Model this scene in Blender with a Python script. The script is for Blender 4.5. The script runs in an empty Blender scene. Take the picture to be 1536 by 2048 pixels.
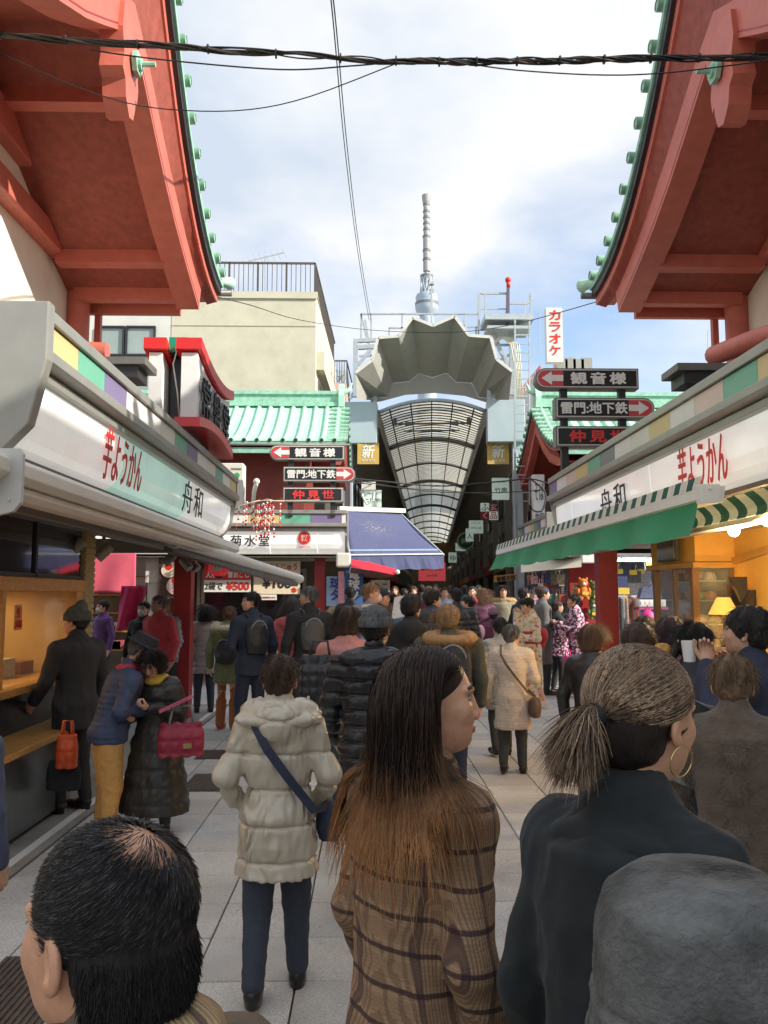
import bpy, math, random
import numpy as np
from mathutils import Vector, Matrix
random.seed(7); np.random.seed(7)
SC = bpy.context.scene
COL = SC.collection
# ------------------------------------------------------------------ camera, sky, sun, exposure
F_PX = 1640.0
CAM = Vector((0, 0, 1.75))
YAW = math.radians(1.147); PIT = math.radians(5.78)
FW = Vector((math.sin(YAW)*math.cos(PIT), math.cos(YAW)*math.cos(PIT), math.sin(PIT)))
RT = Vector((math.cos(YAW), -math.sin(YAW), 0))
UP = RT.cross(FW)
cd = bpy.data.cameras.new('camera'); cam = bpy.data.objects.new('camera', cd); COL.objects.link(cam)
cd.sensor_fit = 'HORIZONTAL'; cd.sensor_width = 36; cd.lens = F_PX/1536*36
cd.clip_start = 0.05; cd.clip_end = 6000
cam.matrix_world = Matrix.Translation(CAM) @ Matrix((RT, UP, -FW)).transposed().to_4x4()
SC.camera = cam
SUN_EL = math.radians(30); SUN_AZ = math.radians(-25)      # azimuth measured from +X towards +Y
sdir = Vector((math.cos(SUN_EL)*math.cos(SUN_AZ), math.cos(SUN_EL)*math.sin(SUN_AZ), math.sin(SUN_EL)))
sl = bpy.data.lights.new('sun', 'SUN'); sl.energy = 3.3; sl.angle = math.radians(0.6); sl.color = (1, .945, .85)
so = bpy.data.objects.new('sun', sl); COL.objects.link(so); so.location = (30, -10, 40)
so.rotation_euler = sdir.to_track_quat('Z', 'Y').to_euler()
W = bpy.data.worlds.new('World'); SC.world = W; W.use_nodes = True
nt = W.node_tree; nt.nodes.clear()
N = nt.nodes.new; L = nt.links.new
out = N('ShaderNodeOutputWorld'); bg = N('ShaderNodeBackground'); L(bg.outputs[0], out.inputs[0])
sky = N('ShaderNodeTexSky'); sky.sky_type = 'NISHITA'; sky.sun_disc = False
sky.sun_elevation = SUN_EL; sky.sun_rotation = math.radians(90) - SUN_AZ; sky.air_density = 1.0; sky.dust_density = 1.0; sky.ozone_density = 2.0
bg.inputs[1].default_value = 0.13
tc = N('ShaderNodeTexCoord'); sep = N('ShaderNodeSeparateXYZ'); L(tc.outputs['Generated'], sep.inputs[0])
mz = N('ShaderNodeMath'); mz.operation = 'MAXIMUM'; L(sep.outputs[2], mz.inputs[0]); mz.inputs[1].default_value = 0.0
ad = N('ShaderNodeMath'); ad.operation = 'ADD'; L(mz.outputs[0], ad.inputs[0]); ad.inputs[1].default_value = 0.32
dx = N('ShaderNodeMath'); dx.operation = 'DIVIDE'; L(sep.outputs[0], dx.inputs[0]); L(ad.outputs[0], dx.inputs[1])
dy = N('ShaderNodeMath'); dy.operation = 'DIVIDE'; L(sep.outputs[1], dy.inputs[0]); L(ad.outputs[0], dy.inputs[1])
cb = N('ShaderNodeCombineXYZ'); L(dx.outputs[0], cb.inputs[0]); L(dy.outputs[0], cb.inputs[1]); cb.inputs[2].default_value = 3.7
n1 = N('ShaderNodeTexNoise'); L(cb.outputs[0], n1.inputs['Vector']); n1.inputs['Scale'].default_value = 1.5; n1.inputs['Detail'].default_value = 9; n1.inputs['Roughness'].default_value = .52; n1.inputs['Distortion'].default_value = .25
r1 = N('ShaderNodeValToRGB'); L(n1.outputs[0], r1.inputs[0])
r1.color_ramp.elements[0].position = .33; r1.color_ramp.elements[0].color = (0, 0, 0, 1)
r1.color_ramp.elements[1].position = .525; r1.color_ramp.elements[1].color = (1, 1, 1, 1)
n2 = N('ShaderNodeTexNoise'); L(cb.outputs[0], n2.inputs['Vector']); n2.inputs['Scale'].default_value = 2.6; n2.inputs['Detail'].default_value = 6; n2.inputs['Roughness'].default_value = .5
r2 = N('ShaderNodeValToRGB'); L(n2.outputs[0], r2.inputs[0])
r2.color_ramp.elements[0].position = .36; r2.color_ramp.elements[0].color = (2.5, 2.85, 3.35, 1)
r2.color_ramp.elements[1].position = .60; r2.color_ramp.elements[1].color = (3.75, 3.8, 3.88, 1)
mx = N('ShaderNodeMix'); mx.data_type = 'RGBA'
mf = N('ShaderNodeMath'); mf.operation = 'MULTIPLY_ADD'; L(r1.outputs[0], mf.inputs[0]); mf.inputs[1].default_value = .84; mf.inputs[2].default_value = .16
L(mf.outputs[0], mx.inputs['Factor']); L(sky.outputs[0], mx.inputs[6]); L(r2.outputs[0], mx.inputs[7])
L(mx.outputs[2], bg.inputs[0])
SC.view_settings.view_transform = 'Standard'; SC.view_settings.look = 'None'; SC.view_settings.gamma = 1
SC.view_settings.exposure = 1.06; SC.view_settings.use_curve_mapping = False
SC.cycles.max_bounces = 7; SC.cycles.diffuse_bounces = 4; SC.cycles.transparent_max_bounces = 12; SC.cycles.caustics_reflective = False; SC.cycles.caustics_refractive = False

# ------------------------------------------------------------------ helpers
def ray(px, py):
    return FW + RT*((px-768)/F_PX) + UP*((1024-py)/F_PX)
def at(px, py, Y):
    d = ray(px, py); return CAM + d*(Y/d.y)
def onX(px, py, X):
    d = ray(px, py); return CAM + d*(X/d.x)
def onZ(px, py, z=0.0):
    d = ray(px, py); return CAM + d*((z-CAM.z)/d.z)
def link(o, parent=None):
    COL.objects.link(o)
    if parent: o.parent = parent
    return o
def empty(name, loc, label, cat, group=None):
    o = bpy.data.objects.new(name, None); o.empty_display_size = .1; o.location = loc; COL.objects.link(o)
    o['label'] = label; o['category'] = cat
    if group: o['group'] = group
    return o
def tag(o, label, cat, group=None):
    o['label'] = label; o['category'] = cat
    if group: o['group'] = group
    return o
def structure(o): o['kind'] = 'structure'; return o
def stuff(o): o['kind'] = 'stuff'; return o
def root_of(p):
    while p.parent: p = p.parent
    return p
class MB:
    def __init__(s): s.v = []; s.f = []; s.m = []; s.mi = 0
    def add(s, vs, fs):
        b = len(s.v); s.v += [tuple(p) for p in vs]
        for f in fs: s.f.append(tuple(b+i for i in f)); s.m.append(s.mi)
        return s
    def box(s, lo, hi):
        x0, y0, z0 = lo; x1, y1, z1 = hi
        if x0 > x1: x0, x1 = x1, x0
        if y0 > y1: y0, y1 = y1, y0
        if z0 > z1: z0, z1 = z1, z0
        return s.add([(x0,y0,z0),(x1,y0,z0),(x1,y1,z0),(x0,y1,z0),(x0,y0,z1),(x1,y0,z1),(x1,y1,z1),(x0,y1,z1)],
                     [(3,2,1,0),(4,5,6,7),(0,1,5,4),(1,2,6,5),(2,3,7,6),(3,0,4,7)])
    def frame(s, c, R, U, w, h, t, b):            # rectangular ring frame, thickness along normal
        c = Vector(c); R = Vector(R).normalized(); U = Vector(U).normalized()
        s.obox(c+U*(h/2-b/2), R*w/2, U*b/2, R.cross(U)*t/2); s.obox(c-U*(h/2-b/2), R*w/2, U*b/2, R.cross(U)*t/2)
        s.obox(c+R*(w/2-b/2), R*b/2, U*(h/2-b), R.cross(U)*t/2); s.obox(c-R*(w/2-b/2), R*b/2, U*(h/2-b), R.cross(U)*t/2)
        return s
    def obox(s, c, a, b, d):
        c = Vector(c); a = Vector(a); b = Vector(b); d = Vector(d)
        vs = [c+a*i+b*j+d*k for k in (-1, 1) for j in (-1, 1) for i in (-1, 1)]
        return s.add(vs, [(0,2,3,1),(4,5,7,6),(0,1,5,4),(2,6,7,3),(0,4,6,2),(1,3,7,5)])
    def bar(s, p, q, w, h=None, up=(0,0,1)):
        p = Vector(p); q = Vector(q); h = h or w; d = (q-p); l = d.length; d.normalize()
        u = Vector(up); a = d.cross(u)
        if a.length < 1e-4: a = d.cross(Vector((1,0,0)))
        a.normalize(); u = a.cross(d)
        return s.obox((p+q)/2, d*l/2, a*w/2, u*h/2)
    def prism(s, poly, ext):                     # planar polygon pushed along ext
        ext = Vector(ext); n = len(poly); vs = [Vector(p) for p in poly]
        return s.add(vs+[p+ext for p in vs], [tuple(range(n))[::-1], tuple(range(n, 2*n))]+[(i, (i+1) % n, n+(i+1) % n, n+i) for i in range(n)])
    def strip(s, A, B, ext=None):                # ribbon between two polylines, given thickness ext
        A = [Vector(p) for p in A]; B = [Vector(p) for p in B]; n = len(A)
        if ext is None: return s.add(A+B, [(i, i+1, n+i+1, n+i) for i in range(n-1)])
        e = Vector(ext); s.add(A+B+[p+e for p in A]+[p+e for p in B],
            [(i, i+1, n+i+1, n+i) for i in range(n-1)] + [(2*n+i, 3*n+i, 3*n+i+1, 2*n+i+1) for i in range(n-1)] +
            [(i, 2*n+i, 2*n+i+1, i+1) for i in range(n-1)] + [(n+i, n+i+1, 3*n+i+1, 3*n+i) for i in range(n-1)] +
            [(0, n, 3*n, 2*n), (n-1, 3*n-1, 4*n-1, 2*n-1)][:1] + [(n-1, 3*n-1, 4*n-1, 2*n-1)][:1])
        return s
    def tube(s, pts, r, k=8, cap=True):
        pts = [Vector(p) for p in pts]; n = len(pts); rr = r if hasattr(r, '__len__') else [r]*n
        ref = None; vs = []; fs = []
        for i, p in enumerate(pts):
            d = (pts[min(i+1, n-1)]-pts[max(i-1, 0)]).normalized()
            if ref is None:
                ref = Vector((0, 0, 1)) if abs(d.z) < .9 else Vector((1, 0, 0))
            a = d.cross(ref).normalized(); ref = a.cross(d).normalized()
            for j in range(k):
                t = 2*math.pi*j/k; vs.append(p+(a*math.cos(t)+ref*math.sin(t))*rr[i])
        for i in range(n-1):
            for j in range(k):
                fs.append((i*k+j, i*k+(j+1) % k, (i+1)*k+(j+1) % k, (i+1)*k+j))
        if cap: fs += [tuple(range(k))[::-1], tuple((n-1)*k+j for j in range(k))]
        return s.add(vs, fs)
    def ball(s, c, r, k=10, m=6):
        c = Vector(c); rx, ry, rz = r if hasattr(r, '__len__') else (r, r, r); vs = [c+Vector((0,0,rz))]; fs = []
        for i in range(1, m):
            a = math.pi*i/m
            for j in range(k):
                t = 2*math.pi*j/k; vs.append(c+Vector((rx*math.sin(a)*math.cos(t), ry*math.sin(a)*math.sin(t), rz*math.cos(a))))
        vs.append(c-Vector((0,0,rz)))
        for j in range(k): fs.append((0, 1+j, 1+(j+1) % k)); fs.append((len(vs)-1, 1+(m-2)*k+(j+1) % k, 1+(m-2)*k+j))
        for i in range(m-2):
            for j in range(k): fs.append((1+i*k+j, 1+(i+1)*k+j, 1+(i+1)*k+(j+1) % k, 1+i*k+(j+1) % k))
        return s.add(vs, fs)
    def build(s, name, mats, parent=None, smooth=False, bevel=0):
        me = bpy.data.meshes.new(name)
        off = root_of(parent).location if parent else Vector((0, 0, 0))
        me.from_pydata([(v[0]-off.x, v[1]-off.y, v[2]-off.z) for v in s.v], [], s.f)
        mats = mats if isinstance(mats, (list, tuple)) else [mats]
        for m in mats: me.materials.append(m)
        if len(mats) > 1: me.polygons.foreach_set('material_index', s.m)
        if smooth: me.polygons.foreach_set('use_smooth', [True]*len(me.polygons))
        me.update()
        o = bpy.data.objects.new(name, me); link(o, parent)
        if smooth == 'auto':
            me.set_sharp_from_angle(angle=math.radians(35))
        if bevel:
            b = o.modifiers.new('bevel', 'BEVEL'); b.width = bevel; b.segments = 2; b.limit_method = 'ANGLE'; b.angle_limit = math.radians(40)
        return o
def thing_mb(mb, name, mats, label, cat, group=None, smooth=False, bevel=0):
    return tag(mb.build(name, mats, None, smooth, bevel), label, cat, group)

# ------------------------------------------------------------------ materials
MATS = {}
def mat(name, col, rough=.6, var=.12, scale=6, bump=0.0, bscale=40, metal=0, emit=0, spec=.5, dirt=0, coat=0, stretch=(1,1,1), sss=0, trans=0, sheen=0, folds=0, fscale=7, fst=(1,1,.55)):
    if name in MATS: return MATS[name]
    m = bpy.data.materials.new(name); m.use_nodes = True; MATS[name] = m
    t = m.node_tree; n = t.nodes; l = t.links.new; b = n['Principled BSDF']
    b.inputs['Roughness'].default_value = rough; b.inputs['Metallic'].default_value = metal
    b.inputs['Specular IOR Level'].default_value = spec; b.inputs['Coat Weight'].default_value = coat
    if sheen: b.inputs['Sheen Weight'].default_value = sheen; b.inputs['Sheen Roughness'].default_value = .5
    if sss: b.inputs['Subsurface Weight'].default_value = sss; b.inputs['Subsurface Radius'].default_value = (.012, .004, .002); b.inputs['Subsurface Scale'].default_value = 1
    tcn = n.new('ShaderNodeTexCoord'); mp = n.new('ShaderNodeMapping'); l(tcn.outputs['Object'], mp.inputs[0]); mp.inputs['Scale'].default_value = stretch
    nz = n.new('ShaderNodeTexNoise'); l(mp.outputs[0], nz.inputs['Vector']); nz.inputs['Scale'].default_value = scale; nz.inputs['Detail'].default_value = 6; nz.inputs['Roughness'].default_value = .6
    mr = n.new('ShaderNodeMapRange'); l(nz.outputs[0], mr.inputs[0]); mr.inputs[1].default_value = .3; mr.inputs[2].default_value = .7
    mr.inputs[3].default_value = 1-var; mr.inputs[4].default_value = 1+var
    oi = n.new('ShaderNodeObjectInfo')
    vm = n.new('ShaderNodeVectorMath'); vm.operation = 'SCALE'; vm.inputs[0].default_value = col; l(mr.outputs[0], vm.inputs['Scale'])
    last = vm.outputs[0]
    if dirt:
        nd = n.new('ShaderNodeTexNoise'); l(tcn.outputs['Object'], nd.inputs['Vector']); nd.inputs['Scale'].default_value = 1.3; nd.inputs['Detail'].default_value = 10; nd.inputs['Roughness'].default_value = .7
        rd = n.new('ShaderNodeMapRange'); l(nd.outputs[0], rd.inputs[0]); rd.inputs[1].default_value = .5; rd.inputs[2].default_value = .75; rd.inputs[4].default_value = dirt
        mxd = n.new('ShaderNodeMix'); mxd.data_type = 'RGBA'; l(rd.outputs[0], mxd.inputs['Factor']); l(last, mxd.inputs[6]); mxd.inputs[7].default_value = (col[0]*.35, col[1]*.31, col[2]*.25, 1)
        last = mxd.outputs[2]
    l(last, b.inputs['Base Color'])
    if bump:
        nb = n.new('ShaderNodeTexNoise'); l(mp.outputs[0], nb.inputs['Vector']); nb.inputs['Scale'].default_value = bscale; nb.inputs['Detail'].default_value = 4
        bp = n.new('ShaderNodeBump'); bp.inputs['Strength'].default_value = bump; bp.inputs['Distance'].default_value = .01; l(nb.outputs[0], bp.inputs['Height']); l(bp.outputs[0], b.inputs['Normal'])
    if folds:
        mp2 = n.new('ShaderNodeMapping'); l(tcn.outputs['Object'], mp2.inputs[0]); mp2.inputs['Scale'].default_value = fst; mp2.inputs['Rotation'].default_value = (.35, .25, 0)
        nf = n.new('ShaderNodeTexNoise'); nf.noise_type = 'RIDGED_MULTIFRACTAL'; l(mp2.outputs[0], nf.inputs['Vector']); nf.inputs['Scale'].default_value = fscale; nf.inputs['Detail'].default_value = 3; nf.inputs['Distortion'].default_value = .8; nf.inputs['Roughness'].default_value = .45
        b2 = n.new('ShaderNodeBump'); b2.inputs['Strength'].default_value = folds; b2.inputs['Distance'].default_value = .035; l(nf.outputs[0], b2.inputs['Height'])
        if bump: l(bp.outputs[0], b2.inputs['Normal'])
        l(b2.outputs[0], b.inputs['Normal'])
    if emit:
        l(last, b.inputs['Emission Color']); b.inputs['Emission Strength'].default_value = emit
    if trans:
        b.inputs['Transmission Weight'].default_value = trans; b.inputs['IOR'].default_value = 1.03
    return m
def glassm(name, col=(.02,.025,.03), alpha=.6, rough=.04):
    m = mat(name, col, rough, .1, 2, spec=.8); m.node_tree.nodes['Principled BSDF'].inputs['Alpha'].default_value = alpha; return m
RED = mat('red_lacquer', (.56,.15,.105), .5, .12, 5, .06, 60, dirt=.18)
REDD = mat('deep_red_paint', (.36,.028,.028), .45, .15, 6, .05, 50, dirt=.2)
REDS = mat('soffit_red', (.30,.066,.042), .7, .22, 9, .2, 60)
CREAM = mat('cream_plaster', (.85,.79,.66), .85, .06, 2.5, .25, 35, dirt=.12)
COPPER = mat('green_copper', (.30,.55,.42), .6, .22, 7, .2, 40, dirt=.35)
COPPER2 = mat('pale_green_copper', (.45,.74,.57), .6, .15, 9, .15, 40, dirt=.3)
BLACKM = mat('black_metal', (.025,.025,.027), .45, .2, 10)
GREYM = mat('grey_metal', (.36,.35,.31), .38, .08, 5, metal=.35, dirt=.15)
GREYD = mat('dark_grey_metal', (.16,.155,.14), .45, .15, 5, metal=.2, dirt=.2)
STEEL = mat('galvanised_steel', (.46,.50,.52), .45, .12, 8, metal=.4)
LBOX = mat('white_acrylic', (.84,.83,.79), .12, .04, 1.5, spec=.6, coat=.3, emit=.22, dirt=.12)
LBOXG = mat('mint_acrylic', (.54,.80,.71), .12, .05, 1.5, spec=.6, coat=.3, emit=.22, dirt=.12)
WHITE = mat('white_paint', (.80,.80,.78), .45, .05, 4)
OFFW = mat('offwhite_paint', (.70,.68,.60), .5, .08, 4, dirt=.15)
INK = mat('black_ink', (.015,.015,.018), .5, .1)
REDINK = mat('red_ink', (.62,.03,.02), .45, .1)
WHINK = mat('white_ink', (.82,.82,.78), .5, .05)
WOOD = mat('varnished_wood', (.50,.26,.07), .4, .25, 5, .1, 60, stretch=(1,6,6))
DKWOOD = mat('dark_wood', (.07,.045,.03), .5, .3, 6)
GLASS = glassm('dark_glass')
CLEAR = glassm('clear_glass', (.35,.4,.38), .18)

FONT = bpy.data.fonts.load('<builtin>') if False else None
def text(s, m, parent, c, R, U, h=None, w=None, weight=0.0, depth=.004, name='lettering', shear=0, spacing=1.0, vertical=False, line=None):
    """lettering laid flat: centre c, right R, up U, fitted into w x h metres"""
    cu = bpy.data.curves.new(name, 'FONT'); cu.body = '\n'.join(s) if vertical else s
    cu.size = 1; cu.offset = min(weight, .006); cu.extrude = 0.001; cu.align_x = 'CENTER'; cu.shear = shear; cu.space_character = spacing; cu.resolution_u = 3
    if vertical: cu.space_line = .95
    if line: cu.space_line = line
    o = bpy.data.objects.new(name, cu); COL.objects.link(o)
    dg = bpy.context.evaluated_depsgraph_get(); me = bpy.data.meshes.new_from_object(o.evaluated_get(dg)); bpy.data.objects.remove(o)
    n = len(me.vertices); a = np.empty(n*3, 'f'); me.vertices.foreach_get('co', a); a = a.reshape(-1, 3)
    lo = a.min(0); hi = a.max(0); ww, hh = hi[0]-lo[0], hi[1]-lo[1]
    sx = w/ww if w else h/hh; sy = h/hh if h else sx
    if not w: sx = sy
    R = np.array(Vector(R).normalized()); U = np.array(Vector(U).normalized()); Nn = np.cross(R, U); off = root_of(parent).location if parent else Vector((0,0,0))
    x = (a[:,0]-(lo[0]+hi[0])/2)*sx; y = (a[:,1]-(lo[1]+hi[1])/2)*sy; z = (a[:,2]/.001+1)*.5*depth
    p = np.array(c)-np.array(off)+x[:,None]*R+y[:,None]*U+z[:,None]*Nn
    me.vertices.foreach_set('co', p.astype('f').ravel()); me.materials.clear(); me.materials.append(m); me.update()
    if weight > .007:
        import bmesh
        bm = bmesh.new(); q = (weight-.004)*1.1
        for k, (ax, ay) in enumerate(((q,0),(-q,0),(0,q),(0,-q),(q*.7,q*.7),(-q*.7,-q*.7),(q*.7,-q*.7),(-q*.7,q*.7),(0,0))):
            v0 = len(bm.verts); bm.from_mesh(me); bm.verts.ensure_lookup_table(); d = Vector(R)*(ax*sx)+Vector(U)*(ay*sy)+Vector(Nn)*(.0002*k)
            for vv in bm.verts[v0:]: vv.co += d
        bm.to_mesh(me); bm.free()
    return link(bpy.data.objects.new(name, me), parent)
# ------------------------------------------------------------------ ground
GR = mat('concrete_ground', (.30,.29,.26), .85, .15, 3, .3, 80, dirt=.3)
g = MB(); g.add([(-400,-300,-.03),(400,-300,-.03),(400,900,-.03),(-400,900,-.03)], [(0,1,2,3)])
ground = structure(g.build('ground', GR))
g = MB(); g.add([(-12,2.0-6,-.02),(14,-4,-.02),(14,16.4,-.02),(-12,16.4,-.02)], [(0,1,2,3)])
JOINT = mat('mortar_joint', (.10,.095,.085), .9, .2, 12)
pave = structure(g.build('pavement', JOINT))
SLABM = mat('granite_slab', (.60,.59,.565), .6, .13, 3, .25, 160, dirt=.28)
def add_speckle(m, amt=.35, sc=220):
    t = m.node_tree; n = t.nodes; l = t.links.new; b = n['Principled BSDF']; src = b.inputs['Base Color'].links[0].from_socket
    geo = n.new('ShaderNodeNewGeometry'); nz = n.new('ShaderNodeTexNoise'); l(geo.outputs['Position'], nz.inputs['Vector']); nz.inputs['Scale'].default_value = sc; nz.inputs['Detail'].default_value = 2
    mr = n.new('ShaderNodeMapRange'); l(nz.outputs[0], mr.inputs[0]); mr.inputs[1].default_value = .35; mr.inputs[2].default_value = .65; mr.inputs[3].default_value = 1-amt; mr.inputs[4].default_value = 1+amt*.7
    big = n.new('ShaderNodeTexNoise'); l(geo.outputs['Position'], big.inputs['Vector']); big.inputs['Scale'].default_value = .9; big.inputs['Detail'].default_value = 8
    mb = n.new('ShaderNodeMapRange'); l(big.outputs[0], mb.inputs[0]); mb.inputs[1].default_value = .3; mb.inputs[2].default_value = .7; mb.inputs[3].default_value = .8; mb.inputs[4].default_value = 1.12
    oi = n.new('ShaderNodeObjectInfo'); mo = n.new('ShaderNodeMapRange'); l(oi.outputs['Random'], mo.inputs[0]); mo.inputs[3].default_value = .88; mo.inputs[4].default_value = 1.1
    m1 = n.new('ShaderNodeMath'); m1.operation = 'MULTIPLY'; l(mr.outputs[0], m1.inputs[0]); l(mo.outputs[0], m1.inputs[1])
    m2 = n.new('ShaderNodeMath'); m2.operation = 'MULTIPLY'; l(m1.outputs[0], m2.inputs[0]); l(mb.outputs[0], m2.inputs[1])
    v = n.new('ShaderNodeVectorMath'); v.operation = 'SCALE'; l(src, v.inputs[0]); l(m2.outputs[0], v.inputs['Scale']); 
    vo = n.new('ShaderNodeTexVoronoi'); l(geo.outputs['Position'], vo.inputs['Vector']); vo.inputs['Scale'].default_value = 7; sp_ = n.new('ShaderNodeMapRange'); l(vo.outputs['Distance'], sp_.inputs[0]); sp_.inputs[1].default_value = .07; sp_.inputs[2].default_value = .11; sp_.inputs[3].default_value = .72; sp_.inputs[4].default_value = 1
    v2 = n.new('ShaderNodeVectorMath'); v2.operation = 'SCALE'; l(v.outputs[0], v2.inputs[0]); l(sp_.outputs[0], v2.inputs['Scale']); l(v2.outputs[0], b.inputs['Base Color'])
add_speckle(SLABM)
def slab_mesh(w, d, h=.03, c=.004):
    m = MB(); a, b = w/2, d/2
    m.add([(-a,-b,-h),(a,-b,-h),(a,b,-h),(-a,b,-h),(-a,-b,-c),(a,-b,-c),(a,b,-c),(-a,b,-c),(-a+c,-b+c,0),(a-c,-b+c,0),(a-c,b-c,0),(-a+c,b-c,0)],
      [(0,1,5,4),(1,2,6,5),(2,3,7,6),(3,0,4,7),(4,5,9,8),(5,6,10,9),(6,7,11,10),(7,4,8,11),(8,9,10,11)])
    return m
def place_slab(me, name, x, y, parent, z=.012):
    o = bpy.data.objects.new(name, me); link(o, parent); o.location = (x, y, z+random.uniform(-.0015, .0015)); o.rotation_euler = (random.uniform(-.002,.002), random.uniform(-.002,.002), random.uniform(-.002,.002)); return o
sm = slab_mesh(.461, .466); t0 = sm.build('paving_slab', SLABM); slab_me = t0.data; bpy.data.objects.remove(t0)
cnt = 0; rest = MB()
for r in range(21):
    for c in range(12):
        place_slab(slab_me, 'paving_slab', -2.2+.235+.47*c, 3.44+.2375+.475*r, pave); cnt += 1
far = []
for r in range(4):
    for c in range(26):
        far.append((-4.6+.62*c+(.31 if r % 2 else 0), 13.42+.35+.7*r))
far.sort(key=lambda p: p[1]*1.0+abs(p[0]-.5)*.1)
t0 = slab_mesh(.611, .691).build('cross_street_slab', SLABM); fm = t0.data; bpy.data.objects.remove(t0)
for i, (x, y) in enumerate(far):
    if i < 48: place_slab(fm, 'paving_slab', x, y, pave)
    else: rest.box((x-.305, y-.345, -.02), (x+.305, y+.345, .012))
stuff(rest.build('slab_field', SLABM, pave))
# edge strips: concrete gutter, white line, iron grates
m = MB(); m.box((-12, -4, -.02), (14, 3.43, .01)); structure(m.build('concrete_strip', GR, None))
m = MB(); m.box((-4.6,3.44,-.015),(-2.22,13.4,.010)); m.box((3.46,3.44,-.015),(9,13.4,.010)); structure(m.build('shop_apron', GR))
for x in (-2.32,):
    m = MB(); m.box((x-.03, 3.5, .004),(x+.03, 13.2, .016)); structure(m.build('white_line', WHITE))
GRATE = mat('iron_grate', (.11,.085,.07), .6, .3, 20, dirt=.3)
for i, (gx, gy) in enumerate([(onZ(30,1990).x+.02, onZ(30,1990).y), (onZ(420,1568).x, onZ(420,1568).y), (onZ(425,1512).x, onZ(425,1512).y)]):
    m = MB(); 
    w, d = (.42, .7) if i < 2 else (.3,.5)
    m.box((gx-w/2, gy-d/2, .008),(gx+w/2, gy+d/2, .018))
    for k in range(int(w/.03)):
        xx = gx-w/2+.02+k*.03; m.box((xx-.007, gy-d/2+.02, .018),(xx+.007, gy+d/2-.02, .026))
    thing_mb(m, 'drain_grate', GRATE, ['slotted iron drain grate nearest the camera by the white line', 'reddish iron drain cover beside the beige coat woman', 'small iron grate farthest along the left gutter'][i], 'drain grate')
# arcade floor
m = MB(); m.add([(-6,16.4,-.012),(10,16.4,-.012),(22,170,-.012),(6,170,-.012)], [(0,1,2,3)])
structure(m.build('arcade_floor', mat('arcade_tiles', (.33,.32,.29), .5, .12, 2, dirt=.2)))

# ------------------------------------------------------------------ temple-roofed buildings
def shape(u, e): return 1-(1-u)**e
def interp(P, y):
    for (a, b), (c, d) in zip(P, P[1:]):
        if a <= y <= c: return b+(d-b)*(y-a)/(c-a)
    return P[0][1] if y < P[0][0] else P[-1][1]
CAPM = {}
def tile_cap(parent, p, r, L, ax, name='tile_cap'):
    key = (round(r,3), round(L,3), ax)
    if key not in CAPM:
        m = MB(); d = Vector((1,0,0)) if ax == 'x' else Vector((-1,0,0))
        m.tube([Vector((0,0,0))-d*L, Vector((0,0,0)), d*.0001], [r, r, r], 12)
        m.tube([d*.0001, d*.012, d*.013], [r*.98, r*.98, r*.72], 12, cap=False)
        m.mi = 1; m.tube([d*.004, d*.005], [r*.74, r*.74], 12)
        t = m.build('tile_cap', [mat('cap_copper', (.27,.47,.35), .6, .3, 14, .2, 40, dirt=.5), COPPER], None, 'auto'); CAPM[key] = t.data; bpy.data.objects.remove(t)
    o = bpy.data.objects.new(name, CAPM[key]); link(o, parent); o.location = Vector(p)-root_of(parent).location; return o
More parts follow.
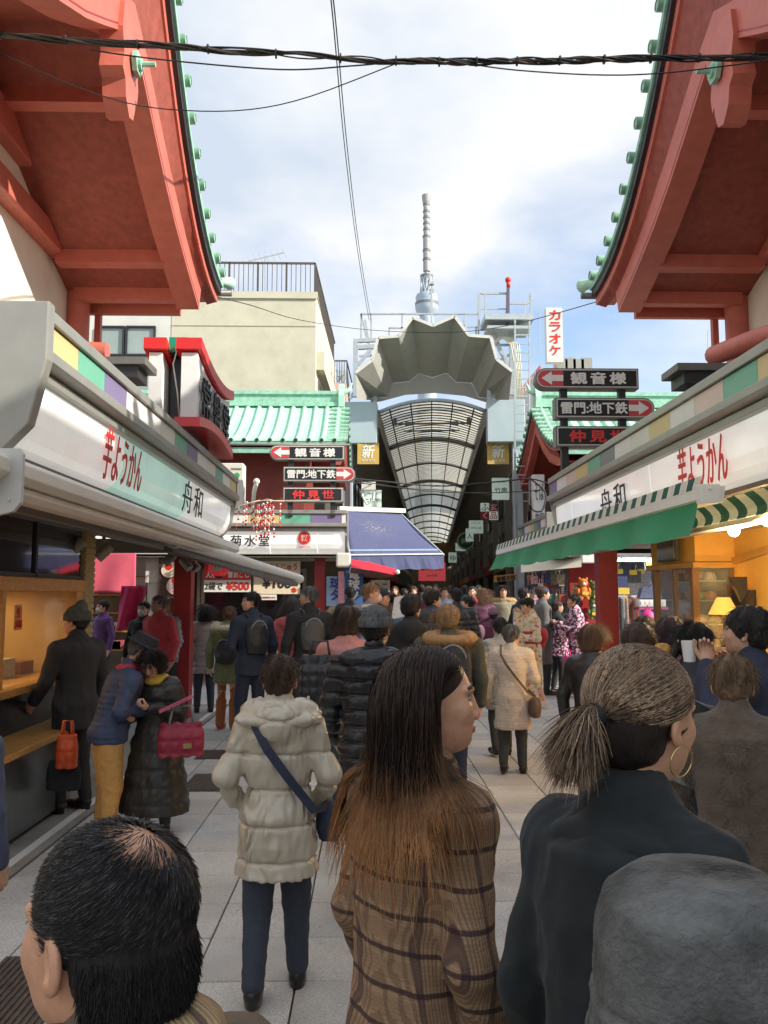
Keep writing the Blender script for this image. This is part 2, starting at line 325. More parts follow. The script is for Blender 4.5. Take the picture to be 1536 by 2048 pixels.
def temple_roof(name, label, s, Xe, Xw, Xfar, yr, zr, ye, ze, ex, hafu, widen=1, near=True):
    """gable faces s along X (s=+1: faces +X). ridge at y=yr, far eave y=ye, mirrored near slope"""
    root = empty(name, (Xw-s*.5, yr, 0), label, 'building')
    n = 14; us = [i/n for i in range(n+1)]
    F = [(yr+(ye-yr)*u, zr-(zr-ze)*shape(u, ex)) for u in us]
    full = [(2*yr-y, z) for y, z in F[::-1]]+F[1:]
    def curve(X, dn, P=None):
        P = P or full; o = []
        for i, (y, z) in enumerate(P):
            a = P[max(i-1,0)]; b = P[min(i+1,len(P)-1)]; t = Vector((0, b[0]-a[0], b[1]-a[1])).normalized(); nn = Vector((0, t.z, -t.y))
            if y == yr: nn = Vector((0,0,-1))
            o.append(Vector((X, y, z))+nn*dn)
        return o
    k = widen
    m = MB(); m.strip(curve(Xe, .02*k), curve(Xe, .10*k), (-s*(abs(Xfar-Xe)), 0, 0)); m.build('roof_sheet', COPPER, root)
    m = MB(); m.strip(curve(Xe-s*.03, .10*k), curve(Xe-s*.03, .22*k), (-s*.35*k,0,0)); m.build('roof_edge', BLACKM, root)  # black strip under the tiles; gutter shade put in its colour
    m = MB(); m.strip(curve(Xe-s*.09*k, .22*k), curve(Xe-s*.09*k, .34*k), (-s*.3*k,0,0)); m.build('upper_bargeboard', RED, root)
    # hafu board
    H = hafu; Hfull = [(2*yr-y, z) for y, z in H[::-1] if y > yr]+[p for p in H]
    Xb = Xe-s*.22*k; wd = .38*k
    lo = curve(Xb, 0, Hfull); hi = curve(Xb, -wd, Hfull)
    # tip flares straight down
    m = MB(); m.strip(lo, hi, (-s*.33*k, 0, 0)); m.build('bargeboard', RED, root)
    gr = MB(); gr.strip(curve(Xb+s*.004, -.05*k, Hfull), curve(Xb+s*.004, -.066*k, Hfull), (-s*.02,0,0)); gr.build('board_groove', REDD, root)
    # recess between the boards
    nn = len(full); A = curve(Xe-s*.12*k, .34*k)
    Bp = [Vector((Xb-s*.03*k, p.y, interp(Hfull, p.y)+wd*.9)) for p in A]
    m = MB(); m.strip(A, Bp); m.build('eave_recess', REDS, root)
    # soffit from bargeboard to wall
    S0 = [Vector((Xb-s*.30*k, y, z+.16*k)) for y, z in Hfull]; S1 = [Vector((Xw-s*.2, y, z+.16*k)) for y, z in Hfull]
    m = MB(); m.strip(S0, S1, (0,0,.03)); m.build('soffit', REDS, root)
    # round tile caps along the gable edge
    L = 0; pts = curve(Xe+s*.05*k, -.05*k); lastp = pts[len(F)-1]; acc = 0; step = .44*k if k == 1 else .33
    for side in ((1, -1) if near else (1,)):
        seq = pts[len(F)-1:] if side > 0 else pts[len(F)-1::-1]
        acc = .25; i = 0
        for a, b in zip(seq, seq[1:]):
            d = (b-a).length
            while acc < d:
                tile_cap(root, a+(b-a)*(acc/d), .078*k if k == 1 else .07, .5, 'x' if s > 0 else '-x'); acc += step*(1 if k == 1 else .9)
            acc -= d
    # eave gutter + purlin ends
    for sy in (1, -1):
        yy = yr+sy*(ye-yr); 
        m = MB(); m.tube([(Xe+s*.12, yy+sy*.06, ze-.16*k), (Xfar, yy+sy*.06, ze-.16*k)], .055*k, 8); m.build('gutter', GREYD, root, True)
    return root, curve, full, Hfull, Xb
T_H = [(8.3,7.72),(8.75,7.46),(9.2,7.18),(9.7,6.88),(10.3,6.58),(11.0,6.30),(11.9,5.98)]
def near_building(s, Xe, Xw, Xfar, label, name):
    root, curve, full, H, Xb = temple_roof(name, label, s, Xe, Xw, Xfar, 8.3, 10.1, 12.65, 6.70, 2.1, T_H)
    # gable wall with beams, columns
    top = [Vector((Xw-s*.12, y, z+.1)) for y, z in H]
    y0, y1 = 4.72, 11.88
    m = MB(); m.box((Xw-s*.12, y0, 3.2), (Xfar, y1, 6.62)); m.build('wall', CREAM, root)
    poly = [(Xw-s*.3, y0, 6.62), (Xw-s*.3, y1, 6.62)]+[(Xw-s*.3, p.y, p.z) for p in top[::-1] if y0 <= p.y <= y1]
    m = MB(); m.prism(poly, (-s*.1, 0, 0)); m.build('pediment', mat('shaded_plaster', (.52,.47,.40), .85, .08, 3, .2, 40, dirt=.2), root)  # greyer copy of the cream plaster; gable shade put into its colour
    m = MB(); m.box((Xw-s*.14, y0, 6.42), (Xw+s*.10, y1+.1, 6.70)); m.build('lower_beam', RED, root, bevel=.02)
    m = MB(); m.box((Xw-s*.16, y0, 7.02), (Xw+s*.16, y1+.3, 7.42)); m.build('upper_beam', RED, root, bevel=.03)
    m = MB(); m.box((Xw-s*.15, y0, 6.70), (Xw-s*.02, y1, 7.02)); m.build('beam_infill', CREAM, root)
    m = MB(); m.tube([(Xw, y1, 2.4), (Xw, y1, 6.95)], .17, 20); m.tube([(Xw, y1, 6.9), (Xw, y1, 7.05)], .24, 16); m.build('column', RED, root, 'auto')
    m = MB(); m.tube([(Xw, y0+.1, 2.4), (Xw, y0+.1, 6.95)], .17, 20); m.build('column', RED, root, 'auto')
    m = MB(); m.bar((Xw+s*.19, y1+.35, 3.3), (Xw+s*.19, y1+.35, 6.55), .09); m.box((Xw+s*.05, y1+.2, 6.5),(Xw+s*.33, y1+.5, 6.9)); m.build('drain_pipe', RED, root)
    # purlins that run out to the bargeboard
    for (yy, w, h, zz) in ((11.05,.22,.30,6.33),(11.75,.16,.2,6.02),(9.0,.2,.25,7.35)):
        m = MB(); m.box((Xw, yy-w/2, zz-h/2+.12), (Xb-s*.3, yy+w/2, zz+h/2+.12)); m.build('purlin', RED, root)
    for sy in (1, -1):
        yy = 8.3+sy*(12.15-8.3)
        m = MB(); m.box((Xb-s*.33, yy-.05, 5.98), (Xfar, yy+.05, 6.16)); m.build('eave_fascia', RED, root)
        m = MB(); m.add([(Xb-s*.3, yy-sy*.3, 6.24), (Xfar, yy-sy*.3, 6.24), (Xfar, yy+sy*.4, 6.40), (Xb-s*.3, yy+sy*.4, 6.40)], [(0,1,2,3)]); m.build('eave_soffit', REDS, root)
    # corner tile and stub gutter at the eave tip
    tip = full[-1]
    m = MB(); m.tube([(Xe-s*.2, tip[0]-.12, tip[1]+.02), (Xe+s*.02, tip[0]+.16, tip[1]+.06), (Xe+s*.06, tip[0]+.25, tip[1]+.07)], [.07,.085,.11], 12); m.build('corner_tile', COPPER2, root, 'auto')
    # gegyo pendant with boss, hung under the apex
    yb = 8.1; X0 = Xb+s*.05
    prof = [(-.30,7.75),(-.34,7.45),(-.26,7.22),(-.30,7.05),(-.20,6.98),(-.16,6.80),(-.03,6.66),(.10,6.70),(.16,6.86),(.17,6.98),(.22,6.93),(.25,7.12),(.20,7.28),(.34,7.5),(.30,7.75)]
    m = MB(); m.prism([(X0, yb+a, z) for a, z in prof], (-s*.24, 0, 0)); m.build('gable_pendant', RED, root)
    m = MB(); c = Vector((X0, yb+.02, 7.28)); 
    hexp = [(X0+s*.02, c.y+.13*math.cos(t), c.z+.13*math.sin(t)) for t in [i*math.pi/3 for i in range(6)]]
    m.prism(hexp, (s*.05,0,0)); m.tube([c+Vector((s*.05,0,0)), c+Vector((s*.24,0,0))], .028, 8); m.tube([c+Vector((s*.07,0,0)), c+Vector((s*.10,0,0))], .07, 10)
    m.build('boss', COPPER, root)
    # big curved apex board (seen at the top corners)
    return root
nbL = near_building(1, -2.3, -4.3, -11, 'red and cream temple-roofed shop building rising over the left sign, sunlit gable', 'temple_roofed_building')
nbR = near_building(-1, 3.55, 5.55, 6.7, 'red temple-roofed shop building rising over the right sign, gable in shade', 'temple_roofed_building')
HX = lambda yr, ye, zr, ze: [(yr, zr-.75), (yr+(ye-yr)*.3, zr-.75-(zr-ze)*.42), (yr+(ye-yr)*.6, zr-.75-(zr-ze)*.72), (ye-.3, ze-.55)]
def far_building(s, Xe, Xfar, label, x_rolls):
    yr, zr, ye, ze = 23.3, 7.15, 26.2, 5.60
    root, curve, full, H, Xb = temple_roof('green_roofed_building', label, s, Xe, Xe-s*1.1, Xfar, yr, zr, ye, ze, 1.5, HX(yr, ye, zr, ze), widen=.6)
    Xw = Xe-s*1.1
    m = MB(); m.box((Xw, 21.3, 0), (Xfar, 25.4, 5.7)); m.build('wall', mat('maroon_wall', (.22,.04,.03), .6, .2, 4, dirt=.3), root)
    P = [(Xw+s*.01, y, max(5.6, z+.1)) for y, z in H]
    m = MB(); m.prism([(Xw, 21.3, 5.6), (Xw, 25.4, 5.6), (Xw, yr, zr-.3)], (-s*.2, 0, 0)); m.build('pediment', REDD, root)
    near = [p for p in full if p[0] <= yr]
    # tile rolls on the slope that faces the street, one object each
    rm = None
    nroll = 0
    x = Xe-s*.28
    base = [Vector((0, y, z)) for y, z in near]
    mt = MB(); mt.tube([b+Vector((0,0,.03)) for b in base], .066, 10); mt.mi = 1; e = base[0]+Vector((0,0,.03)); mt.tube([e+Vector((0,.002,0)), e-Vector((0,.012,0))], .05, 10)
    t = mt.build('tile_roll', [COPPER2, BLACKM], None, 'auto'); rm = t.data; bpy.data.objects.remove(t)
    while abs(x-Xe) < abs(Xfar-Xe)-.2 and nroll < 20:
        o = bpy.data.objects.new('tile_roll', rm); link(o, root); o.location = Vector((x, 0, 0))-root.location; x -= s*.325; nroll += 1
    # flat tile courses between the rolls
    m = MB(); n = 22
    for i in range(n):
        u0, u1 = i/n, (i+1)/n
        def P_(u):
            y = yr-(ye-yr)*u; return y, zr-(zr-ze)*shape(u, 1.5)
        y0, z0 = P_(u0); y1, z1 = P_(u1)
        m.add([(Xe-s*.1, y0, z0+.012), (Xfar, y0, z0+.012), (Xfar, y1-.0, z1+.03), (Xe-s*.1, y1, z1+.03), (Xe-s*.1, y1, z1+.005), (Xfar, y1, z1+.005)], [(0,1,2,3), (3,2,5,4)])
    stuff(m.build('tile_courses', COPPER2, root))
    # ridge box with end ornament
    m = MB(); m.box((Xe-s*.25, yr-.16, zr), (Xfar, yr+.16, zr+.12)); m.box((Xe-s*.25, yr-.11, zr+.12), (Xfar, yr+.11, zr+.34)); m.box((Xe-s*.2, yr-.17, zr+.34), (Xfar, yr+.17, zr+.44)); m.build('ridge', COPPER, root)
    m = MB(); m.prism([(Xe-s*.28, yr-.2, zr-.02), (Xe-s*.28, yr+.2, zr-.02), (Xe-s*.28, yr+.24, zr+.3), (Xe-s*.28, yr+.14, zr+.6), (Xe-s*.28, yr, zr+.68), (Xe-s*.28, yr-.14, zr+.6), (Xe-s*.28, yr-.24, zr+.3)], (s*.16,0,0))
    m.tube([(Xe-s*.12, yr, zr+.45), (Xe+s*.02, yr, zr+.5), (Xe+s*.1, yr, zr+.72)], [.09,.07,.02], 8)
    m.build('ridge_ornament', COPPER2, root)
    m = MB(); m.box((Xe-s*.2, 20.38, 5.30), (Xfar, 20.44, 5.44)); m.build('eave_board', COPPER, root)
    m = MB(); m.add([(Xe-s*.2, 20.45, 5.4), (Xfar, 20.45, 5.4), (Xfar, 21.4, 5.62), (Xe-s*.2, 21.4, 5.62)], [(0,1,2,3)]); m.build('eave_soffit', REDS, root)
    return root
fbL = far_building(1, -.56, -7.4, 'green tiled roof building with maroon wall across the street, left of the arcade', 10)
fbR = far_building(-1, 4.72, 10.5, 'green tiled roof building across the street, right of the arcade, gable towards the arcade', 10)

# ------------------------------------------------------------------ striped sign fascias
SC_ = dict(Y=(.70,.54,.24), G=(.16,.46,.31), P=(.23,.18,.33), W=(.80,.78,.73), K=(.72,.56,.47), C=(.72,.70,.60), D=(.20,.22,.24))
PAN = {k: mat('panel_'+{'Y':'yellow','G':'green','P':'purple','W':'white','K':'pink','C':'cream','D':'slate'}[k], v, .35, .05, 3) for k, v in SC_.items()}
def fascia(name, label, P0, P1, outv, seq, step, ztop=3.46, mint=None, splits=(), endcap0=True, zs=1.0, start=0.0):
    """straight sign box from P0 to P1 (xy), front faces outv"""
    P0 = Vector((P0[0], P0[1], 0)); P1 = Vector((P1[0], P1[1], 0)); D = (P1-P0); Ln = D.length; D.normalize(); O = Vector(outv)
    root = empty(name, (P0.x, P0.y, 0), label, 'shop sign')
    def ext(poly, a, b, nm, mt, **k):      # poly in (out, z), extruded from a to b along D
        m = MB(); m.prism([P0+D*a+O*o+Vector((0,0,z)) for o, z in poly], D*(b-a)); return m.build(nm, mt, root, **k)
    z = ztop
    ext([(0,z),(0,z-.075),(-.06,z-.075),(-.9,z-.04),(-.9,z)], 0, Ln, 'top_rail', GREYM, bevel=.006)
    ext([(-.05,z-.075),(-.05,z-.27),(-.5,z-.27),(-.5,z-.075)], 0, Ln, 'panel_backing', GREYD)
    ext([(.02,z-.262),(.02,z-.33),(-.10,z-.36),(-.5,z-.36),(-.5,z-.262)], 0, Ln, 'ledge', GREYM, bevel=.006)
    ext([(-.06,z-.361),(-.06,z-.42),(-.5,z-.42),(-.5,z-.361)], 0, Ln, 'lower_ledge', GREYM, bevel=.006)
    a = 0; i = 0
    ext0 = start
    a = -start if start else 0.02
    while a < Ln-.02:
        b = min(a+step, Ln-.01); aa = max(a, .02)
        if b > aa+.02: ext([(-.028,z-.082),(-.028,z-.26),(-.049,z-.26),(-.049,z-.082)], aa+.003, b-.003, 'stripe_panel', PAN[seq[i % len(seq)]])
        a += step; i += 1
    # light box with rounded lower edge
    zt, zb = z-.425, z-.425-.44*zs
    prof = [(-.10,zt),(-.115,zt-.25*zs),(-.15,zt-.34*zs),(-.20,zt-.40*zs),(-.27,zb),(-.6,zb),(-.6,zt)]
    prev = .05
    for k, sx in enumerate(list(splits)+[Ln-.03]):
        mt = LBOX if not (mint and k in mint) else LBOXG
        m = MB(); m.prism([P0+D*(prev+.006)+O*o+Vector((0,0,zz)) for o, zz in prof], D*(sx-prev-.012)); bx = m.build('light_box', mt, root, bevel=.012)
        prev = sx
    ext([(-.2,zb-.012),(-.2,zb-.07),(-.8,zb-.07),(-.8,zb-.012)], 0.02, Ln-.02, 'bottom_rail', GREYD)
    cap = [(.03,z+.01),(.03,z-.34),(-.06,zt-.3*zs),(-.22,zb-.03),(-.6,zb-.05),(-.9,zb-.05),(-.9,z+.01)]
    ext(cap, -.10, -.001, 'end_cap', GREYM, bevel=.01)
    ext([(o*.97+.0, zz) for o, zz in [(-.02,z-.01),(-.02,z-.3),(-.1,zt-.3*zs),(-.24,zb-.01),(-.85,zb-.02),(-.85,z-.01)]], Ln, Ln+.02, 'far_end', GREYM)
    return root, P0, D, O, z
# left sign (runs up the street), right sign, the two across the street
rootL, P0, D, O, z = fascia('shop_sign_box', 'long white lit sign box with red and black brush lettering on the left stall', (-1.9,4.80), (-1.9,12.0), (1,0,0), 'YGPWWCGPWCGW', .55, mint=(1,), splits=(1.9, 4.45, 6.55))
slope = Vector((-.05, 0, 1)).normalized()
def face(x, y, zz): return Vector((x, y, zz))
text('芋ようかん', REDINK, rootL, (-1.995, 6.68, 2.83), (0,1,0), (.06,0,1), h=.40, w=1.05, weight=.008, shear=.25)
text('舟和', INK, rootL, (-1.995, 9.35, 2.83), (0,1,0), (.06,0,1), h=.36, w=1.05, weight=.004, spacing=1.25)
rootR, *_ = fascia('shop_sign_box', 'long white lit sign box with brush lettering on the right stall above the green awning', (2.67,4.6), (2.67,12.0), (-1,0,0), 'WYGKWYCWDGYKWPGK', .55, splits=(3.35, 4.9, 6.45), start=.2)
rt = Vector((0,-1,0))
text('芋ようかん', REDINK, rootR, (2.765, onX(1400,915,2.76).y, 2.83), (0,-1,0), (-.06,0,1), h=.40, w=1.0, weight=.008, shear=.25)
text('舟和', INK, rootR, (2.765, 9.15, 2.81), (0,-1,0), (-.06,0,1), h=.34, w=.95, weight=.004, spacing=1.25)
rootA, *_ = fascia('shop_sign_box', 'white sign box with black characters and a red round emblem across the street', (-5.9,16.3), (-.42,16.3), (0,-1,0), 'YGPWKWYGPWWGPWKYGP', .62, ztop=3.44, splits=(3.95,4.9), start=.62*0+.2)
text('菊水堂', INK, rootA, (at(497,1072,16.2).x, 16.41-.0, 2.83), (1,0,0), (0,0,1), h=.22, w=.78, weight=.012, spacing=1.3)
m = MB(); c = at(607,1070,16.2); 
m.tube([(c.x,16.402,2.88),(c.x,16.392,2.88)], .12, 20); m.build('emblem', REDINK, rootA)
m = MB(); m.tube([(c.x,16.405,2.88),(c.x,16.399,2.88)], .145, 20); m.build('emblem_ring', mat('pink_print', (.8,.5,.48), .4), rootA)
text('あげ\nまん', WHINK, rootA, (c.x, 16.391, 2.885), (1,0,0), (0,0,1), h=.13, w=.13, line=.9)
text('agemania', REDINK, rootA, (c.x, 16.402, 2.70), (1,0,0), (0,0,1), w=.23)
rootB, *_ = fascia('shop_sign_box', 'short striped sign box above the souvenir shop beside the arcade column', (3.66,16.6), (3.66,20.0), (-1,0,0), 'KWPGYCWPGY', .36, ztop=3.42)
text('仲見世', INK, rootB, (3.79,18.3,2.8), (0,-1,0), (0,0,1), h=.25, w=.9)
# roofs behind the sign boxes (stall roof decks)
DECK = mat('stall_roof', (.20,.19,.17), .7, .15, 4, dirt=.3)
for nm, lo, hi, lab in (('stall_roof', (-10,4.8,3.28), (-2.85,11.95,3.36), 'flat roof deck of the left stall behind its sign box'),
                   ('stall_roof', (3.65,4.6,3.28), (12,11.95,3.36), 'flat roof deck of the right stall behind its sign box'),
                   ('stall_roof', (-5.9,17.3,3.26), (-.5,21.2,3.34), 'flat roof deck of the sweets stall across the street'),
                   ('stall_roof', (4.6,16.6,3.24), (11,21.2,3.32), 'flat roof deck of the souvenir stall across the street')):
    m = MB(); m.box(lo, hi); thing_mb(m, nm, DECK, lab, 'roof')

# ------------------------------------------------------------------ yellow concrete building
YC = mat('yellow_concrete', (.58,.545,.42), .85, .07, 1.6, .3, 30, dirt=.22)
WC = mat('white_concrete', (.62,.61,.56), .8, .06, 1.6, .2, 30, dirt=.15)
yb = empty('concrete_building', (-5,31,0), 'pale yellow concrete building with roof railing, white bay and shaded side window', 'building')
c1 = at(632,590,30); cL = at(345,590,30); cW = at(150,590,30); zt = c1.z
v = Vector((.035,1,0)).normalized()
def vx(y): return c1.x+(y-30)*.035
m = MB(); m.add([(cL.x,30,0),(c1.x,30,0),(vx(40),40,0),(cL.x,40,0),(cL.x,30,zt),(c1.x,30,zt),(vx(40),40,zt),(cL.x,40,zt)], [(0,1,5,4),(1,2,6,5),(2,3,7,6),(3,0,4,7),(4,5,6,7)]); m.build('wall', YC, yb)
m = MB(); m.box((cW.x-6,30.02,0),(cL.x-.001,40,zt-.02)); m.build('white_bay', WC, yb)
m = MB(); m.box((cW.x-6,29.93,zt-.16),(c1.x+.06,29.999,zt+.06)); m.box((cW.x-6,29.93,zt+.06),(c1.x+.06,40,zt+.1)); m.build('coping', YC, yb)
m = MB(); m.box((cL.x, 29.985, at(500,652,30).z-.015),(c1.x, 29.999, at(500,652,30).z+.015)); m.build('wall_joint', mat('joint_grey', (.35,.33,.25), .8), yb)
# side: recess with window
def sidep(px, py): 
    # intersect with side plane x = c1.x+(y-30)*.035
    d = ray(px, py); t = (c1.x-30*.035-CAM.x+CAM.y*.035)/(d.x-.035*d.y); return CAM+d*t
m = MB(); y0, y1 = 31.0, 38.5
m.add([(vx(y0)+.01,y0,zt-3.0),(vx(y1)+.01,y1,zt-3.0),(vx(y1)+.01,y1,zt-6.2),(vx(y0)+.01,y0,zt-6.2)], [(0,1,2,3)]); m.build('window_recess', mat('window_shadow', (.03,.035,.04), .2, .1), yb)  # flat dark sheet; the recess shade is put into its colour
m = MB()
for i in range(6):
    yy = y0+(y1-y0)*i/5; m.box((vx(yy)-.02, yy-.04, zt-6.2), (vx(yy)+.06, yy+.04, zt-3.0))
m.bar((vx(y0)+.03,y0,zt-4.6),(vx(y1)+.03,y1,zt-4.6),.06); m.build('window_frame', GREYD, yb)
m = MB(); m.add([(vx(30.3),30.3,zt-2.1),(vx(39.5),39.5,zt-2.1),(vx(39.5)+.3,39.5,zt-2.1),(vx(30.3)+.3,30.3,zt-2.1),(vx(30.3),30.3,zt-2.8),(vx(39.5),39.5,zt-2.8),(vx(39.5)+.3,39.5,zt-2.8),(vx(30.3)+.3,30.3,zt-2.8)], [(0,1,2,3),(4,7,6,5),(3,2,6,7),(0,3,7,4),(1,5,6,2)]); m.build('window_hood', YC, yb)
# windows in the white bay
for (x0, x1, yA, yB) in ((196,248,652,712),(252,310,652,712),(196,310,730,785)):
    a = at(x0,yA,29.97); b = at(x1,yB,29.97)
    m = MB(); m.frame(((a.x+b.x)/2,29.97,(a.z+b.z)/2), (1,0,0),(0,0,1), b.x-a.x, a.z-b.z, .12, .07); fr = m.build('window', BLACKM, yb)
    m = MB(); m.box((a.x+.07,29.99,b.z+.07),(b.x-.07,30.015,a.z-.07)); m.build('pane', mat('frosted_pane', (.30,.36,.34), .15, .1, 1, spec=.7), fr)
# roof railing
RAILM = mat('brown_rail', (.09,.075,.065), .5, .2)
rl = empty('roof_railing', (c1.x,30.1,zt+.1), 'dark metal railing round the flat roof of the yellow building', 'railing')
zr_ = at(630,527,30.1).z
m = MB(); m.bar((cW.x-2,30.1,zr_),(c1.x-.05,30.1,zr_),.07); m.bar((c1.x-.05,30.1,zr_),(vx(40)-.05,40,zr_),.07); m.build('top_rail', RAILM, rl)
x = c1.x-.05; i = 0
while x > cW.x-1:
    m = MB(); w = .07 if i % 6 == 0 else .025; m.bar((x,30.1,zt+.1),(x,30.1,zr_),w); m.build('baluster', RAILM, rl); x -= .18; i += 1
for i in range(1, 48):
    yy = 30.1+i*.2; m = MB(); w = .06 if i % 6 == 0 else .025; m.bar((vx(yy)-.05,yy,zt+.1),(vx(yy)-.05,yy,zr_),w); m.build('baluster', RAILM, rl)
# antenna
a = at(498,522,33); b = at(568,505,33); m = MB(); m.bar(a, b, .04); m.bar(at(530,590,33), at(530,512,33), .05)
for i in range(7):
    p = a.lerp(b, i/6); m.bar(p-Vector((.1,0,-.25)), p+Vector((.1,0,-.25)), .02)
thing_mb(m, 'tv_antenna', STEEL, 'thin rod television antenna above the yellow building railing', 'antenna')
# small roof terrace with shrub right of it
bx = empty('terrace_building', (at(685,760,37).x,37,0), 'small pinkish building with a railed terrace and yellow shrub beside the yellow building', 'building')
a = at(669,766,37); b = at(693,800,37)
m = MB(); m.box((a.x,37,0),(b.x,44,a.z)); m.build('wall', mat('pink_wall', (.50,.36,.32), .8, .1, 3, dirt=.3), bx)
zz = at(680,721,37).z; m = MB(); m.bar((a.x,37.05,zz),(b.x,37.05,zz),.06); m.bar((b.x,37.05,zz),(b.x+.3,44,zz),.06)
for i in range(6): xx = a.x+(b.x-a.x)*i/5; m.bar((xx,37.05,a.z),(xx,37.05,zz),.03)
for i in range(14): m.bar((b.x,37.1+i*.5,a.z),(b.x,37.1+i*.5,zz),.03)
m.build('railing', RAILM, bx)
m = MB(); c = Vector(((a.x+b.x)/2, 37.5, a.z+.35))
for i in range(220):
    p = c+Vector((random.gauss(0,.13), random.gauss(0,.13), random.gauss(.05,.2))); q = Vector([random.uniform(-1,1) for _ in range(3)]).normalized()*.05; r = q.cross(Vector((.3,.2,1))).normalized()*.02
    m.add([p-q, p+r, p+q, p-r], [(0,1,2,3)])
thing_mb(m, 'potted_shrub', mat('yellow_leaf', (.35,.34,.05), .6, .3, 20), 'yellow-green shrub behind the railing of the small terrace', 'shrub')
# ------------------------------------------------------------------ arcade
AU = Vector((math.sin(math.radians(4.43)), math.cos(math.radians(4.43)), 0)); AV = Vector((AU.y, -AU.x, 0))
A0 = Vector((2.08, 26.2, 0)); Zv = Vector((0,0,1))
def A(u, v, z): return A0+AU*u+AV*v+Zv*z
arc = empty('shopping_arcade', A0, 'covered shopping arcade with translucent barrel roof and grey pleated entrance canopy', 'arcade')
TRANS = mat('translucent_panel', (.42,.39,.31), .5, .08, 3)
b_ = TRANS.node_tree.nodes['Principled BSDF']
_n = TRANS.node_tree.nodes; _l = TRANS.node_tree.links.new
tb = _n.new('ShaderNodeBsdfTranslucent'); tb.inputs[0].default_value = (.50,.47,.37,1); mxs = _n.new('ShaderNodeMixShader'); mxs.inputs[0].default_value = .8
_l(b_.outputs[0], mxs.inputs[1]); _l(tb.outputs[0], mxs.inputs[2]); _l(mxs.outputs[0], _n['Material Output'].inputs[0])
CAN = mat('canopy_grey', (.38,.375,.33), .6, .06, 3, dirt=.15)
ARCF = mat('arcade_steel', (.26,.26,.23), .5, .12, 4)
PBLUE = mat('pale_blue_panel', (.48,.58,.62), .4, .04, 2, dirt=.08)
hw = 1.72; zc, zs_ = 8.10, 7.72; LEN = 120
def arcpt(u, t, dz=0, k=1): # t -1..1
    return A(u, hw*t*k, zs_+(zc-zs_)*(1-t*t)+dz)
nseg = 10
# roof slats: alternating clear strips and ribs
u = 0; pan = MB(); rib = MB(); pieces = 0
while u < LEN:
    st = .42 if u < 60 else .9
    q = [arcpt(u+.03, -1+2*i/nseg) for i in range(nseg+1)]; q2 = [arcpt(u+st*.52, -1+2*i/nseg) for i in range(nseg+1)]
    if u < 40:
        m = MB(); m.strip(q, q2); m.build('roof_panel', TRANS, arc)
    else: pan.strip(q, q2)
    qa = [arcpt(u+st*.52, -1+2*i/nseg, .01) for i in range(nseg+1)]; qb = [arcpt(u+st+.03, -1+2*i/nseg, .01) for i in range(nseg+1)]
    rib.strip(qa, qb)
    u += st
stuff(pan.build('far_roof_panels', TRANS, arc)); stuff(rib.build('roof_slats', mat('slat_grey', (.22,.21,.17), .6, .1), arc))
for k, u in enumerate([0, 6.3, 12.4, 18.5, 24.6, 30.8, 37, 43.2, 49.5, 56, 62, 68, 75, 82, 90, 98, 108]):
    m = MB(); m.tube([arcpt(u, -1+2*i/nseg, -.10 if k else -.02) for i in range(nseg+1)], .09 if k in (1,3,5) else .06, 8); m.build('arch_rib', ARCF if k else PBLUE, arc, True)
for t in (-.8,-.4,0,.4,.8):
    m = MB(); m.bar(arcpt(0, t, -.05), arcpt(LEN, t, -.05), .035, .07); m.build('long_rib', BLACKM, arc)
for sgn in (-1, 1):
    m = MB(); m.bar(A(0, sgn*(hw+.12), zs_-.25), A(LEN, sgn*(hw+.12), zs_-.25), .26, .6); m.build('edge_beam', ARCF, arc)
    sl_ = MB()
    u = 0
    while u < LEN*.8:
        sl_.bar(A(u, sgn*(hw+.2), zs_-.45), A(u+.05, sgn*(hw+1.15), zs_-1.55), .07, .12); u += .30
    stuff(sl_.build('side_slats', mat('slat_dark', (.36,.34,.28), .6, .15), arc))
    m = MB(); m.bar(A(0, sgn*(hw+1.15), zs_-1.6), A(LEN*.8, sgn*(hw+1.15), zs_-1.6), .1, .14); m.build('eave_beam', ARCF, arc)
    # dark backing above the slats
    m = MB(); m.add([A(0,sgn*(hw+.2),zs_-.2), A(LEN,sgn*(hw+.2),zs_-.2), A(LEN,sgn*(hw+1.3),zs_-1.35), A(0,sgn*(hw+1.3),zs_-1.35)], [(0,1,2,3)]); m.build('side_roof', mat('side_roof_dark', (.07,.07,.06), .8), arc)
    # pale blue box and column
    b0 = A(-.25, sgn*2.32, 0)
    m = MB(); m.obox(A(-.1, sgn*2.36, 7.27), AV*.60, AU*.35, Zv*.68); bx = m.build('panel_box', PBLUE, arc, bevel=.02)
    m = MB(); m.bar(A(-.1, sgn*2.72, 0), A(-.1, sgn*2.72, 6.59), .28, .3, up=AV); m.bar(A(-.28, sgn*2.60, 0), A(-.28, sgn*2.60, 6.59), .06, .06, up=AV); m.build('column', PBLUE, arc)
    m = MB(); m.obox(A(-.3, sgn*1.83, 8.2), AV*.06, AU*.06, Zv*.3); m.build('bracket', STEEL, arc)
# service bars hung under the roof
m = MB(); m.bar(A(1.2,-1.25,7.55), A(1.2,1.25,7.55), .06); m.bar(A(1.2,-.95,7.30), A(1.2,.95,7.30), .05); m.bar(A(1.2,-1.25,7.75), A(1.2,-1.25,7.5), .12); m.bar(A(1.2,1.25,7.75), A(1.2,1.25,7.5), .12); m.bar(A(1.2,-.9,7.55),A(1.2,-.7,7.55),.12); m.bar(A(1.2,.7,7.55),A(1.2,.9,7.55),.12); m.build('service_bar', GREYD, arc)
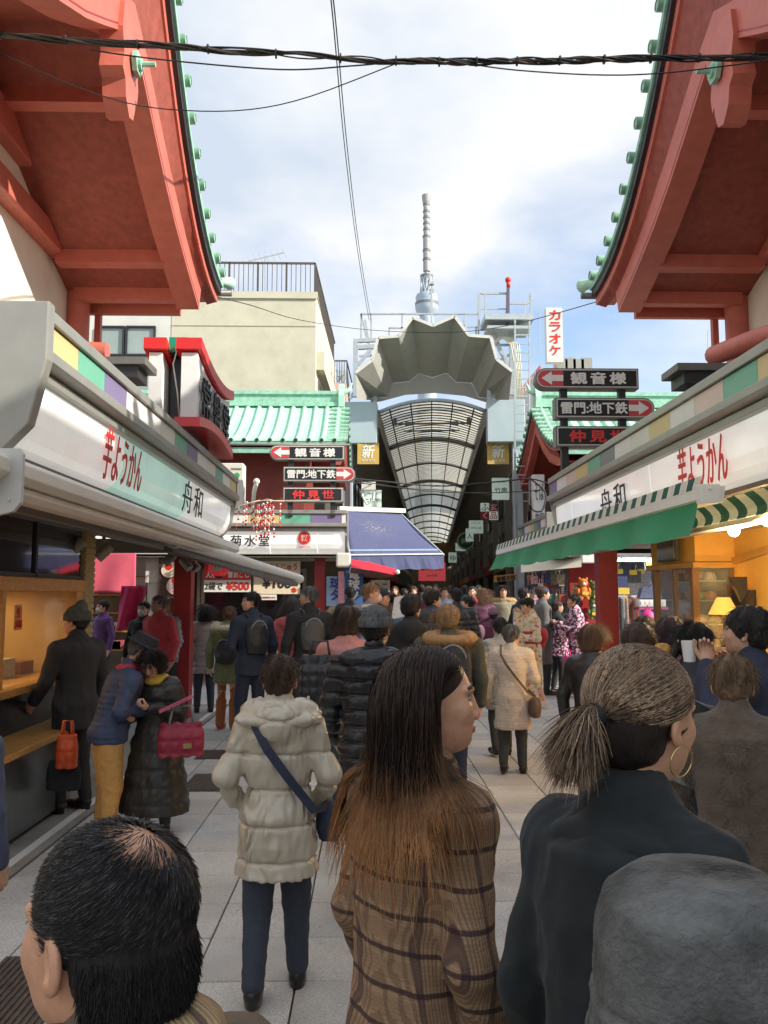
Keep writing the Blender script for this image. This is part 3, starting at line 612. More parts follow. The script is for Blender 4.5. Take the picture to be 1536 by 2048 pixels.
# pleated canopy
outer = [(711,746),(744,721),(756,676),(797,673),(825,635.5),(866,652),(909,633),(937.5,671.5),(981,674.5),(993,719),(1024,743)]
inner = [(741,797),(776,794),(786,766),(818,763),(839,746),(864,755),(893,746),(912,764),(943.5,766),(957,794),(990,799)]
Op = [at(x,y,24.3) for x, y in outer]; Ip = [at(x,y,26.15) for x, y in inner]
for i in range(10):
    m = MB(); a, b, c, d = Op[i], Op[i+1], Ip[i+1], Ip[i]
    nn = (b-a).cross(d-a).normalized()*.05
    if nn.y < 0 and False: nn = -nn
    nn = nn if nn.dot(Vector((0,0,1)) if 2 < i < 7 else (a-Vector((2.08,24,8.5)))) > 0 else -nn
    m.add([a,b,c,d,a+nn,b+nn,c+nn,d+nn], [(0,1,2,3),(7,6,5,4),(0,4,5,1),(1,5,6,2),(2,6,7,3),(3,7,4,0)]); m.build('canopy_pleat', CAN, arc)
edge = MB()
for i in range(10): edge.bar(Op[i]-Vector((0,.02,0)), Op[i+1]-Vector((0,.02,0)), .05, .09)
edge.build('canopy_edge', mat('canopy_trim', (.62,.61,.56), .5), arc)
for (i, px, py) in ((0, 714, 800), (10, 1018, 800)):
    m = MB(); p = at(px, py, 24.6); q = at(741 if i == 0 else 990, 800, 26.1); m.add([Op[i], p, q, Ip[i]], [(0,1,2,3)]); m.build('canopy_cheek', CAN, arc)
m = MB(); m.add([Ip[0]+Vector((0,.02,0))]+[p+Vector((0,.02,0)) for p in Ip[1:]]+[at(990,805,26.17), at(976,806,26.17), at(930,792,26.17), at(869,786,26.17), at(810,790,26.17), at(762,803,26.17), at(741,805,26.17)], [tuple(range(18))]); m.build('canopy_back', CAN, arc)
# gold hanging signs
for sgn, px in ((-1, 736.5), (1, 996)):
    c = at(px, 907, 26.0); col = mat('gold_sign', (.62,.42,.10), .4, .06, 2)
    r = empty('hanging_sign', (c.x, c.y, c.z), 'square gold sign with white brush character hanging at the arcade\'s %s column' % ('left' if sgn < 0 else 'right'), 'sign', 'gold signs at the arcade mouth')
    m = MB(); m.box((c.x-.345, c.y-.05, c.z-.35), (c.x+.345, c.y+.05, c.z+.35)); m.build('sign_board', col, r)
    text('新', WHINK, r, (c.x, c.y-.055, c.z+.06), (1,0,0), (0,0,1), h=.42, w=.40, weight=.02, shear=.1)
    text('新仲見世', WHINK, r, (c.x, c.y-.055, c.z-.24), (1,0,0), (0,0,1), h=.085, w=.42, weight=.01, spacing=1.2)
    m = MB(); m.bar((c.x-.25,c.y,c.z+.35),(c.x-.25,c.y,c.z+.5),.03); m.bar((c.x+.25,c.y,c.z+.35),(c.x+.25,c.y,c.z+.5),.03); m.build('hanger', BLACKM, r)
# rails, platform and ladder above the canopy
def P3(px, py, Y): return at(px, py, Y)
fr = empty('roof_gangway', at(866,660,26.5), 'galvanised steel gangway rails behind the arcade canopy', 'railing')
m = MB(); yy = 27.0
for (a, b) in (((722,628),(958,628)), ((722,628),(722,686)), ((742,628),(742,682)), ((722,628),(735,686)), ((804,628),(804,672)), ((928,628),(928,668)), ((778,656),(828,656)), ((935,654),(958,654)), ((957,587),(957,668)),((778,656),(778,672)),((952,655),(952,672))):
    m.bar(P3(*a, yy), P3(*b, yy), .055)
m.build('rail', STEEL, fr)
m = MB()
for (a, b, w) in (((707,682),(760,680),.12), ((711,682),(711,794),.16), ((716,695),(754,693),.14), ((730,640),(742,712),.06), ((716,730),(748,690),.10), ((718,712),(745,712),.06), ((700,797),(712,780),.1)):
    m.bar(P3(*a, 26.6), P3(*b, 26.6), w)
m.build('left_bracket_frame', STEEL, fr)
pf = empty('service_platform', at(1010,640,26), 'steel service platform and ladder standing right of the arcade canopy', 'platform')
m = MB()
for (a, b, w) in (((961,587),(1015,587),.06), ((961,587),(957,660),.06), ((971,589),(971,640),.06), ((1015,587),(1015,660),.1), ((1018,607),(1055,607),.06), ((1050,607),(1050,640),.05), ((1062,585),(1062,645),.07), ((958,618),(1015,618),.04), ((1010,640),(1018,585),.05),((1056,607),(1062,585),.05)):
    m.bar(P3(*a, 26.3), P3(*b, 26.3), w)
m.build('guard_rail', STEEL, pf)
m = MB(); a = P3(962,650,26.0); b = P3(1062,640,27); m.obox((a+b)/2+Vector((0,0,.0)), (.80,0,0), (0,.6,0), (0,0,.10)); m.obox((a+b)/2-Vector((0,0,.32)), (.72,0,0), (0,.5,0), (0,0,.05)); m.build('deck', STEEL, pf)
m = MB()
for (a, b, w) in (((985,660),(1000,700),.12), ((1000,700),(1024,745),.12), ((1022,668),(1024,790),.14), ((1028,668),(1032,790),.12), ((990,690),(1022,690),.07), ((1000,720),(1025,706),.07)):
    m.bar(P3(*a, 26.6), P3(*b, 26.6), w)
m.build('support_frame', STEEL, pf)
m = MB()
for k in range(5): 
    pts = [P3(985+k*3, 690-k*4, 26.3), P3(1005+k*3, 675, 26.3), P3(1022+k*4, 690, 26.3), P3(1030+k*3, 740, 26.3), P3(1032+k*3, 800, 26.3)]; m.tube(pts, .025, 6)
m.build('cable_loops', mat('cream_cable', (.6,.57,.45), .5), pf, True)
for (px0, px1, y0, y1) in ((1030, 1059, 640, 1010),):
    m = MB(); yy = 24.9
    for px in (px0, px1): m.bar(P3(px, y0, yy), P3(px, y1, yy), .05)
    m.build('ladder_rail', STEEL, pf)
    for k in range(20):
        py = y0+30+k*17.5; m = MB(); m.bar(P3(px0, py, yy), P3(px1, py, yy), .035); m.build('ladder_rung', STEEL, pf)
for i in range(3):
    pass
m = MB(); m.bar(P3(1016,660,26.2), P3(1016,566,26.2), .09); m.build('pole', mat('purple_pole', (.12,.09,.14), .5), pf)
m = MB(); m.ball(P3(1016,560,26.2), .10); m.bar(P3(1017,575,26.2), P3(1016,562,26.2), .11); m.build('red_lamp', REDINK, pf, True)
# camera mast in front of the tower
m = MB(); m.bar(P3(863,650,27), P3(863,570,27), .07); m.box(P3(859,572,27.1), P3(868,563,26.9)); m.bar(P3(858,580,27), P3(868,580,27), .05); m.bar(P3(858,587,27), P3(868,583,27), .06)
thing_mb(m, 'camera_mast', mat('mast_grey', (.42,.44,.45), .5), 'thin grey mast with small cameras standing behind the canopy peak', 'mast')
# arcade side buildings
def arc_wall(sgn, u0, u1, col, h, nm_label, seed):
    rnd = random.Random(seed); r = empty('arcade_shop', A(u0, sgn*3.2, 0), nm_label, 'shop')
    m = MB(); m.obox(A((u0+u1)/2, sgn*4.2, h/2), AU*(u1-u0)/2, AV*1.0, Zv*h/2); m.build('wall', mat('arcade_wall_%s' % nm_label[:14].replace(' ', '_'), col, .7, .15, 3, dirt=.2), r)
    for lv in range(2):
        z0 = 3.3+lv*1.9; nwin = max(2, int((u1-u0)/1.3))
        for i in range(nwin):
            uu = u0+(i+.5)*(u1-u0)/nwin
            m = MB(); m.obox(A(uu, sgn*3.19, z0+.6), AU*.42, AV*.03, Zv*.6); w = m.build('window', BLACKM, r)
            m = MB(); m.obox(A(uu, sgn*3.15, z0+.6), AU*.36, AV*.01, Zv*.54); m.build('pane', mat('dim_pane', (.06,.09,.085), .2, .3), w)
    m = MB(); m.obox(A((u0+u1)/2, sgn*3.16, 1.4), AU*(u1-u0)*.42, AV*.05, Zv*1.3); m.build('shop_opening', mat('shop_interior', (.16,.11,.06), .8, .5, 3), r)
    m = MB(); m.obox(A((u0+u1)/2, sgn*2.98, 2.95), AU*(u1-u0)*.46, AV*.2, Zv*.22); m.build('shop_band', mat('band_%d' % (seed % 5), [(.35,.05,.05),(.5,.45,.3),(.07,.2,.15),(.4,.25,.08),(.1,.1,.14)][seed % 5], .5), r)
    if seed % 2: m = MB(); m.bar(A(u0+.2, sgn*2.95, 0), A(u0+.2, sgn*2.95, 6.3), .25, .25, up=AV); m.build('pier', ARCF, r)
uu = .4; i = 0
cols = [(.24,.22,.18),(.46,.39,.26),(.26,.26,.24),(.36,.27,.18),(.46,.46,.42)]
ords = ['first','second','third','fourth','fifth','sixth','seventh','eighth','ninth','tenth','eleventh']
for k, ln in enumerate((5,6.5,7,8,9,10,12,14,16,18)):
    for sgn in (-1, 1):
        arc_wall(sgn, uu, uu+ln-.15, cols[(k*2+(sgn > 0)) % 5], 6.6+(k % 3)*.0, '%s shopfront inside the arcade on its %s side' % (ords[k], 'left' if sgn < 0 else 'right'), k*2+(sgn > 0))
    uu += ln
m = MB(); m.obox(A(uu+.5, 0, 4), AV*6, AU*.3, Zv*4); structure(m.build('street_end', mat('far_end', (.30,.25,.18), .7, .4, 1)))
# projecting mint signs in the arcade
MINT = mat('mint_sign', (.62,.78,.68), .3, .04, 2, emit=.12)
signs = [  # px, py, w px, h px, Y, text, label
 (745,998,36,35,27.0,'ヒロヤ','pale mint sign with three katakana hanging at the left column'),
 (1001,978,34,44,27.2,'竹庵','mint sign with large brush characters highest in the right row'),
 (952,1054,28,26,33.5,'のれん会','square mint sign with small writing below the red sign'),
 (939,1070,15,26,36.5,'人','narrow mint sign half hidden behind the square one'),
 (921,1094,20,16,42,'マルヤ','small mint sign under the round green sign'),
 (905,1115,16,20,50,'仲','tiny mint sign far down the arcade on the right')]
for (px, py, w, h, Y, s_, lab) in signs:
    c = at(px, py, Y); W_, H_ = w/F_PX*Y, h/F_PX*Y
    r = empty('projecting_sign', c, lab, 'sign')
    m = MB(); m.box((c.x-W_/2, c.y-.08, c.z-H_/2), (c.x+W_/2, c.y+.08, c.z+H_/2)); m.build('sign_board', MINT, r, bevel=.01)
    text(s_, INK, r, (c.x, c.y-.084, c.z-H_*.08), (1,0,0), (0,0,1), w=W_*.75, weight=.006)
    if w > 25: text('下町のれん会', INK, r, (c.x, c.y-.084, c.z+H_*.30), (1,0,0), (0,0,1), w=W_*.55)
    m = MB(); m.bar(c+Vector((W_/2 if px > 860 else -W_/2, 0, H_*.3)), c+Vector(((W_/2+.4) if px > 860 else -W_/2-.4, 0, H_*.3)), .04); m.build('bracket', BLACKM, r)
c = at(978,1023,29.5); r = empty('projecting_sign', c, 'red and white patchwork sign with hiragana in four squares', 'sign')
q = .31
for (i, j, mt, t_, tm) in ((-1,1,MINT,'ふ',INK),(1,1,REDD,'玄',WHINK),(-1,-1,REDD,'く',WHINK),(1,-1,MINT,'品',REDINK)):
    m = MB(); m.box((c.x+i*q/2-q/2+.005, c.y-.07, c.z+j*q/2-q/2+.005), (c.x+i*q/2+q/2-.005, c.y+.07, c.z+j*q/2+q/2-.005)); m.build('sign_square', mt, r)
    text(t_, tm, r, (c.x+i*q/2, c.y-.075, c.z+j*q/2), (1,0,0), (0,0,1), h=q*.8, weight=.01)
c = at(931,1082,40); r = empty('projecting_sign', c, 'round dark green sign with a pale ring', 'sign')
m = MB(); m.tube([c+Vector((0,.06,0)), c-Vector((0,.06,0))], .42, 24); m.build('disc', mat('ring_pale', (.6,.7,.5), .4), r)
m = MB(); m.tube([c-Vector((0,.055,0)), c-Vector((0,.07,0))], .36, 24); m.build('disc_face', mat('bottle_green', (.02,.10,.05), .4), r); text('茶房', WHINK, r, (c.x, c.y-.075, c.z), (1,0,0), (0,0,1), w=.5, weight=.01)
c = at(864,1143,70); r = empty('department_store_banner', c, 'red banner with white lettering hanging far down the arcade', 'banner')
m = MB(); m.box((c.x-1.15,c.y-.05,c.z-.8),(c.x+1.15,c.y+.05,c.z+.8)); m.build('banner_cloth', mat('banner_red', (.65,.08,.09), .6, .05, emit=.25), r)
text('MATSUYA', WHINK, r, (c.x, c.y-.07, c.z+.2), (1,0,0), (0,0,1), w=1.9, weight=.01); text('松屋浅草', WHINK, r, (c.x, c.y-.07, c.z-.35), (1,0,0), (0,0,1), w=.9, weight=.02)
c = at(868,1108,66); m = MB(); m.box((c.x-2.2,c.y-.1,c.z-.6),(c.x+1.6,c.y+.1,c.z+.9)); thing_mb(m, 'ornate_transom', mat('bronze_relief', (.22,.14,.06), .5, .6, 2), 'dark bronze patterned board above the far red banner', 'board')
c = at(1011,1156,25.0); r = empty('wooden_name_board', c, 'carved wooden name board over the doorway by the right column', 'sign')
m = MB(); m.prism([c+Vector((-.36,0,-.13)), c+Vector((.36,0,-.05)), c+Vector((.34,0,.13)), c+Vector((-.34,0,.07))], (0,.08,0)); m.build('board', WOOD, r); text('御菓子司', INK, r, (c.x,c.y-.01,c.z+.0), (1,0,.1), (0,0,1), w=.55, weight=.03)

# ------------------------------------------------------------------ tower (about 1.3 km away)
TY = 1310.0
def tz(py): return at(853, py, TY).z
TX = at(853.5, 600, TY).x
TWM = mat('tower_steel', (.36,.43,.49), .5, .05, .02); TWD = mat('tower_band', (.17,.18,.19), .5, .05)
tw = empty('broadcast_tower', (TX, TY, 0), 'tall slender lattice broadcasting tower with round deck far beyond the arcade', 'tower')
pxm = TY/F_PX
def lathe(prof, k=20):   # (py, radius px)
    m = MB(); m.tube([(TX, TY, tz(py)) for py, r in prof], [r*pxm for py, r in prof], k); return m
lathe([(1190,40),(1000,26),(700,17),(640,14.5),(628,14)]).build('lower_shaft', TWM, tw, True)
lathe([(632,15),(624,22),(618,24),(606,24),(604,22),(602,22),(596,23.5),(590,21),(588,17)]).build('observation_deck', TWM, tw, 'auto')
lathe([(612,24.3),(606,24.3)]).build('deck_glass', TWD, tw)
lathe([(588,9),(556,9),(555,9)]).build('core', TWM, tw)
m = MB()
for i in range(10):
    t0 = 2*math.pi*i/10
    for d_ in (-1, 1):
        m.bar((TX+13.5*pxm*math.cos(t0), TY+13.5*pxm*math.sin(t0), tz(588)), (TX+12.5*pxm*math.cos(t0+d_*.5), TY+12.5*pxm*math.sin(t0+d_*.5), tz(556)), 1.2)
m.build('lattice', mat('tower_white', (.55,.58,.60), .5), tw)
lathe([(557,13),(553,13.5),(551,13.5)]).build('lattice_ring', TWD, tw)
lathe([(552,4),(543,4)]).build('neck', TWM, tw)
bands = [(543,518),(517,500),(499,472),(471,458),(457,446),(445,434),(433,422),(421,408)]
for i, (a, b) in enumerate(bands):
    lathe([(a,7.2 if i < 3 else 6.0),(b+2,7.2 if i < 3 else 6.0)], 14).build('antenna_section', mat('antenna_tan', (.31,.31,.30), .5), tw)
    lathe([(b+3,8.3 if i < 3 else 7.2),(b,8.3 if i < 3 else 7.2)], 14).build('antenna_ring', TWD, tw)
lathe([(409,6.5),(404,8),(396,9),(392,9.3),(390,8)]).build('antenna_top', mat('antenna_tan', (.31,.31,.30), .5), tw)
# karaoke sign and buildings to the right
kb = empty('karaoke_building', at(1080,760,44), 'white building with a red karaoke side sign behind the right roof', 'building')
a = at(1078,748,46); b = at(1215,800,46)
m = MB(); m.box((a.x,46,0),(b.x,56,a.z)); m.build('wall', WC, kb)
a2 = at(1038,712,52); m = MB(); m.box((a2.x,54,0),(a.x-.01,60,a2.z)); m.build('annex', WC, kb)
p = [at(1042,776,60), at(1080,730,47), at(1080,762,47), at(1042,803,60)]; m = MB(); m.prism(p, (.1,.05,0)); m.build('red_sign', REDINK, kb)
Rr = (p[1]-p[0]).normalized(); text('KARAOKE', WHINK, kb, (p[0]+p[1]+p[2]+p[3])/4-Vector((.05,.2,0)), (p[1]-p[0]).normalized()*Vector((1,1,0)).length, (0,0,1), w=9, h=.7, weight=.02)
m = MB()
for i in range(4): m.box(at(1115+i*16,742,46.5), at(1127+i*16,728-3*(i % 2),47.5))
m.build('roof_units', GREYM, kb)
ks = empty('karaoke_sign', at(1110,665,44), 'tall white vertical sign board with four red katakana', 'sign')
a = at(1092,615,45); b = at(1127,724,45); m = MB(); m.box((a.x,45,b.z),(b.x,45.5,a.z)); m.build('sign_board', mat('sign_white', (.66,.67,.62), .5, .04), ks)
for i, ch in enumerate('カラオケ'): text(ch, REDINK, ks, at(1110,630+i*23.5,44.98), (1,0,0), (0,0,1), h=.55, w=.62, weight=.02)
for (px, y0, y1, Y) in ((1080,620,712,52),(1068,680,714,52),(1416,660,720,40),(1110,603,616,45.2)):
    m = MB(); m.bar(at(px,y0,Y), at(px,y1,Y), .05)
    if px in (1080,): m.bar(at(px-12,y0+60,Y), at(px+14,y0+56,Y), .04); m.bar(at(px-8,y0+75,Y), at(px+8,y0+70,Y), .04)
    thing_mb(m, 'roof_mast', STEEL, {1080:'thin aerial with crossbars left of the karaoke board',1068:'short aerial by the white annex roof',1416:'lone thin rod rising over the right sign box',1110:'short rod on top of the karaoke board'}[px], 'aerial')
# apartment-like block with vertical sign right of arcade column
c = at(1085,1010,22.6); vs = empty('vertical_shop_sign', c, 'tall white sign with long black brush strokes behind the arcade column', 'sign')
a = at(1062,952,22.6); b = at(1086,1062,22.6); m = MB(); m.box((a.x,22.3,b.z),(b.x,22.6,a.z)); m.build('sign_board', WHITE, vs)
text('そば', INK, vs, ((a.x+b.x)/2, 22.29, (a.z+b.z)/2+.3), (1,0,0), (0,0,1), h=.5, w=.25); text('竹庵', INK, vs, ((a.x+b.x)/2, 22.29, b.z+.35), (1,0,0), (0,0,1), h=.3, w=.25)
# ------------------------------------------------------------------ unseen buildings behind the camera; right one added to shade the street
nbw = mat('neighbour_wall', (.45,.40,.34), .8, .1, 2, dirt=.2)
for nm, lo, hi, lab in (('unseen_building', (4.4,-16,0), (16,4.2,7.0), 'plain plastered building right of and behind the viewer'),
                        ('unseen_building', (-16,-16,0), (-4.6,4.2,3.6), 'plain plastered building left of and behind the viewer')):
    r = empty(nm, ((lo[0]+hi[0])/2, -6, 0), lab, 'building'); s = 1 if lo[0] < 0 else -1; xf = hi[0] if s > 0 else lo[0]
    m = MB(); m.box(lo, hi); m.build('wall', nbw, r)
    for k in range(5):
        for z in ((3.4, 5.2) if s < 0 else (1.2,)):
            y = -13+k*3.4; m = MB(); m.box((xf, y, z), (xf+s*.06, y+1.6, z+1.3)); w = m.build('window', BLACKM, r); m = MB(); m.box((xf+s*.06, y+.08, z+.08), (xf+s*.075, y+1.52, z+1.22)); m.build('pane', GLASS, w)
# ------------------------------------------------------------------ posts
def post(x, y, w, z, label, z0=0):
    m = MB(); m.box((x-w/2, y-w/2, z0), (x+w/2, y+w/2, z)); r = thing_mb(m, 'red_post', REDD, label, 'post', bevel=.008); return r
post(-2.66, 12.0, .25, 2.45, 'dark red square post at the far corner of the left stall')
post(3.50, 12.0, .27, 2.60, 'dark red square post at the far corner of the right stall')
post(-.98, 17.0, .22, 2.6, 'red post of the sweets stall across the street')
# ------------------------------------------------------------------ left stall
HB = mat('header_grey', (.30,.27,.22), .5, .1, 4, dirt=.2)
st = empty('stall_canopy', (-2.5,8,2.5), 'grey-brown soffit and header beams under the left sign box', 'canopy')
m = MB(); m.box((-4.4,4.7,2.62),(-2.15,12.2,2.66)); m.build('soffit', mat('soffit_brown', (.28,.19,.12), .6, .15, 3), st)
m = MB(); m.box((-2.80,4.7,2.36),(-2.62,12.2,2.56)); m.build('header_beam', HB, st, bevel=.01)
m = MB(); m.box((-2.35,4.7,2.50),(-2.28,12.4,2.60)); m.build('front_beam', GREYD, st)
m = MB(); m.box((-4.4,11.9,2.36),(-2.5,12.1,2.56)); m.build('side_beam', HB, st)
CASS = mat('awning_casing', (.82,.80,.72), .35, .04, 3, dirt=.1)
aw = empty('retractable_awning', (-2.0,8,2.4), 'cream retracted awning cassette running below the left sign box', 'awning')
m = MB(); m.prism([(-1.92,4.15,z) if False else (x,4.2,z) for x, z in ((-1.93,2.50),(-1.90,2.47),(-1.90,2.40),(-1.94,2.37),(-2.12,2.37),(-2.14,2.50))], (0,8.0,0)); m.build('cassette', CASS, aw, bevel=.008)
m = MB(); m.prism([(x,4.2,z) for x, z in ((-1.98,2.362),(-1.96,2.32),(-2.00,2.29),(-2.10,2.29),(-2.12,2.362))], (0,8.0,0)); m.build('roller', CASS, aw)
p0 = [( -1.86,2.53),(-1.84,2.50),(-1.84,2.24),(-1.88,2.19),(-2.0,2.16),(-2.12,2.20),(-2.16,2.30),(-2.16,2.53)]
m = MB(); m.prism([(x,4.36,z) for x, z in p0], (0,.035,0)); m.tube([(-2.0,4.355,2.45),(-2.0,4.345,2.45)], .012, 8); m.tube([(-1.9,4.355,2.25),(-1.9,4.345,2.25)], .008, 8); m.build('end_plate', mat('plate_grey', (.62,.61,.57), .35, .03), aw, bevel=.01)
aw2 = empty('awning_roller', at(345,1078,9.5), 'second cream roller awning with round end plate reaching into the cross street', 'awning')
p = at(350,1080,9.6); q = at(600,1158,14.6)
m = MB(); m.tube([p, q], .075, 14); m.build('roller', CASS, aw2, 'auto')
m = MB(); d_ = (q-p).normalized(); m.tube([p-d_*.06, p+d_*.01], .105, 18); m.tube([p-d_*.064+Vector((.05,0,.0)), p-d_*.058+Vector((.05,0,.0))], .012, 8); m.build('end_plate', mat('plate_grey', (.62,.61,.57), .35, .03), aw2, 'auto')
m = MB(); m.bar(p+Vector((-.10,.1,-.10)), q+Vector((-.06,-.4,-.10)), .12, .07); m.build('front_bar', GREYD, aw2)
# spot lamps under the beam
for i, (px, py, Y, tl) in enumerate(((150,1094,7.9,-1),(207,1104,8.6,-1),(338,1118,11.0,-1),(372,1128,11.6,1),(388,1130,12.0,1))):
    c = at(px,py,Y); m = MB(); dd = Vector((.5*tl,-.2,-.55)).normalized(); m.tube([c-dd*.09, c+dd*.09, c+dd*.091], [.06,.06,.05], 12); m.bar(c, c+Vector((0,0,.16)), .03)
    thing_mb(m, 'spot_lamp', mat('lamp_taupe', (.28,.25,.21), .5), ['grey cylinder spot lamp nearest the left shop window','grey cylinder spot lamp over the hooded man','small spot lamp left of the left red post','small spot lamp touching the right side of the left red post','small spot lamp farthest right beside the left red post'][i], 'lamp', None, 'auto')
# left shop front
sh = empty('snack_shop', (-2.8,6.4,0), 'left sweets shop front with mirror glass above, lit wooden window and dark counter', 'shop')
Xs = -2.78
m = MB(); m.box((-4.3,8.05,0),(Xs+.02,8.35,2.6)); m.build('tiled_pillar', mat('tan_rib_tile', (.42,.33,.17), .6, .15, 8, .6, 60, stretch=(1,1,9)), sh)
for k in range(42):
    m = MB(); m.box((Xs+.02,8.06,.06+k*.06),(Xs+.034,8.34,.105+k*.06)); m.build('tile_strip', mat('tan_rib_tile', (.42,.33,.17), .6), sh)
for (y0,y1) in ((4.4,5.5),(5.5,6.9),(6.92,8.03)):
    m = MB(); m.box((Xs-.02,y0+.02,1.93),(Xs,y1-.02,2.36)); m.build('mirror_pane', mat('mirror_glass', (.10,.10,.12), .06, .3, 3, metal=.85), sh)
m = MB(); 
for y in (5.5,6.91): m.box((Xs-.02,y-.02,1.9),(Xs+.02,y+.02,2.36))
m.box((Xs-.02,4.4,1.90),(Xs+.02,8.04,1.93)); m.build('mirror_frame', BLACKM, sh)
m = MB(); m.box((Xs-.05,4.4,1.78),(Xs+.05,8.04,1.895)); m.build('wood_band', WOOD, sh, bevel=.01)
m = MB(); m.box((Xs-.03,4.4,1.06),(Xs-.02,7.9,1.78)); m.build('window_pane', CLEAR, sh)
m = MB(); m.box((Xs-.04,7.85,1.04),(Xs+.03,8.04,1.78)); m.build('window_frame', WOOD, sh); MB().box((Xs-.04,6.3,1.04),(Xs+.02,6.36,1.78)).build('window_post', WOOD, sh)
m = MB(); m.box((Xs-.6,4.4,.98),(Xs+.10,8.04,1.04)); m.build('sill', WOOD, sh, bevel=.008)
m = MB(); m.box((Xs-.5,4.4,0),(Xs+.02,8.03,.98)); m.build('counter_base', mat('dark_panel', (.02,.025,.03), .35, .3, 6), sh)
m = MB(); m.box((Xs+.02,4.4,.63),(Xs+.38,7.95,.68)); m.build('shelf', WOOD, sh, bevel=.008)
m = MB(); m.box((Xs+.02,5.0,.05),(Xs+.30,7.1,.60)); m.build('metal_panel', mat('brushed_panel', (.16,.18,.17), .3, .2, 3, metal=.5), sh)
m = MB(); m.box((-4.3,4.4,1.04),(-4.25,8.0,2.5)); m.box((-4.3,7.95,1.04),(Xs-.05,8.0,1.78)); m.box((-4.3,4.4,1.80),(Xs-.06,8.0,1.85)); m.build('interior_wall', mat('ochre_wall', (.55,.34,.10), .7, .12, 3), sh)
for i, (yy, zz) in enumerate(((5.2,1.2),(5.6,1.2),(6.6,1.18),(7.1,1.2),(7.5,1.15),(6.1,1.25))):
    m = MB(); m.box((-3.4,yy,1.04),(-3.1,yy+.28,zz)); m.build('sweets_tray', mat('tray_%d' % (i % 3), [(.5,.42,.3),(.25,.1,.06),(.5,.15,.08)][i % 3], .5, .3, 20), sh)
m = MB(); m.box((-3.6,5.0,1.76),(-3.5,7.7,1.79)); m.build('added_lamp_strip', mat('added_warm_tube', (1,.66,.28), .5, 0, emit=4), sh)  # emissive tube added inside the shop for its warm light
c = onX(40,1235,Xs+.0); m = MB(); m.box((Xs-.018,c.y-.07,c.z-.10),(Xs-.014,c.y+.07,c.z+.10)); m.build('paper_notice', mat('notice_orange', (.6,.3,.1), .6), sh)
text('生', REDINK, sh, (Xs-.010,c.y,c.z+.04),(0,1,0),(0,0,1),h=.08,weight=.02); text('大福', REDINK, sh, (Xs-.010,c.y,c.z-.05),(0,1,0),(0,0,1),h=.06,weight=.02)

# dark roof block and red pipe on each stall roof, mirrored
for s_, (px, py), lab in ((1,(250,733),'left'),(-1,(1392,745),'right')):
    c = at(px,py,7.9 if s_ > 0 else 7.9); r = empty('roof_block', c, 'dark stepped gutter block on the %s stall roof' % lab, 'gutter block')
    m = MB(); m.box((c.x-.5*s_,c.y-.1,c.z),(c.x+.22*s_,c.y+.35,c.z+.07)); m.build('upper_step', GREYD, r); m = MB(); m.box((c.x-.5*s_,c.y-.05,c.z-.12),(c.x+.14*s_,c.y+.3,c.z)); m.build('middle_step', BLACKM, r); m = MB(); m.box((c.x-.45*s_,c.y,3.36),(c.x+.0*s_,c.y+.28,c.z-.12)); m.build('lower_step', DECK, r)
m = MB(); m.tube([at(120,690,9.0)+Vector((-1,0,.0)), at(215,703,9.0), at(216,703,9.0)],[.10,.10,.07],12); thing_mb(m, 'red_pipe', RED, 'short thick red pipe lying on the left stall roof', 'pipe', None, 'auto')
m = MB(); m.tube([at(1426,712,8.2), at(1428,711,8.2), at(1500,684,7.4), at(1600,650,6.8)],[.07,.10,.10,.10],12); thing_mb(m, 'red_pipe', RED, 'long thick red pipe lying on the right stall roof', 'pipe', None, 'auto')

# double shop sign with curved red rims, on the left stall
vb = empty('double_sign', (-1.9,9.4,3.45), 'pair of curved white sign boards with red rims on the left stall roof', 'sign')
SRED = mat('signal_red', (.72,.02,.02), .3, .05, spec=.6)
def curved_board(x0, x1, ya, yb, tag_):
    n = 10; Zt = lambda t: 4.20+.13*(2*t-1)**2-.05*t; Zb = lambda t: 3.52+.10*(1-(2*t-1)**2)
    for nm, a, b, mt, ex in (('board', lambda t: Zb(t)+.06, lambda t: Zt(t)-.03, WHITE, 0), ('top_rim', Zt, lambda t: Zt(t)+.12, SRED, .05), ('bottom_rim', lambda t: Zb(t)-.02, lambda t: Zb(t)+.08, SRED, .05)):
        ys = [ya-ex+(yb-ya+2*ex)*i/n for i in range(n+1)]
        m = MB(); m.strip([(x0-ex, y, a(i/n)) for i, y in enumerate(ys)], [(x0-ex, y, b(i/n)) for i, y in enumerate(ys)], (x1-x0+2*ex, 0, 0)); m.build(nm, mt, vb)
curved_board(-1.97,-1.80,8.5,10.5,0); curved_board(-2.31,-2.17,8.5,10.3,1)
for i, ch in enumerate('常盤堂'):
    text(ch, mat('grey_outline', (.35,.35,.35), .4), vb, (-1.797, 8.85+i*.62, 3.87), (0,1,0), (0,0,1), h=.46, w=.48, weight=.022, depth=.02)  # larger grey copy as outline behind the black characters
    text(ch, INK, vb, (-1.785, 8.85+i*.62, 3.87), (0,1,0), (0,0,1), h=.44, w=.44, depth=.03)
m = MB(); m.box((-2.14,8.75,3.4),(-2.0,10.2,4.30)); m.build('black_core', BLACKM, vb)
m = MB(); m.box((-2.13,8.6,4.34),(-1.93,9.2,4.50)); m.build('green_block', mat('signal_green', (.01,.30,.16), .3), vb)
m = MB(); m.ball((-2.03,8.56,4.36), .03); m.tube([(-2.03,8.56,4.36),(-2.08,8.6,4.2),(-2.04,8.66,3.9),(-2.02,8.7,3.6)],.008,5); m.build('bulb_and_wire', OFFW, vb, True)

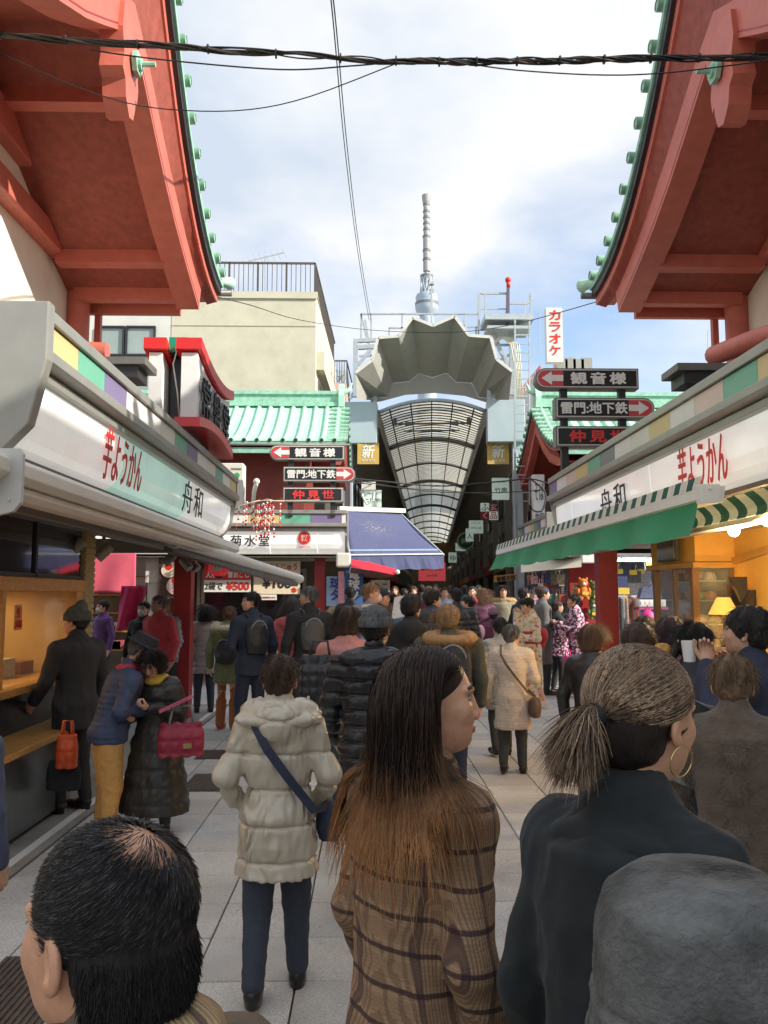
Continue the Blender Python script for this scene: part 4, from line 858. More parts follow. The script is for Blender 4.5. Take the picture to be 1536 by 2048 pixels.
# ------------------------------------------------------------------ direction signs
FACE = mat('sign_black', (.02,.022,.025), .35); RIM = mat('sign_rim', (.72,.71,.66), .35, .03); CASE = mat('sign_case', (.17,.165,.15), .45, .1)
ARR = mat('arrow_red', (.60,.07,.08), .4, .04)
def dir_sign(xl, Y, ztop, label, scale=1.0):
    root = empty('direction_sign', (xl+.8, Y, 3.4), label, 'sign')
    for k, (dx, zz, w, end, tx, tm) in enumerate(((0,0,1.50,-1,'観音様',WHINK),(.28,.435,1.44,1,'雷門:地下鉄',WHINK),(.28,.85,1.20,0,'仲見世',mat('letter_red', (.75,.05,.05), .4)))):  # third board lettered in plain red, without emission
        x0 = xl+dx*scale; x1 = x0+w*scale; zt = ztop-zz*scale; zb = zt-.30*scale; zc = (zt+zb)/2; h = .15*scale
        def outline(ins):
            hh = h-ins; p = []
            def arcp(cx, s):
                return [(cx+s*hh*math.sin(math.pi*i/10), zc+(hh*math.cos(math.pi*i/10))) for i in range(11)]
            right = arcp(x1-h, 1) if end == 1 else [(x1-ins, zc+hh), (x1-ins, zc-hh)]
            left = arcp(x0+h, -1)[::-1] if end == -1 else [(x0+ins, zc-hh), (x0+ins, zc+hh)]
            return right+left
        b = MB(); b.prism([(x, Y, z) for x, z in outline(0)], (0,.20*scale,0)); bd = b.build('sign_case', CASE, root)
        m = MB(); m.prism([(x, Y-.004, z) for x, z in outline(.018)], (0,.003,0)); m.build('rim', RIM, bd)
        m = MB(); m.prism([(x, Y-.008, z) for x, z in outline(.033)], (0,.003,0)); m.build('face', FACE, bd)
        ax = None
        if end == -1: ax = (x0+.034, x0+.40); 
        if end == 1: ax = (x1-.38, x1-.034)
        if ax:
            pts = [(x, z) for x, z in outline(.034)]
            if end == -1: pl = [(min(x, ax[1]), z) for x, z in pts]
            else: pl = [(max(x, ax[0]), z) for x, z in pts]
            m = MB(); m.prism([(x, Y-.012, z) for x, z in pl], (0,.003,0)); m.build('red_field', ARR, bd)
            s = end; tip = ax[1]-.05 if s > 0 else ax[0]+.05; base = ax[0] if s > 0 else ax[1]
            ar = [(tip, zc), (tip-s*.15, zc+.10), (tip-s*.15, zc+.045), (base, zc+.045), (base, zc-.045), (tip-s*.15, zc-.045), (tip-s*.15, zc-.10)]
            m = MB(); m.prism([(x, Y-.016, z) for x, z in ar], (0,.003,0)); m.build('arrow', WHINK, bd)
        tcx = (x0+x1)/2+(.16 if end < 0 else (-.16 if end > 0 else 0)); 
        text(tx, tm, bd, (tcx, Y-.012, zc), (1,0,0), (0,0,1), h=.17, w=(.80 if end else .82) if k != 1 else .96, weight=.03 if k != 1 else .022, spacing=1.0 if k == 1 else 1.35)
    for dx in (.42, 1.27):
        m = MB(); m.bar((xl+dx, Y+.1, ztop-.15), (xl+dx, Y+.1, 3.3), .10); m.build('sign_post', BLACKM, root)
pl = at(539,904,16.25); dir_sign(pl.x, 16.25, at(539,890,16.25).z, 'direction sign stack with arrows on the sweets stall, left of the arcade')
pr = at(1071,757,11.55); dir_sign(pr.x, 11.55, at(1071,736,11.55).z, 'larger looking direction sign stack above the right sign box')

# ------------------------------------------------------------------ stall across, left side
sw = empty('sweets_stall', (-3,18,0), 'sweets stall across the street with price boards, dark window and counter', 'stall')
m = MB(); m.box((-5.9,19.0,0),(-.5,19.2,3.2)); m.build('back_wall', mat('dim_wall', (.16,.12,.09), .8, .3, 2), sw)
m = MB(); m.box((-5.9,16.5,2.52),(-.45,19.2,2.57)); m.build('soffit', mat('soffit_cream', (.45,.42,.34), .7), sw)
a = at(400,1186,17.4); b = at(505,1250,17.4)
WF = mat('window_frame_taupe', (.33,.29,.23), .5, .1)
for (x0, x1) in ((-4.6,-3.52),(-3.5,-2.46),(-2.44,-1.3)):
    m = MB(); m.frame(((x0+x1)/2,17.45,1.55),(1,0,0),(0,0,1), x1-x0, 1.5, .08, .07); f = m.build('window', WF, sw)
    m = MB(); m.box((x0+.07,17.47,.87),(x1-.07,17.48,2.23)); m.build('pane', GLASS, f)
m = MB(); m.box((-4.7,17.0,0),(-1.2,17.4,.86)); m.box((-4.75,16.9,.86),(-1.15,17.4,.92)); m.build('counter', mat('counter_brown', (.22,.12,.08), .5, .2), sw)
for i in range(9):
    m = MB(); x = -4.5+i*.38; m.box((x,16.95,.93),(x+.28,17.3,1.03+.04*(i % 3))); tag(m.build('sweets_box', mat('box_%d' % (i % 4), [(.6,.1,.1),(.7,.6,.4),(.6,.35,.4),(.3,.15,.1)][i % 4], .5, .4, 30)), ['red','straw','pink','brown','bright red','buff','rose','dark brown','crimson'][i]+' box of sweets on the counter across the street, number %s from the left' % ['one','two','three','four','five','six','seven','eight','nine'][i], 'box', 'boxes on the sweets counter')
m = MB(); m.box((-5.0,17.4,0),(-4.65,17.7,2.6)); m.build('wall_pier', OFFW, sw)
def board(name, x0, y0, x1, y1, Y, m_, label, cat='sign', t=.03):
    a = at(x0,y0,Y); b = at(x1,y1,Y); r = empty(name, ((a.x+b.x)/2,Y,(a.z+b.z)/2), label, cat)
    m = MB(); m.box((a.x,Y,b.z),(b.x,Y+t,a.z)); m.build('board', m_, r); return r, a, b
PAPER = mat('paper_white', (.76,.73,.64), .7, .04)
r, a, b = board('price_board', 409,1122,501,1184, 16.9, PAPER, 'red and white price board for two bags at 500 yen')
zm = at(0,1160,16.9).z; m = MB(); m.box((a.x,16.894,zm),(b.x,16.899,a.z)); m.build('red_half', REDINK, r)
cx = (a.x+b.x)/2
text('まんじゅう', WHINK, r, (cx+.08,16.890,a.z-.10),(1,0,0),(0,0,1),w=.62,h=.12,weight=.02); text('人形焼・雷おこし', WHINK, r, (cx,16.890,a.z-.28),(1,0,0),(0,0,1),w=.88,h=.13,weight=.02)
text('2袋で', INK, r, (a.x+.20,16.895,(zm+b.z)/2),(1,0,0),(0,0,1),w=.36,h=.15,weight=.012); text('¥500', REDINK, r, (b.x-.26,16.895,(zm+b.z)/2),(1,0,0),(0,0,1),w=.46,h=.16,weight=.03)
r, a, b = board('price_board', 508,1122,600,1188, 16.9, mat('paper_cream', (.76,.64,.45), .7, .04), 'cream price board for fried buns at 100 yen')
cx = (a.x+b.x)/2; text('あげまんじゅう', mat('rust_ink', (.5,.08,.02), .5), r, (cx,16.895,a.z-.12),(1,0,0),(0,0,1),w=.82,h=.14,weight=.02)
text('¥100', INK, r, (cx,16.895,b.z+.22),(1,0,0),(0,0,1),w=.58,h=.20,weight=.018); text('*', REDINK, r, (b.x-.12,16.895,b.z+.08),(1,0,0),(0,0,1),w=.09,weight=.03)
r, a, b = board('price_board', 518,1189,553,1200, 16.9, PAPER, 'small white price strip reading 120 yen below the cream board'); text('また白醤油仕上 ¥120', REDINK, r, ((a.x+b.x)/2,16.895,(a.z+b.z)/2),(1,0,0),(0,0,1),w=.32,weight=.01)
r, a, b = board('strawberry_poster', 318,1108,353,1236, 16.6, mat('poster_brown', (.07,.035,.025), .5, .2), 'dark poster of strawberry rice cakes priced 350 yen beside the left red post', 'poster')
for (px, py, rr, mt) in ((338,1140,.155,mat('mochi_cream',(.75,.6,.42),.6)),(338,1133,.07,SRED),(350,1172,.17,mat('mochi_pink',(.72,.5,.45),.6)),(352,1160,.08,SRED)):
    c = at(px,py,16.59); m = MB(); 
    if mt is SRED: m.tube([c-Vector((0,.012,0)),c-Vector((0,.018,0))],rr,14)
    else: m.tube([c,c-Vector((0,.01,0))],rr,20)
    m.build('printed_cake', mt, r)
text('1個:¥350', WHINK, r, at(332,1201,16.57),(1,0,0),(0,0,1),w=.30,weight=.02); text('いちご', WHINK, r, at(347,1126,16.57),(1,0,0),(0,0,1),w=.16,weight=.01)
# cloths
def cloth(name, px0, py0, px1, py1, Y, m_, label, amp=.05, n=24, sway=0, skew=0, cat='curtain'):
    a = at(px0,py0,Y); b = at(px1,py1,Y); vs = []; fs = []; k = 12
    for j in range(k+1):
        v = j/k
        for i in range(n+1):
            u = i/n; x = a.x+(b.x-a.x)*u+skew*v; z = a.z+(b.z-a.z)*v
            y = Y+amp*(.4+v)*math.sin(u*9+v*2+Y)*.5+sway*v
            vs.append((x, y, z))
    for j in range(k):
        for i in range(n): q = j*(n+1)+i; fs.append((q,q+1,q+n+2,q+n+1))
    m = MB(); m.add(vs, fs); o = m.build(name, m_, None, True); sd = o.modifiers.new('thickness','SOLIDIFY'); sd.thickness = .006
    return tag(o, label, cat)
PINK = mat('pink_cotton', (.62,.10,.15), .85, .1, 4, .1, 200)
cloth('shop_curtain', 168,1103,270,1186, 16.3, PINK, 'salmon pink shop curtain hanging left of the strawberry poster')
cloth('cloth_banner', 242,1172,290,1262, 13.6, mat('crimson_cotton', (.60,.03,.13), .8, .15), 'crimson cloth banner blown aside behind the hooded man', .16, sway=.2, skew=-.12, cat='banner')
m = MB(); m.bar(at(165,1101,16.3),at(275,1101,16.3),.03); thing_mb(m, 'curtain_rod', OFFW, 'thin white rod carrying the salmon curtain', 'rod')
r, a, b = board('green_sign', 178,1082,204,1098, 16.2, WHITE, 'small white sign with green numbers above the salmon curtain'); text('1-100', mat('green_ink',(.02,.35,.2),.5), r, ((a.x+b.x)/2,16.195,(a.z+b.z)/2),(1,0,0),(0,0,1),w=.2,weight=.02)
r, a, b = board('side_shop_wall', 120,1060,330,1300, 17.6, mat('side_wall', (.30,.22,.14),.8,.4,3), 'tan wall with shelves behind the salmon curtain', 'wall')
m = MB()
for k in range(5):
    z = .6+k*.38; m.box((a.x+.2,17.3,z),(b.x-.3,17.6,z+.03))
m.build('shelf', WOOD, r)
for k in range(28):
    z = .63+.38*random.randrange(4); x = random.uniform(a.x+.3,b.x-.5); m = MB(); m.box((x,17.35,z),(x+random.uniform(.08,.2),17.5,z+random.uniform(.08,.24))); m.build('boxed_good', mat('good_%d' % (k % 5), [(.6,.5,.4),(.5,.1,.1),(.2,.2,.3),(.7,.65,.5),(.3,.15,.08)][k % 5], .5, .4, 30), r)
m = MB(); c = at(305,1150,16.7); m.box((c.x-.14,16.7,2.0),(c.x+.14,16.95,2.62)); m.box((c.x-.10,16.72,1.2),(c.x+.10,16.9,2.0)); thing_mb(m, 'tapered_pier', OFFW, 'off-white pier left of the strawberry poster', 'pier')
# lantern
c = at(438,1137,11.8); lt = empty('paper_lantern', c, 'round red paper lantern with a white crown mark under the awning roller', 'lantern')
m = MB(); k = 20; prof = [(.105*math.cos(t*math.pi/2)**.5 if abs(t)<1 else .03, .115*t) for t in [i/12 for i in range(-12,13)]]
m.tube([(c.x,c.y,c.z+z*1.0) for r_, z in prof],[max(.05,.135*(1-abs(t)**2.6)+.02+.003*math.sin(i*math.pi)) for i,(t) in enumerate([z/.115 for r_,z in prof])],20); m.build('shade', mat('lantern_red', (.70,.03,.04), .5, .05, emit=.15), lt, 'auto')
m = MB(); m.tube([(c.x,c.y,c.z+.11),(c.x,c.y,c.z+.14)],.06,14); m.tube([(c.x,c.y,c.z-.14),(c.x,c.y,c.z-.11)],.06,14); m.bar((c.x,c.y,c.z+.14),(c.x,c.y,c.z+.25),.01); m.build('cap', BLACKM, lt)
m = MB(); m.prism([(c.x+x,c.y-.158,c.z+z) for x, z in ((-.07,-.04),(-.06,.05),(-.03,.0),(0,.06),(.03,.0),(.06,.05),(.07,-.04))],(0,.02,0)); m.build('crown_mark', WHINK, lt)
# green fluorescent tube and toshiba unit
m = MB(); m.tube([at(516,1112,16.7),at(612,1110,16.7)],.035,10); thing_mb(m, 'fluorescent_tube', mat('green_tube', (.60,.85,.15), .4, 0, emit=.8), 'yellow-green fluorescent tube over the price boards', 'lamp', None, 'auto')
ac = empty('air_conditioner', at(463,985,16.95), 'cream upright air conditioner unit on the stall roof', 'air conditioner')
a = at(441,926,16.9); b = at(485,1022,16.9); m = MB(); m.box((a.x,16.9,b.z),(b.x,17.3,a.z)); m.build('casing', OFFW, ac, bevel=.015)
text('TOSHIBA', mat('grey_ink',(.25,.25,.25),.5), ac, (b.x-.14,16.895,a.z-.12),(1,0,0),(0,0,1),w=.22,weight=.02)
m = MB(); m.tube([(b.x-.13,16.898,a.z-.26),(b.x-.13,16.892,a.z-.26)],.06,16); m.build('logo', mat('green_logo',(.05,.35,.10),.5), ac)
m = MB(); m.tube([at(485,1018,17.0),at(506,1018,17.0),at(508,985,17.0),at(513,965,17.0)],.045,10); m.ball(at(513,963,17.0),.07); m.build('duct', OFFW, ac, True)
m = MB()
for (x0,y0,x1,y1) in ((520,1000,575,960),(590,995,690,1004)): m.box(at(x0,y1,18.2),at(x1,y0,18.6))
# mochi blossom decoration
mo = empty('blossom_branch', at(520,1010,15.7), 'willow branch hung with strings of red and white balls in front of the sign box', 'decoration')
br = MB(); bp = [at(466,1022,15.7),at(480,1012,15.7),at(500,1006,15.7),at(525,1001,15.7),at(568,1002,15.7)]; br.tube(bp,.012,6)
for (x0,y0,x1,y1) in ((468,1022,520,1000),(500,1010,640,1000),(520,1004,545,1000)): br.tube([at(x0,y0,15.75),at((x0+x1)/2,(y0+y1)/2-4,15.7),at(x1,y1,15.72)],.008,5)
br.build('branch', mat('twig', (.5,.42,.3), .7), mo, True)
mr_ = MB(); mr_.ball((0,0,0),.021,8,6); t = mr_.build('red_ball', REDINK, None, True); rbm = t.data; bpy.data.objects.remove(t)
mr_ = MB(); mr_.ball((0,0,0),.020,8,6); t = mr_.build('white_ball', WHITE, None, True); wbm = t.data; bpy.data.objects.remove(t)
sm_ = MB(); nb = 0; rr = random.Random(3)
for s in range(24):
    x = rr.triangular(470,568,528); y = 1003+rr.uniform(0,12)+max(0,(490-x)*.4); n = rr.randint(6,10); Y = 15.7+rr.uniform(-.15,.15); dxx = rr.uniform(-1.4,.2)
    for j in range(n):
        px, py = x+dxx*j, y+j*7.3
        if py > 1082: break
        o = bpy.data.objects.new('red_ball' if (j+s) % 2 == 0 or j == n-1 else 'white_ball', rbm if (j+s) % 2 == 0 or j == n-1 else wbm); link(o, mo); o.location = at(px+rr.uniform(-1,1),py,Y)-mo.location; nb += 1
    sm_.bar(at(x,y,Y), at(x+dxx*j,y+j*7.3,Y), .004)
stuff(sm_.build('strings', WHITE, mo))
# soda banners
for (x0,y0,x1,y1,t_,lab,mt_) in ((653,1153,690,1212,'球\nタ','pale blue soda banner beside the stall post',mat('banner_sky',(.30,.42,.62),.7,.2,3)),(690,1133,726,1216,'電\n球\nソ','dark blue light-bulb soda banner beside the stall post',mat('banner_blue',(.05,.12,.32),.7,.3,6))):
    r, a, b = board('soda_banner', x0,y0,x1,y1, 16.8, mt_, lab, 'banner', .01)
    text(t_, mat('navy_ink',(.03,.05,.25),.5) if x0 < 680 else WHINK, r, ((a.x+b.x)/2,16.79,(a.z+b.z)/2+.05),(1,0,0),(0,0,1),h=(a.z-b.z)*.75,w=(b.x-a.x)*.6,weight=.03)
    if x0 < 680:
        m = MB(); m.box((b.x-.14,16.78,b.z),(b.x-.02,16.785,a.z+.1)); m.build('pink_strip', mat('banner_pink',(.72,.35,.42),.7,.2,8), r)
    else:
        for k in range(12):
            c = Vector((random.uniform(a.x+.03,b.x-.03),16.793,random.uniform(b.z+.05,a.z-.05))); m = MB(); m.tube([c,c-Vector((0,.002,0))],.015,8); m.build('printed_bubble', mat('bubble',(.3,.6,.8),.5), r)
# blue awning, red awning
BLUEA = mat('navy_canvas', (.085,.095,.19), .8, .06, 2, .15, 300)
def gold_print(m, c, r1, r2):
    t = m.node_tree; n = t.nodes; l = t.links.new; b = n['Principled BSDF']; src = b.inputs['Base Color'].links[0].from_socket
    geo = n.new('ShaderNodeNewGeometry'); vs = n.new('ShaderNodeVectorMath'); vs.operation = 'DISTANCE'; l(geo.outputs['Position'], vs.inputs[0]); vs.inputs[1].default_value = c
    mr = n.new('ShaderNodeMapRange'); l(vs.outputs['Value'], mr.inputs[0]); mr.inputs[1].default_value = r1; mr.inputs[2].default_value = r2; mr.inputs[3].default_value = .60; mr.inputs[4].default_value = .80
    nz = n.new('ShaderNodeTexNoise'); l(geo.outputs['Position'], nz.inputs['Vector']); nz.inputs['Scale'].default_value = 30; nz.inputs['Detail'].default_value = 5; nz.inputs['Roughness'].default_value = .8
    nn = n.new('ShaderNodeMapRange'); l(nz.outputs[0], nn.inputs[0]); nn.inputs[1].default_value = .2; nn.inputs[2].default_value = .8
    gt = n.new('ShaderNodeMath'); gt.operation = 'GREATER_THAN'; l(nn.outputs[0], gt.inputs[0]); l(mr.outputs[0], gt.inputs[1])
    mx_ = n.new('ShaderNodeMix'); mx_.data_type = 'RGBA'; l(gt.outputs[0], mx_.inputs['Factor']); l(src, mx_.inputs[6]); mx_.inputs[7].default_value = (.75,.62,.35,1); l(mx_.outputs[2], b.inputs['Base Color'])
ba = empty('blue_awning', at(780,1070,18), 'wide navy blue awning with gold speckle print and white line', 'awning')
TL, TR, BL_, BR_ = at(686,1022,18.2), at(800,1026,19.2), at(700,1112,16.4), at(888,1110,17.4)
n = 16; vs = []
for j in range(n+1):
    v = j/n; Lp = TL.lerp(BL_, v); Rp = TR.lerp(BR_, v)
    for i in range(n+1):
        u = i/n; p = Lp.lerp(Rp, u); p.z -= .05*math.sin(math.pi*v); vs.append(p)
fs = [(j*(n+1)+i, j*(n+1)+i+1, (j+1)*(n+1)+i+1, (j+1)*(n+1)+i) for j in range(n) for i in range(n)]
m = MB(); m.add(vs, fs); gold_print(BLUEA, TL.lerp(BR_, .42)+Vector((-.15,0,.18)), .05, .75); o = m.build('canvas', BLUEA, ba, True); sd = o.modifiers.new('t','SOLIDIFY'); sd.thickness = .01
def strip_on(v0, v1, mt, nm, lift=.012):
    m = MB(); A_ = []; B_ = []
    for i in range(n+1):
        for v, lst in ((v0, A_), (v1, B_)):
            p = TL.lerp(BL_, v).lerp(TR.lerp(BR_, v), i/n); p.z += -.05*math.sin(math.pi*v)+lift; p.y -= lift; lst.append(p)
    m.strip(A_, B_, (0,0,.003)); m.build(nm, mt, ba)
strip_on(.975, 1.0, OFFW, 'white_line'); strip_on(.86, .90, mat('print_steel', (.25,.32,.45), .8), 'printed_band')
d_ = Vector((0,-.02,-.29)); m = MB(); m.strip([BL_.lerp(BR_,i/n)+Vector((0,0,-.01)) for i in range(n+1)], [BL_.lerp(BR_,i/n)+d_+Vector((0,.03*math.sin(i*1.7),.012*math.sin(i*2.1))) for i in range(n+1)], (0,.008,0)); m.build('valance', mat('navy_valance', (.07,.08,.17), .8, .1), ba)
m = MB(); m.bar(TL+Vector((-.1,0,.05)), TR+Vector((.1,0,.05)), .12, .1); m.build('casing', OFFW, ba); [MB().bar(p_, q_, .03).build('arm', STEEL, ba) for p_, q_ in ((TL,BL_),(TR,BR_))]
ra = empty('red_awning', at(740,1130,16.2), 'small scarlet awning with cream end housing under the blue awning', 'awning')
m = MB(); m.box(at(672,1134,15.9), at(702,1107,16.2)); m.build('end_housing', OFFW, ra, bevel=.03)
m = MB(); A_ = [at(702,1119,16.0),at(740,1124,16.2),at(791,1138,16.5)]; B_ = [at(702,1134,15.8),at(745,1141,16.0),at(791,1150,16.3)]; m.strip(A_, B_, (0,.02,0)); m.build('canvas', mat('scarlet_canvas', (.62,.01,.03), .6, .08), ra)
m = MB(); m.add([at(702,1135,15.8),at(745,1142,16.0),at(791,1151,16.3),at(760,1158,17.4),at(700,1150,17.2)],[(0,1,2,3,4)]); m.build('underside', mat('awning_brown', (.16,.05,.04), .7), ra); m = MB(); m.ball(at(795,1144,16.3),.05); m.build('end_ball', OFFW, ra, True)
r, a, b = board('hanging_sign', 742,1160,780,1186, 17.5, mat('sign_cream2', (.5,.47,.35), .6), 'pale sign with black hiragana under the red awning'); text('たこ', INK, r, ((a.x+b.x)/2,17.49,(a.z+b.z)/2),(1,0,0),(0,0,1),w=.3,weight=.02)

# ------------------------------------------------------------------ right stall awning and shop
ga = empty('green_awning', (2.2,9,2.4), 'green valance awning with striped casing along the right stall', 'awning')
yn, yf = 5.5, 13.3; xn, xf = 2.30, 2.12
def gx(y): return xn+(xf-xn)*(y-yn)/(yf-yn)
m = MB(); m.add([], []); zc = 2.43
prof = [(0,zc+.055),(-.03,zc+.045),(-.035,zc-.03),(0,zc-.045),(.12,zc-.05),(.14,zc+.06)]
m.add([(gx(y)+o, y, z) for y in (yn,yf) for o, z in prof], [tuple(range(6)), tuple(range(11,5,-1))]+[(i,6+i,6+(i+1)%6,(i+1)%6) for i in range(6)]); m.build('casing', CASS, ga)
GS = mat('stripe_green', (.02,.10,.07), .8, .1, 9); WS = mat('stripe_white', (.66,.64,.55), .8, .1, 9)
k = 0; y = yn+.02
while y < yf:
    m = MB(); m.add([(gx(y)-.034,y,zc+.046),(gx(y+.11)-.034,y+.11,zc+.046),(gx(y+.11)-.01,y+.11,zc+.135),(gx(y)-.01,y,zc+.135)], [(0,1,2,3)]); m.build('canvas_stripe', GS if k % 2 else WS, ga); y += .115; k += 1
vs = []; n2 = 60; fs = []
for i in range(n2+1):
    y = yn+.08+(yf-yn-.05)*i/n2
    for j in range(5): v = j/4; vs.append((gx(y)-.02+.03*v*math.sin(i*.7)-.05*v*v, y+(.05*v if i < 2 else 0)+(.35*v if i > n2-2 else 0), zc-.04-.235*v+.012*math.sin(i*.9)*v))
for i in range(n2):
    for j in range(4): fs.append((i*5+j, (i+1)*5+j, (i+1)*5+j+1, i*5+j+1))
m = MB(); m.add(vs, fs); gm = mat('green_canvas', (.035,.30,.13), .7, .08, 3, .1, 200); o = m.build('valance', gm, ga, True)
m = MB(); m.box((gx(yn)-.045,yn-.03,zc-.06),(gx(yn)+.09,yn+.05,zc+.07)); m.tube([(gx(yn)+.02,yn-.031,zc+.04),(gx(yn)+.02,yn-.04,zc+.04)],.012,8); m.build('end_bracket', CASS, ga, bevel=.015)
# inner striped scalloped valance near the camera
iv = empty('striped_valance', (2.95,5,2.4), 'dark green and cream striped scalloped valance under the right sign box', 'awning')
for k in range(30):
    y0 = 3.9+k*.16; pts = []; q = []
    for j in range(6):
        v = j/5; pts.append((2.86+.10*math.sin(v*2.2), y0, 2.52-.17*v)); q.append((2.86+.10*math.sin(v*2.2), y0+.158, 2.52-.17*v))
    m = MB(); m.strip(pts, q, (.006,0,0)); m.build('canvas_stripe', GS if k % 2 else WS, iv)
m = MB(); m.box((2.80,3.9,2.525),(3.1,8.75,2.56)); m.build('rail', mat('rail_brown', (.12,.08,.06), .6), iv)
sr = empty('right_shop', (4,8,0), 'right food shop with ochre plaster walls, soffit lights and panelled bay', 'shop')
OCH = mat('ochre_plaster', (.66,.36,.07), .8, .07, 4, .3, 50)
m = MB(); m.box((3.1,4.0,2.44),(5.4,12.2,2.50)); m.build('soffit', mat('soffit_tan', (.45,.38,.26), .6), sr)
m = MB(); m.box((3.12,4.0,2.34),(3.28,12.1,2.44)); m.build('header_beam', mat('beam_grey', (.30,.29,.26), .5), sr)
m = MB(); m.box((4.06,4.0,0),(4.2,9.62,2.44)); m.build('wall', OCH, sr)
# bay: corners A(3.62,10.1) B(3.62,9.0) C(4.06,9.0)
m = MB(); m.prism([(3.62,9.0,2.12),(4.06,9.0,2.12),(4.06,10.2,2.12),(3.55,10.2,2.12)], (0,0,.32)); m.build('bay_head', OCH, sr)
m = MB(); m.prism([(3.58,8.96,2.05),(4.08,8.96,2.05),(4.08,10.25,2.05),(3.50,10.25,2.05)], (0,0,.065)); m.build('bay_moulding', mat('moulding_ochre', (.45,.23,.05), .6), sr, bevel=.01)
m = MB(); 
for (x, y, w) in ((3.62,9.04,.07),(4.03,9.04,.05),(3.60,9.55,.05),(3.57,10.1,.07)): m.box((x-w/2,y-w/2,.9),(x+w/2,y+w/2,2.05))
m.box((3.55,8.97,.0),(4.06,10.2,.9)); m.build('cabinet_frame', mat('cabinet_wood', (.16,.09,.045), .4, .25, 5, stretch=(1,1,.2)), sr)
m = MB(); m.box((3.64,9.02,.9),(4.0,9.03,2.05)); m.box((3.59,9.06,.9),(3.60,10.1,2.05)); m.build('cabinet_glass', CLEAR, sr)
m = MB()
for z in (1.15,1.42,1.68,1.90): m.box((3.66,9.1,z),(4.0,10.05,z+.012))
m.build('cabinet_shelf', mat('shelf_glass', (.3,.38,.33), .2), sr)
m = MB(); m.box((4.0,9.1,.9),(4.03,10.1,2.05)); m.build('cabinet_back', mat('mirror_dim', (.12,.10,.06), .2, .3, metal=.6), sr)
def food(c, k):
    m = MB()
    if k == 0: m.ball(c+Vector((0,0,.05)),(.07,.07,.05),10,6)
    elif k == 1: m.tube([c, c+Vector((0,0,.03)), c+Vector((0,0,.09)), c+Vector((0,0,.10))],[.06,.075,.05,.01],10)
    else: m.tube([c,c+Vector((0,0,.10))],[.05,.07],10); m.ball(c+Vector((0,0,.12)),.05,8,5)
    return m
kk = 0
for z in (1.162,1.432,1.692,1.912):
    for yy in (9.25,9.5,9.8):
        for xx in (3.74,3.9):
            o = food(Vector((xx+random.uniform(-.03,.03), yy, z)), kk % 3).build('food_sample', mat('food_%d' % (kk % 5), [(.55,.35,.1),(.6,.55,.3),(.3,.4,.15),(.5,.2,.1),(.7,.62,.5)][kk % 5], .5, .4, 40), sr, True); kk += 1
# arch moulding on the wall
pts = [Vector((4.055, 9.0-t*4.0, 2.12+.30*math.sin(t*1.5))) for t in [i/12 for i in range(13)]]
m = MB(); m.strip([p+Vector((0,0,-.04)) for p in pts],[p+Vector((0,0,.04)) for p in pts],(-.03,0,0)); m.build('arch_moulding', mat('moulding_ochre', (.45,.23,.05), .6), sr)
m = MB(); a = onX(1490,1180,4.055); m.box((4.02,a.y-.25,a.z-.17),(4.055,a.y+.25,a.z)); m.build('wall_screen', BLACKM, sr)
tv = empty('wall_monitor', (3.55,9.5,2.2), 'small dark flat monitor hung on the ochre bay', 'monitor')
m = MB(); m.box((3.50,9.25,2.14),(3.545,9.85,2.42)); m.build('casing', BLACKM, tv, bevel=.006); m = MB(); m.box((3.49,9.28,2.165),(3.499,9.82,2.40)); m.build('screen', mat('screen_dim', (.16,.13,.08), .15, .3, 2, metal=.4), tv)
# table lamp with pleated shade inside
tl = empty('table_lamp', (3.86,8.93,1.55), 'yellow pleated lampshade glowing in front of the cabinet', 'lamp')
c = at(1447,1212,8.8); m = MB(); m.tube([c+Vector((0,0,-.09)), c+Vector((0,0,.09))],[.16,.07],18,cap=False); o = m.build('lamp_shade', mat('amber_shade', (.75,.42,.08), .6, .1, emit=.5), tl, 'auto'); m = MB(); m.ball(c,.03,8,6); m.build('bulb', mat('bulb_warm', (1,.78,.5), .4, 0, emit=14), tl, True); m = MB(); m.bar(c+Vector((0,0,-.5)),c+Vector((0,0,-.05)),.02); m.build('stem', BLACKM, tl)
lp = bpy.data.lights.new('lamp_light','POINT'); lp.energy = 5; lp.color = (1,.66,.3); lp.shadow_soft_size = .05; lo_ = bpy.data.objects.new('lamp_light', lp); link(lo_, tl); lo_.location = c+Vector((0,-.05,0))-tl.location
sc_ = empty('wall_ornament', at(1478,1175,8.5), 'black metal wall bracket beside the cabinet', 'bracket'); c = at(1476,1165,8.5); m = MB(); m.prism([c+Vector((-.09,0,.06)),c+Vector((.10,0,.06)),c+Vector((.09,0,-.10)),c+Vector((.03,0,-.2)),c+Vector((-.02,0,-.08))],(0,.05,0)); m.build('bracket', BLACKM, sc_)
# ceiling bulbs (lit) and tubes
BULB = mat('bulb_warm', (1,.78,.5), .4, 0, emit=14)
for i, (px, py, Y) in enumerate(((1468,1062,7.2),(1398,1063,9.6),(1390,1066,9.9),(1536,1040,6.2))):
    c = at(px,py,Y); r = empty('ceiling_bulb', c, ['large round glowing bulb under the right soffit','small glowing spot near the monitor','second small spot beside the monitor spot','glowing bulb at the right edge of the picture'][i], 'lamp')
    m = MB(); m.ball(c, .05 if i in (0,3) else .03, 12, 8); m.build('bulb', BULB, r, True); m = MB(); m.tube([c+Vector((0,0,.05)),c+Vector((0,0,.12))],.05 if i in (0,3) else .03,12); m.build('socket', OFFW, r)
    l_ = bpy.data.lights.new('bulb_light','POINT'); l_.energy = [32,14,5,28][i]; l_.color = (1,.70,.36); l_.shadow_soft_size = .07; o = bpy.data.objects.new('bulb_light', l_); link(o, r); o.location = Vector((0,0,-.14))
